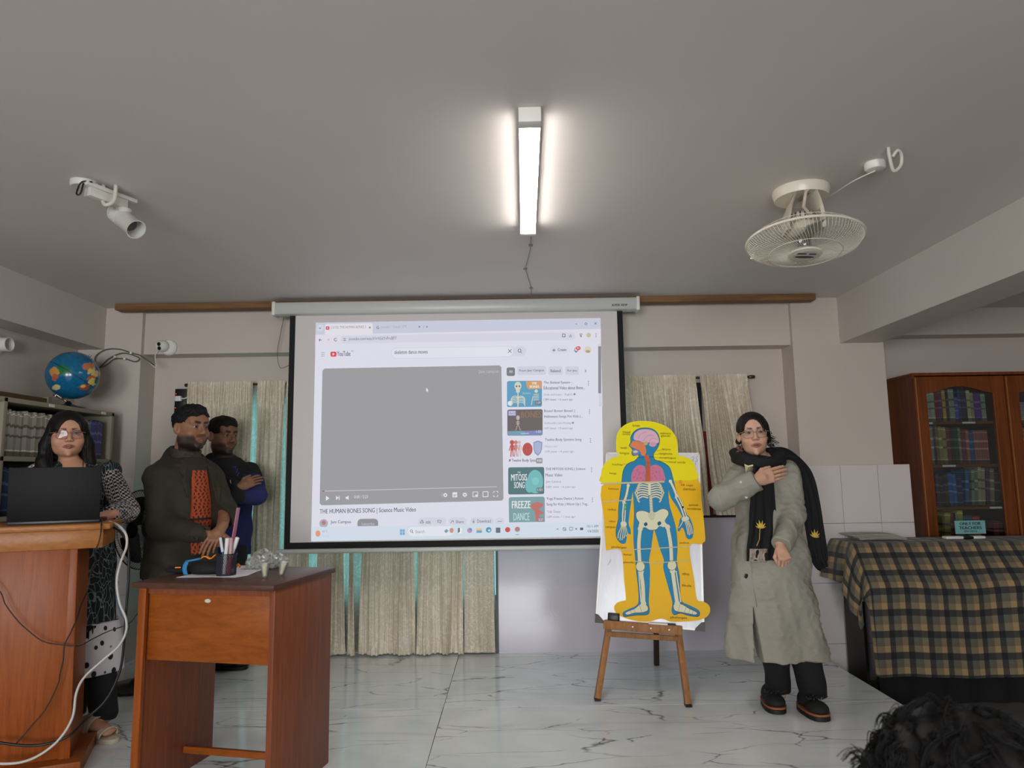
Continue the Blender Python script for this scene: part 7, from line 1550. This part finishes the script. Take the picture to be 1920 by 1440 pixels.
g = MB().tube([ontoN(x, y) + Vector((0, -.004, 0)) for x, y in ((432, 900), (433, 906))], .003, 5).build('drawstring', W_, ho)
l1 = cone(A(416, 1030, 4.9), (-2.05, 5.02, .07), .11, .07); l2 = cone(A(434, 1030, 4.9), (-1.98, 4.95, .07), .11, .07)
sdfobj('trousers', disp(lambda P: np.maximum(smin(l1(P), l2(P), .03), .06 - P[:, 2]), fnoise(5, 30), .003), (-2.4, 4.65, .03), (-1.6, 5.2, .95), .008, M_TRM, MN2)
sn = atz(430, 1252, 0); shoe((sn[0] + .0, 5.03, 0), (1, -.1), MN2, .29, .05, M_UP, M_SOLE); shoe((-2.03, 5.14, 0), (1, -.2), MN2, .29, .05, M_UP, M_SOLE)
sdfobj('hair', shorthair(hn, 61, .0, .0), hn.c - .2, hn.c + .2, .0034, M_HAIR, MN2)
# ================================================================ woman behind the lectern
SK1 = (190, 140, 112); Y0 = 3.97; aW = math.radians(30)
hw = Head(A(126, 816, 3.93), math.radians(38), math.radians(1), math.radians(2), 1.06, 1.16, skin=SK1, lip=(140, 76, 72), lid=.0045)
cW = A(140, 878, 3.99); axW = np.array([math.cos(aW), math.sin(aW), 0]); fwW = np.array([math.sin(aW), -math.cos(aW), 0])
nkw = union([cone(hw.toW((0, -.02, -.07)), A(133, 876, 3.98), .046, .056), (ell(P3(cW, fwW * .03) + [0, 0, -.04], (.11, .075, .09), np.array(Matrix.Rotation(aW, 3, 'Z'))), .04)], .02)
sR1, sL1 = P3(cW, -axW * .17) + [0, 0, -.03], A(205, 884, 4.03)
eR1, eL1 = A(52, 968, 3.92), A(236, 956, 3.92); wR1, wL1 = A(100, 985, 3.72), A(203, 966, 3.68)
lh1 = handp(wL1, np.array(A(180, 972, 3.64)) - wL1, (-.1, -.5, .8), -1, ((.35, .5, .3),) * 4, .95, (.6, .1, -.2), .02)
rh1 = handp(wR1, (.6, -.5, -.1), (0, -.4, .9), 1, ((.3, .4, .2),) * 4, .95)
fS = atz(186, 1386, 0); ank = np.array([fS[0] - .03, fS[1] + .08, .09])
coreW = union([cone(P3(cW, (0, 0, -.08)), A(150, 1100, 4.0), .10, .12), cone(sR1, eR1, .04, .035), cone(eR1, wR1, .035, .028), cone(sL1, eL1, .04, .035), cone(eL1, wL1, .035, .028), cone(A(172, 1130, 4.0), ank, .08, .045), cone(A(130, 1130, 4.02), (ank[0] - .2, ank[1] + .06, .09), .08, .045)], .03)
toe = np.array([fS[0] + .06, fS[1] - .03, .05]); heel = np.array([fS[0] - .12, fS[1] + .07, .06]); dft = (toe - heel) / np.linalg.norm(toe - heel); sft = np.array([-dft[1], dft[0], 0])
ft = [cone(heel, toe, .036, .028), (cone(ank + [0, 0, .05], heel + dft * .05, .04, .036), .03)] + [(cone(toe - dft * .01 + sft * s_, toe + dft * (.035 - abs(s_ + .012) * .5) + sft * s_ * 1.15, .011, .0095), .006) for s_ in (-.03, -.015, 0, .014, .027)]
coreW2 = union([(coreW, .02)] + ft, .03)
WN1, bW = person('woman in glasses with long black hair standing behind the laptop and lectern', (cW[0], cW[1], 0), hw, hw.c - np.array([.2, .2, .26]), hw.c + .17, nkw, [lh1, rh1], coreW2, ((-2.95, 3.5, .0), (-1.85, 4.35, 1.5)), SK1)
m, nt, b, N, L = newmat('branch_print_vest'); v = texco(nt, (1, 1, 1)); vo = N.new('ShaderNodeTexVoronoi'); vo.feature = 'DISTANCE_TO_EDGE'; vo.inputs['Scale'].default_value = 26; mp = texco(nt, (1.5, 1.5, .7), 'Object', (.3, .5, .2)); nz = N.new('ShaderNodeTexNoise'); nz.inputs['Scale'].default_value = 6; L.new(mp, nz.inputs['Vector']); sc3 = N.new('ShaderNodeVectorMath'); sc3.operation = 'SCALE'; sc3.inputs['Scale'].default_value = .25; L.new(nz.outputs['Color'], sc3.inputs[0]); ad3 = N.new('ShaderNodeVectorMath'); L.new(mp, ad3.inputs[0]); L.new(sc3.outputs[0], ad3.inputs[1]); L.new(ad3.outputs[0], vo.inputs['Vector'])
L.new(ramp(nt, vo.outputs['Distance'], [(0, s2l((112, 128, 132))), (.045, s2l((84, 98, 104))), (.06, s2l((15, 15, 18)))]), b.inputs['Base Color']); b.inputs['Roughness'].default_value = .85; M_VEST = m
m, nt, b, N, L = newmat('houndstooth_sleeve'); v = texco(nt, (1, 1, 1)); ck = N.new('ShaderNodeTexChecker'); ck.inputs['Scale'].default_value = 75; L.new(texco(nt, (1, 1, 1), 'Object', (.6, .5, .8)), ck.inputs['Vector']); ck.inputs['Color1'].default_value = (*s2l((205, 196, 196)), 1); ck.inputs['Color2'].default_value = (*s2l((20, 20, 24)), 1)
ck2 = N.new('ShaderNodeTexChecker'); ck2.inputs['Scale'].default_value = 150; L.new(texco(nt, (1, 1, 1), 'Object', (.2, .9, .3)), ck2.inputs['Vector']); ck2.inputs['Color1'].default_value = (1, 1, 1, 1); ck2.inputs['Color2'].default_value = (.45, .42, .44, 1)
L.new(mixc(nt, 1, ck.outputs[0], ck2.outputs[0], 'MULTIPLY'), b.inputs['Base Color']); b.inputs['Roughness'].default_value = .85; M_HOUND = m
nf1, nf2 = fnoise(71, 36, 10), fnoise(73, 80, 6)
sv = union([cone(sL1, eL1, .058, .062), (cone(eL1, wL1, .062, .046), .03), cone(sR1, eR1, .070, .062), (cone(eR1, wR1, .062, .046), .03)], .01)
def slf(P):
    d = sv(P) + .004 * nf1(P) + .002 * np.abs(nf2(P))
    for w_, e_ in ((wL1, eL1), (wR1, eR1)):
        ax = (w_ - e_) / np.linalg.norm(w_ - e_); d = np.where(np.linalg.norm(P - w_, axis=1) < .08, np.maximum(d, (P - w_) @ ax), d)
    return d
sdfobj('sleeves', slf, (-2.95, 3.55, .85), (-1.9, 4.25, 1.52), .0055, M_HOUND, WN1)
zW = [A(140, y, 3.99)[2] for y in (866, 880, 905, 960, 1060, 1120, 1182)]; px_c = [138, 138, 142, 146, 158, 165, 170]; hx = [.11, .195, .205, .18, .185, .185, .19]
vst = loft(zW, [A(x, 960, 3.99)[0] for x in px_c], [cW[1]] * 4 + [cW[1] - .03, cW[1] - .05, cW[1] - .06], hx, [.06, .10, .125, .13, .145, .155, .165], aW, 2.3, lambda th, z: .03 * np.clip((1.1 - z) / .6, 0, 1) * np.sin(th * 6 + 1) + .01 * np.sin(th * 3 + z * 20))
ncut = P3(cW, fwW * .13) + [0, 0, .0]
vst_o = sdfobj('vest', lambda P: smax(smin(smin(vst(P), ell(sL1, (.068, .068, .062))(P), .03), ell(sR1, (.068, .068, .062))(P), .03) + .004 * nf1(P), -ell(ncut + [0, 0, .0], (.062, .1, .085), np.array(Matrix.Rotation(aW, 3, 'Z')))(P), .01), (-2.95, 3.6, zW[-1] - .02), (-1.95, 4.35, 1.5), .0055, M_VEST, WN1)
m, nt, b, N, L = newmat('white_dotted_hem'); v = texco(nt); vo = N.new('ShaderNodeTexVoronoi'); vo.inputs['Scale'].default_value = 20; L.new(texco(nt, (1, 1, .8)), vo.inputs['Vector']); L.new(ramp(nt, vo.outputs['Distance'], [(.26, s2l((16, 16, 18))), (.30, s2l((206, 200, 204)))]), b.inputs['Base Color']); b.inputs['Roughness'].default_value = .85; M_HEM = m
zH = [A(170, y, 3.99)[2] for y in (1160, 1200, 1252)]
hm_o = sdfobj('tunic_hem', lambda P: loft(zH, [A(x, 1200, 3.99)[0] for x in (168, 172, 172)], [cW[1] - .06] * 3, [.17, .185, .195], [.15, .17, .18], aW, 2.3, lambda th, z: .03 * np.sin(th * 6 + 1))(P), (-2.85, 3.65, zH[-1] - .02), (-1.95, 4.35, zH[0] + .02), .006, M_HEM, WN1)
g = MB(); rr_ = random.Random(2)
for k in range(46):
    x = 112 + k * 2.6; p = None
    for j in range(160):
        q = A(x, 1178, 3.6 + j * .004)
        if vst(q[None])[0] < .006: p = Vector(q); break
    if p is not None: p = p + Vector((0, -.03, 0)); L0 = rr_.uniform(.05, .12); g.tube([p + Vector((0, 0, .02)), p + Vector((rr_.uniform(-.006, .006), -.004, -L0 * .5)), p + Vector((rr_.uniform(-.01, .01), -.004, -L0))], [.004, .004, .0025], 5)
g.build('fringe', BLACK_MAT, vst_o)
lgA = cone(A(178, 1190, 4.0), ank + [0, 0, .02], .10, .066); lgB = cone(A(136, 1190, 4.03), (ank[0] - .2, ank[1] + .06, .09), .10, .066)
sdfobj('trousers', disp(lambda P: np.maximum(smin(lgA(P), lgB(P), .02), .075 - P[:, 2]), fnoise(6, 30), .003), (-2.85, 3.6, .06), (-1.85, 4.4, .75), .007, M_TR, WN1)
M_SAND = mat('beige_sandal', (196, 182, 158), .6)
sd_ = thing_part('sandal', WN1, tuple(fS)); mid = (heel + toe) / 2; Ls = np.linalg.norm(toe - heel) / 2 + .062
outl = [(Ls * math.copysign(abs(math.cos(t)) ** .75, math.cos(t)), .047 * math.copysign(abs(math.sin(t)) ** .8, math.sin(t)) * (1 + .12 * math.cos(t))) for t in np.linspace(0, 2 * math.pi, 28, endpoint=False)]
mid2 = mid + dft * .008; TSd = Matrix(((dft[0], sft[0], 0, mid2[0]), (dft[1], sft[1], 0, mid2[1]), (0, 0, 1, 0), (0, 0, 0, 1)))
MB().prism(outl, .0, .024, T=TSd).build('sole', M_SAND, sd_, bevel=.004)
for xo, wd, hgt in ((.075, .05, .052), (-.035, .045, .085)):
    MB().grid(lambda u, v: TSd @ Vector((xo + wd * (v - .5) + .02 * math.sin(u * math.pi), .049 * math.cos(math.pi * (1 - u)), .02 + hgt * math.sin(math.pi * u) ** .8)), 20, 4).build('strap', M_SAND, sd_, smooth=True, solid=.004)
hq = hw.toL
def hair1(P):
    q = hq(P); d = ell((0, -.009, .044), (.088, .108, .091))(q); d = smin(d, ell((0, -.06, -.06), (.085, .06, .11))(q), .04); d = smin(d, np.maximum(hw.base(q) - .0065, -q[:, 2] + .01), .01)
    for x, zb, yb in ((1, -.165, -.01), (-1, -.15, .0)):
        d = smin(d, cone((x * .070, .020, .045), (x * .090, -.005, -.05), .022, .032)(q), .02); d = smin(d, cone((x * .090, -.005, -.05), (x * .105, yb, zb), .032, .034)(q), .025)
    d = smin(d, cone((.105, .01, -.14), (.075, .045, -.22), .034, .022)(q), .02)
    face = smin(ell((0, .094, -.045), (.064, .088, .086))(q), ell((-.006, .098, .012), (.048, .066, .064))(q), .02); d = smax(d, -face, .007); d = smax(d, -ell((0, .06, -.14), (.068, .07, .07))(q), .012)
    return (d + .0007 * np.sin(q[:, 0] * 330 + 3 * np.sin(q[:, 2] * 18)) + .0005 * np.sin(q[:, 1] * 420 + q[:, 2] * 30)) * hw.sc
hr1 = sdfobj('hair', hair1, hw.c - np.array([.24, .24, .30]), hw.c + .2, .0036, M_HAIR2, WN1)
g = MB()
for k in range(10):
    x = -1 if k % 2 else 1; pts = []; ph = rr_.uniform(0, 6)
    for t in np.linspace(0, 1, 10): pts.append(hw.toW((x * (.072 + .01 * t) - .012 * math.sin(t * 4 + ph) * x, .03 + .03 * t, -.04 - .16 * t)))
    g.tube(pts, [.0022 * (1 - .6 * i / 9) for i in range(10)], 5)
g.build('loose_strands', M_HAIR, hr1, smooth=True)
glasses(hw, WN1, mat('rose_gold_frame', (176, 120, 104), .3, .4), .0265, .0215, drop=-.001)
# ================================================================ seated listener in the foreground: only curly hair is in view
Yf = 1.02; hc_ = np.array(A(1806, 1500, Yf)); fr2 = random.Random(12)
hf = Head(hc_ + [0, 0, -.01], math.radians(180 - 8), 0, 0, .86, 1.0, skin=(150, 108, 84))
cF_ = hc_ + np.array([0, .01, -.24])
coreF = union([cone(cF_ + [0, 0, .12], cF_ + [0, 0, -.02], .055, .06), cone(cF_ + [-.15, 0, -.06], cF_ + [.15, 0, -.06], .06, .06), cone(cF_ + [0, 0, -.1], cF_ + [0, .02, -.5], .13, .14), cone(cF_ + [-.18, 0, -.08], cF_ + [-.22, .1, -.35], .05, .04), cone(cF_ + [.18, 0, -.08], cF_ + [.22, .1, -.35], .05, .04), cone(cF_ + [-.08, .0, -.56], cF_ + [-.1, .40, -.54], .08, .06), cone(cF_ + [.08, 0, -.56], cF_ + [.1, .40, -.54], .08, .06), cone(cF_ + [-.1, .4, -.54], [cF_[0] - .1, cF_[1] + .42, LOW + .05], .06, .045), cone(cF_ + [.1, .4, -.54], [cF_[0] + .1, cF_[1] + .42, LOW + .05], .06, .045)], .03)
FP, bF = person('seated person with dark curly hair at the bottom right, seen from behind', (cF_[0], cF_[1], LOW), hf, hf.c - .19, hf.c + .17, cone(hf.toW((0, -.02, -.07)), cF_ + [0, 0, .02], .052, .06), [], coreF, ((hc_[0] - .4, hc_[1] - .25, LOW), (hc_[0] + .4, hc_[1] + .6, hc_[2])), (150, 108, 84))
M_SHF = mat('dark_top', (30, 28, 34), .85); 
sdfobj('top', lambda P: np.maximum(coreF(P) - .015, np.abs(P[:, 2] - (cF_[2] - .28)) - .30), (hc_[0] - .4, hc_[1] - .3, cF_[2] - .6), (hc_[0] + .4, hc_[1] + .4, hc_[2]), .012, M_SHF, FP)
hnz = fnoise(81, 55, 8); hn2 = fnoise(83, 130, 8)
def capf(P): return ell(hc_ + [0, -.005, .012], (.104, .112, .110))(P) + .006 * hnz(P) + .003 * hn2(P)
hf_o = sdfobj('hair', capf, hc_ - .2, hc_ + .2, .006, M_HAIR2, FP)
g = MB()
def lock(path, n, r, spread):
    for j in range(n):
        o_ = np.array([fr2.gauss(0, spread), fr2.gauss(0, spread), fr2.gauss(0, spread)]); w_ = fr2.uniform(0, 6); k_ = len(path)
        g.tube([p + o_ * (.5 + i / k_) + spread * .6 * np.array([math.sin(w_ + i * .7), math.cos(w_ + i * .6), math.sin(w_ + i * .5)]) for i, p in enumerate(path)], [r * (1 - .5 * i / k_) for i in range(k_)], 4)
for k in range(230):
    th = fr2.uniform(0, 6.283); ph = math.acos(fr2.uniform(-.3, 1)); dth = fr2.choice((-1, 1)) * fr2.uniform(.1, .5); dph = fr2.uniform(.2, .6); p0 = fr2.uniform(0, 6); tn = fr2.uniform(4, 9); am = fr2.uniform(.04, .09); pts = []
    for t in np.linspace(0, 1, 14):
        a1, a2 = th + dth * t + am * math.sin(p0 + tn * t), ph + dph * t + am * math.cos(p0 + tn * t); R_ = 1.0 + .08 * math.sin(math.pi * t * .7) + .04 * math.sin(p0 * 2 + tn * t)
        pts.append(hc_ + np.array([.104 * math.sin(a2) * math.cos(a1), .110 * math.sin(a2) * math.sin(a1), .012 + .106 * math.cos(a2)]) * R_)
    lock(pts, 9, .0010, .0028)
for k in range(14):
    s0 = hc_ + np.array([-.095, fr2.uniform(-.06, .06), fr2.uniform(-.02, .03)]); e0 = np.array(A(fr2.uniform(1578, 1640), fr2.uniform(1420, 1475), Yf + fr2.uniform(-.05, .05))); pts = []; ph = fr2.uniform(0, 6); r = fr2.uniform(.006, .012)
    for t in np.linspace(0, 1, 16): pts.append(s0 * (1 - t) + e0 * t + np.array([r * math.cos(ph + t * 7), r * math.sin(ph + t * 7), r * math.sin(ph + t * 7 + 1) + .03 * math.sin(t * math.pi)]) * t)
    lock(pts, 7, .0010, .0022)
tag(g.build('curls', M_HAIR, hf_o, smooth=True), kind='stuff')
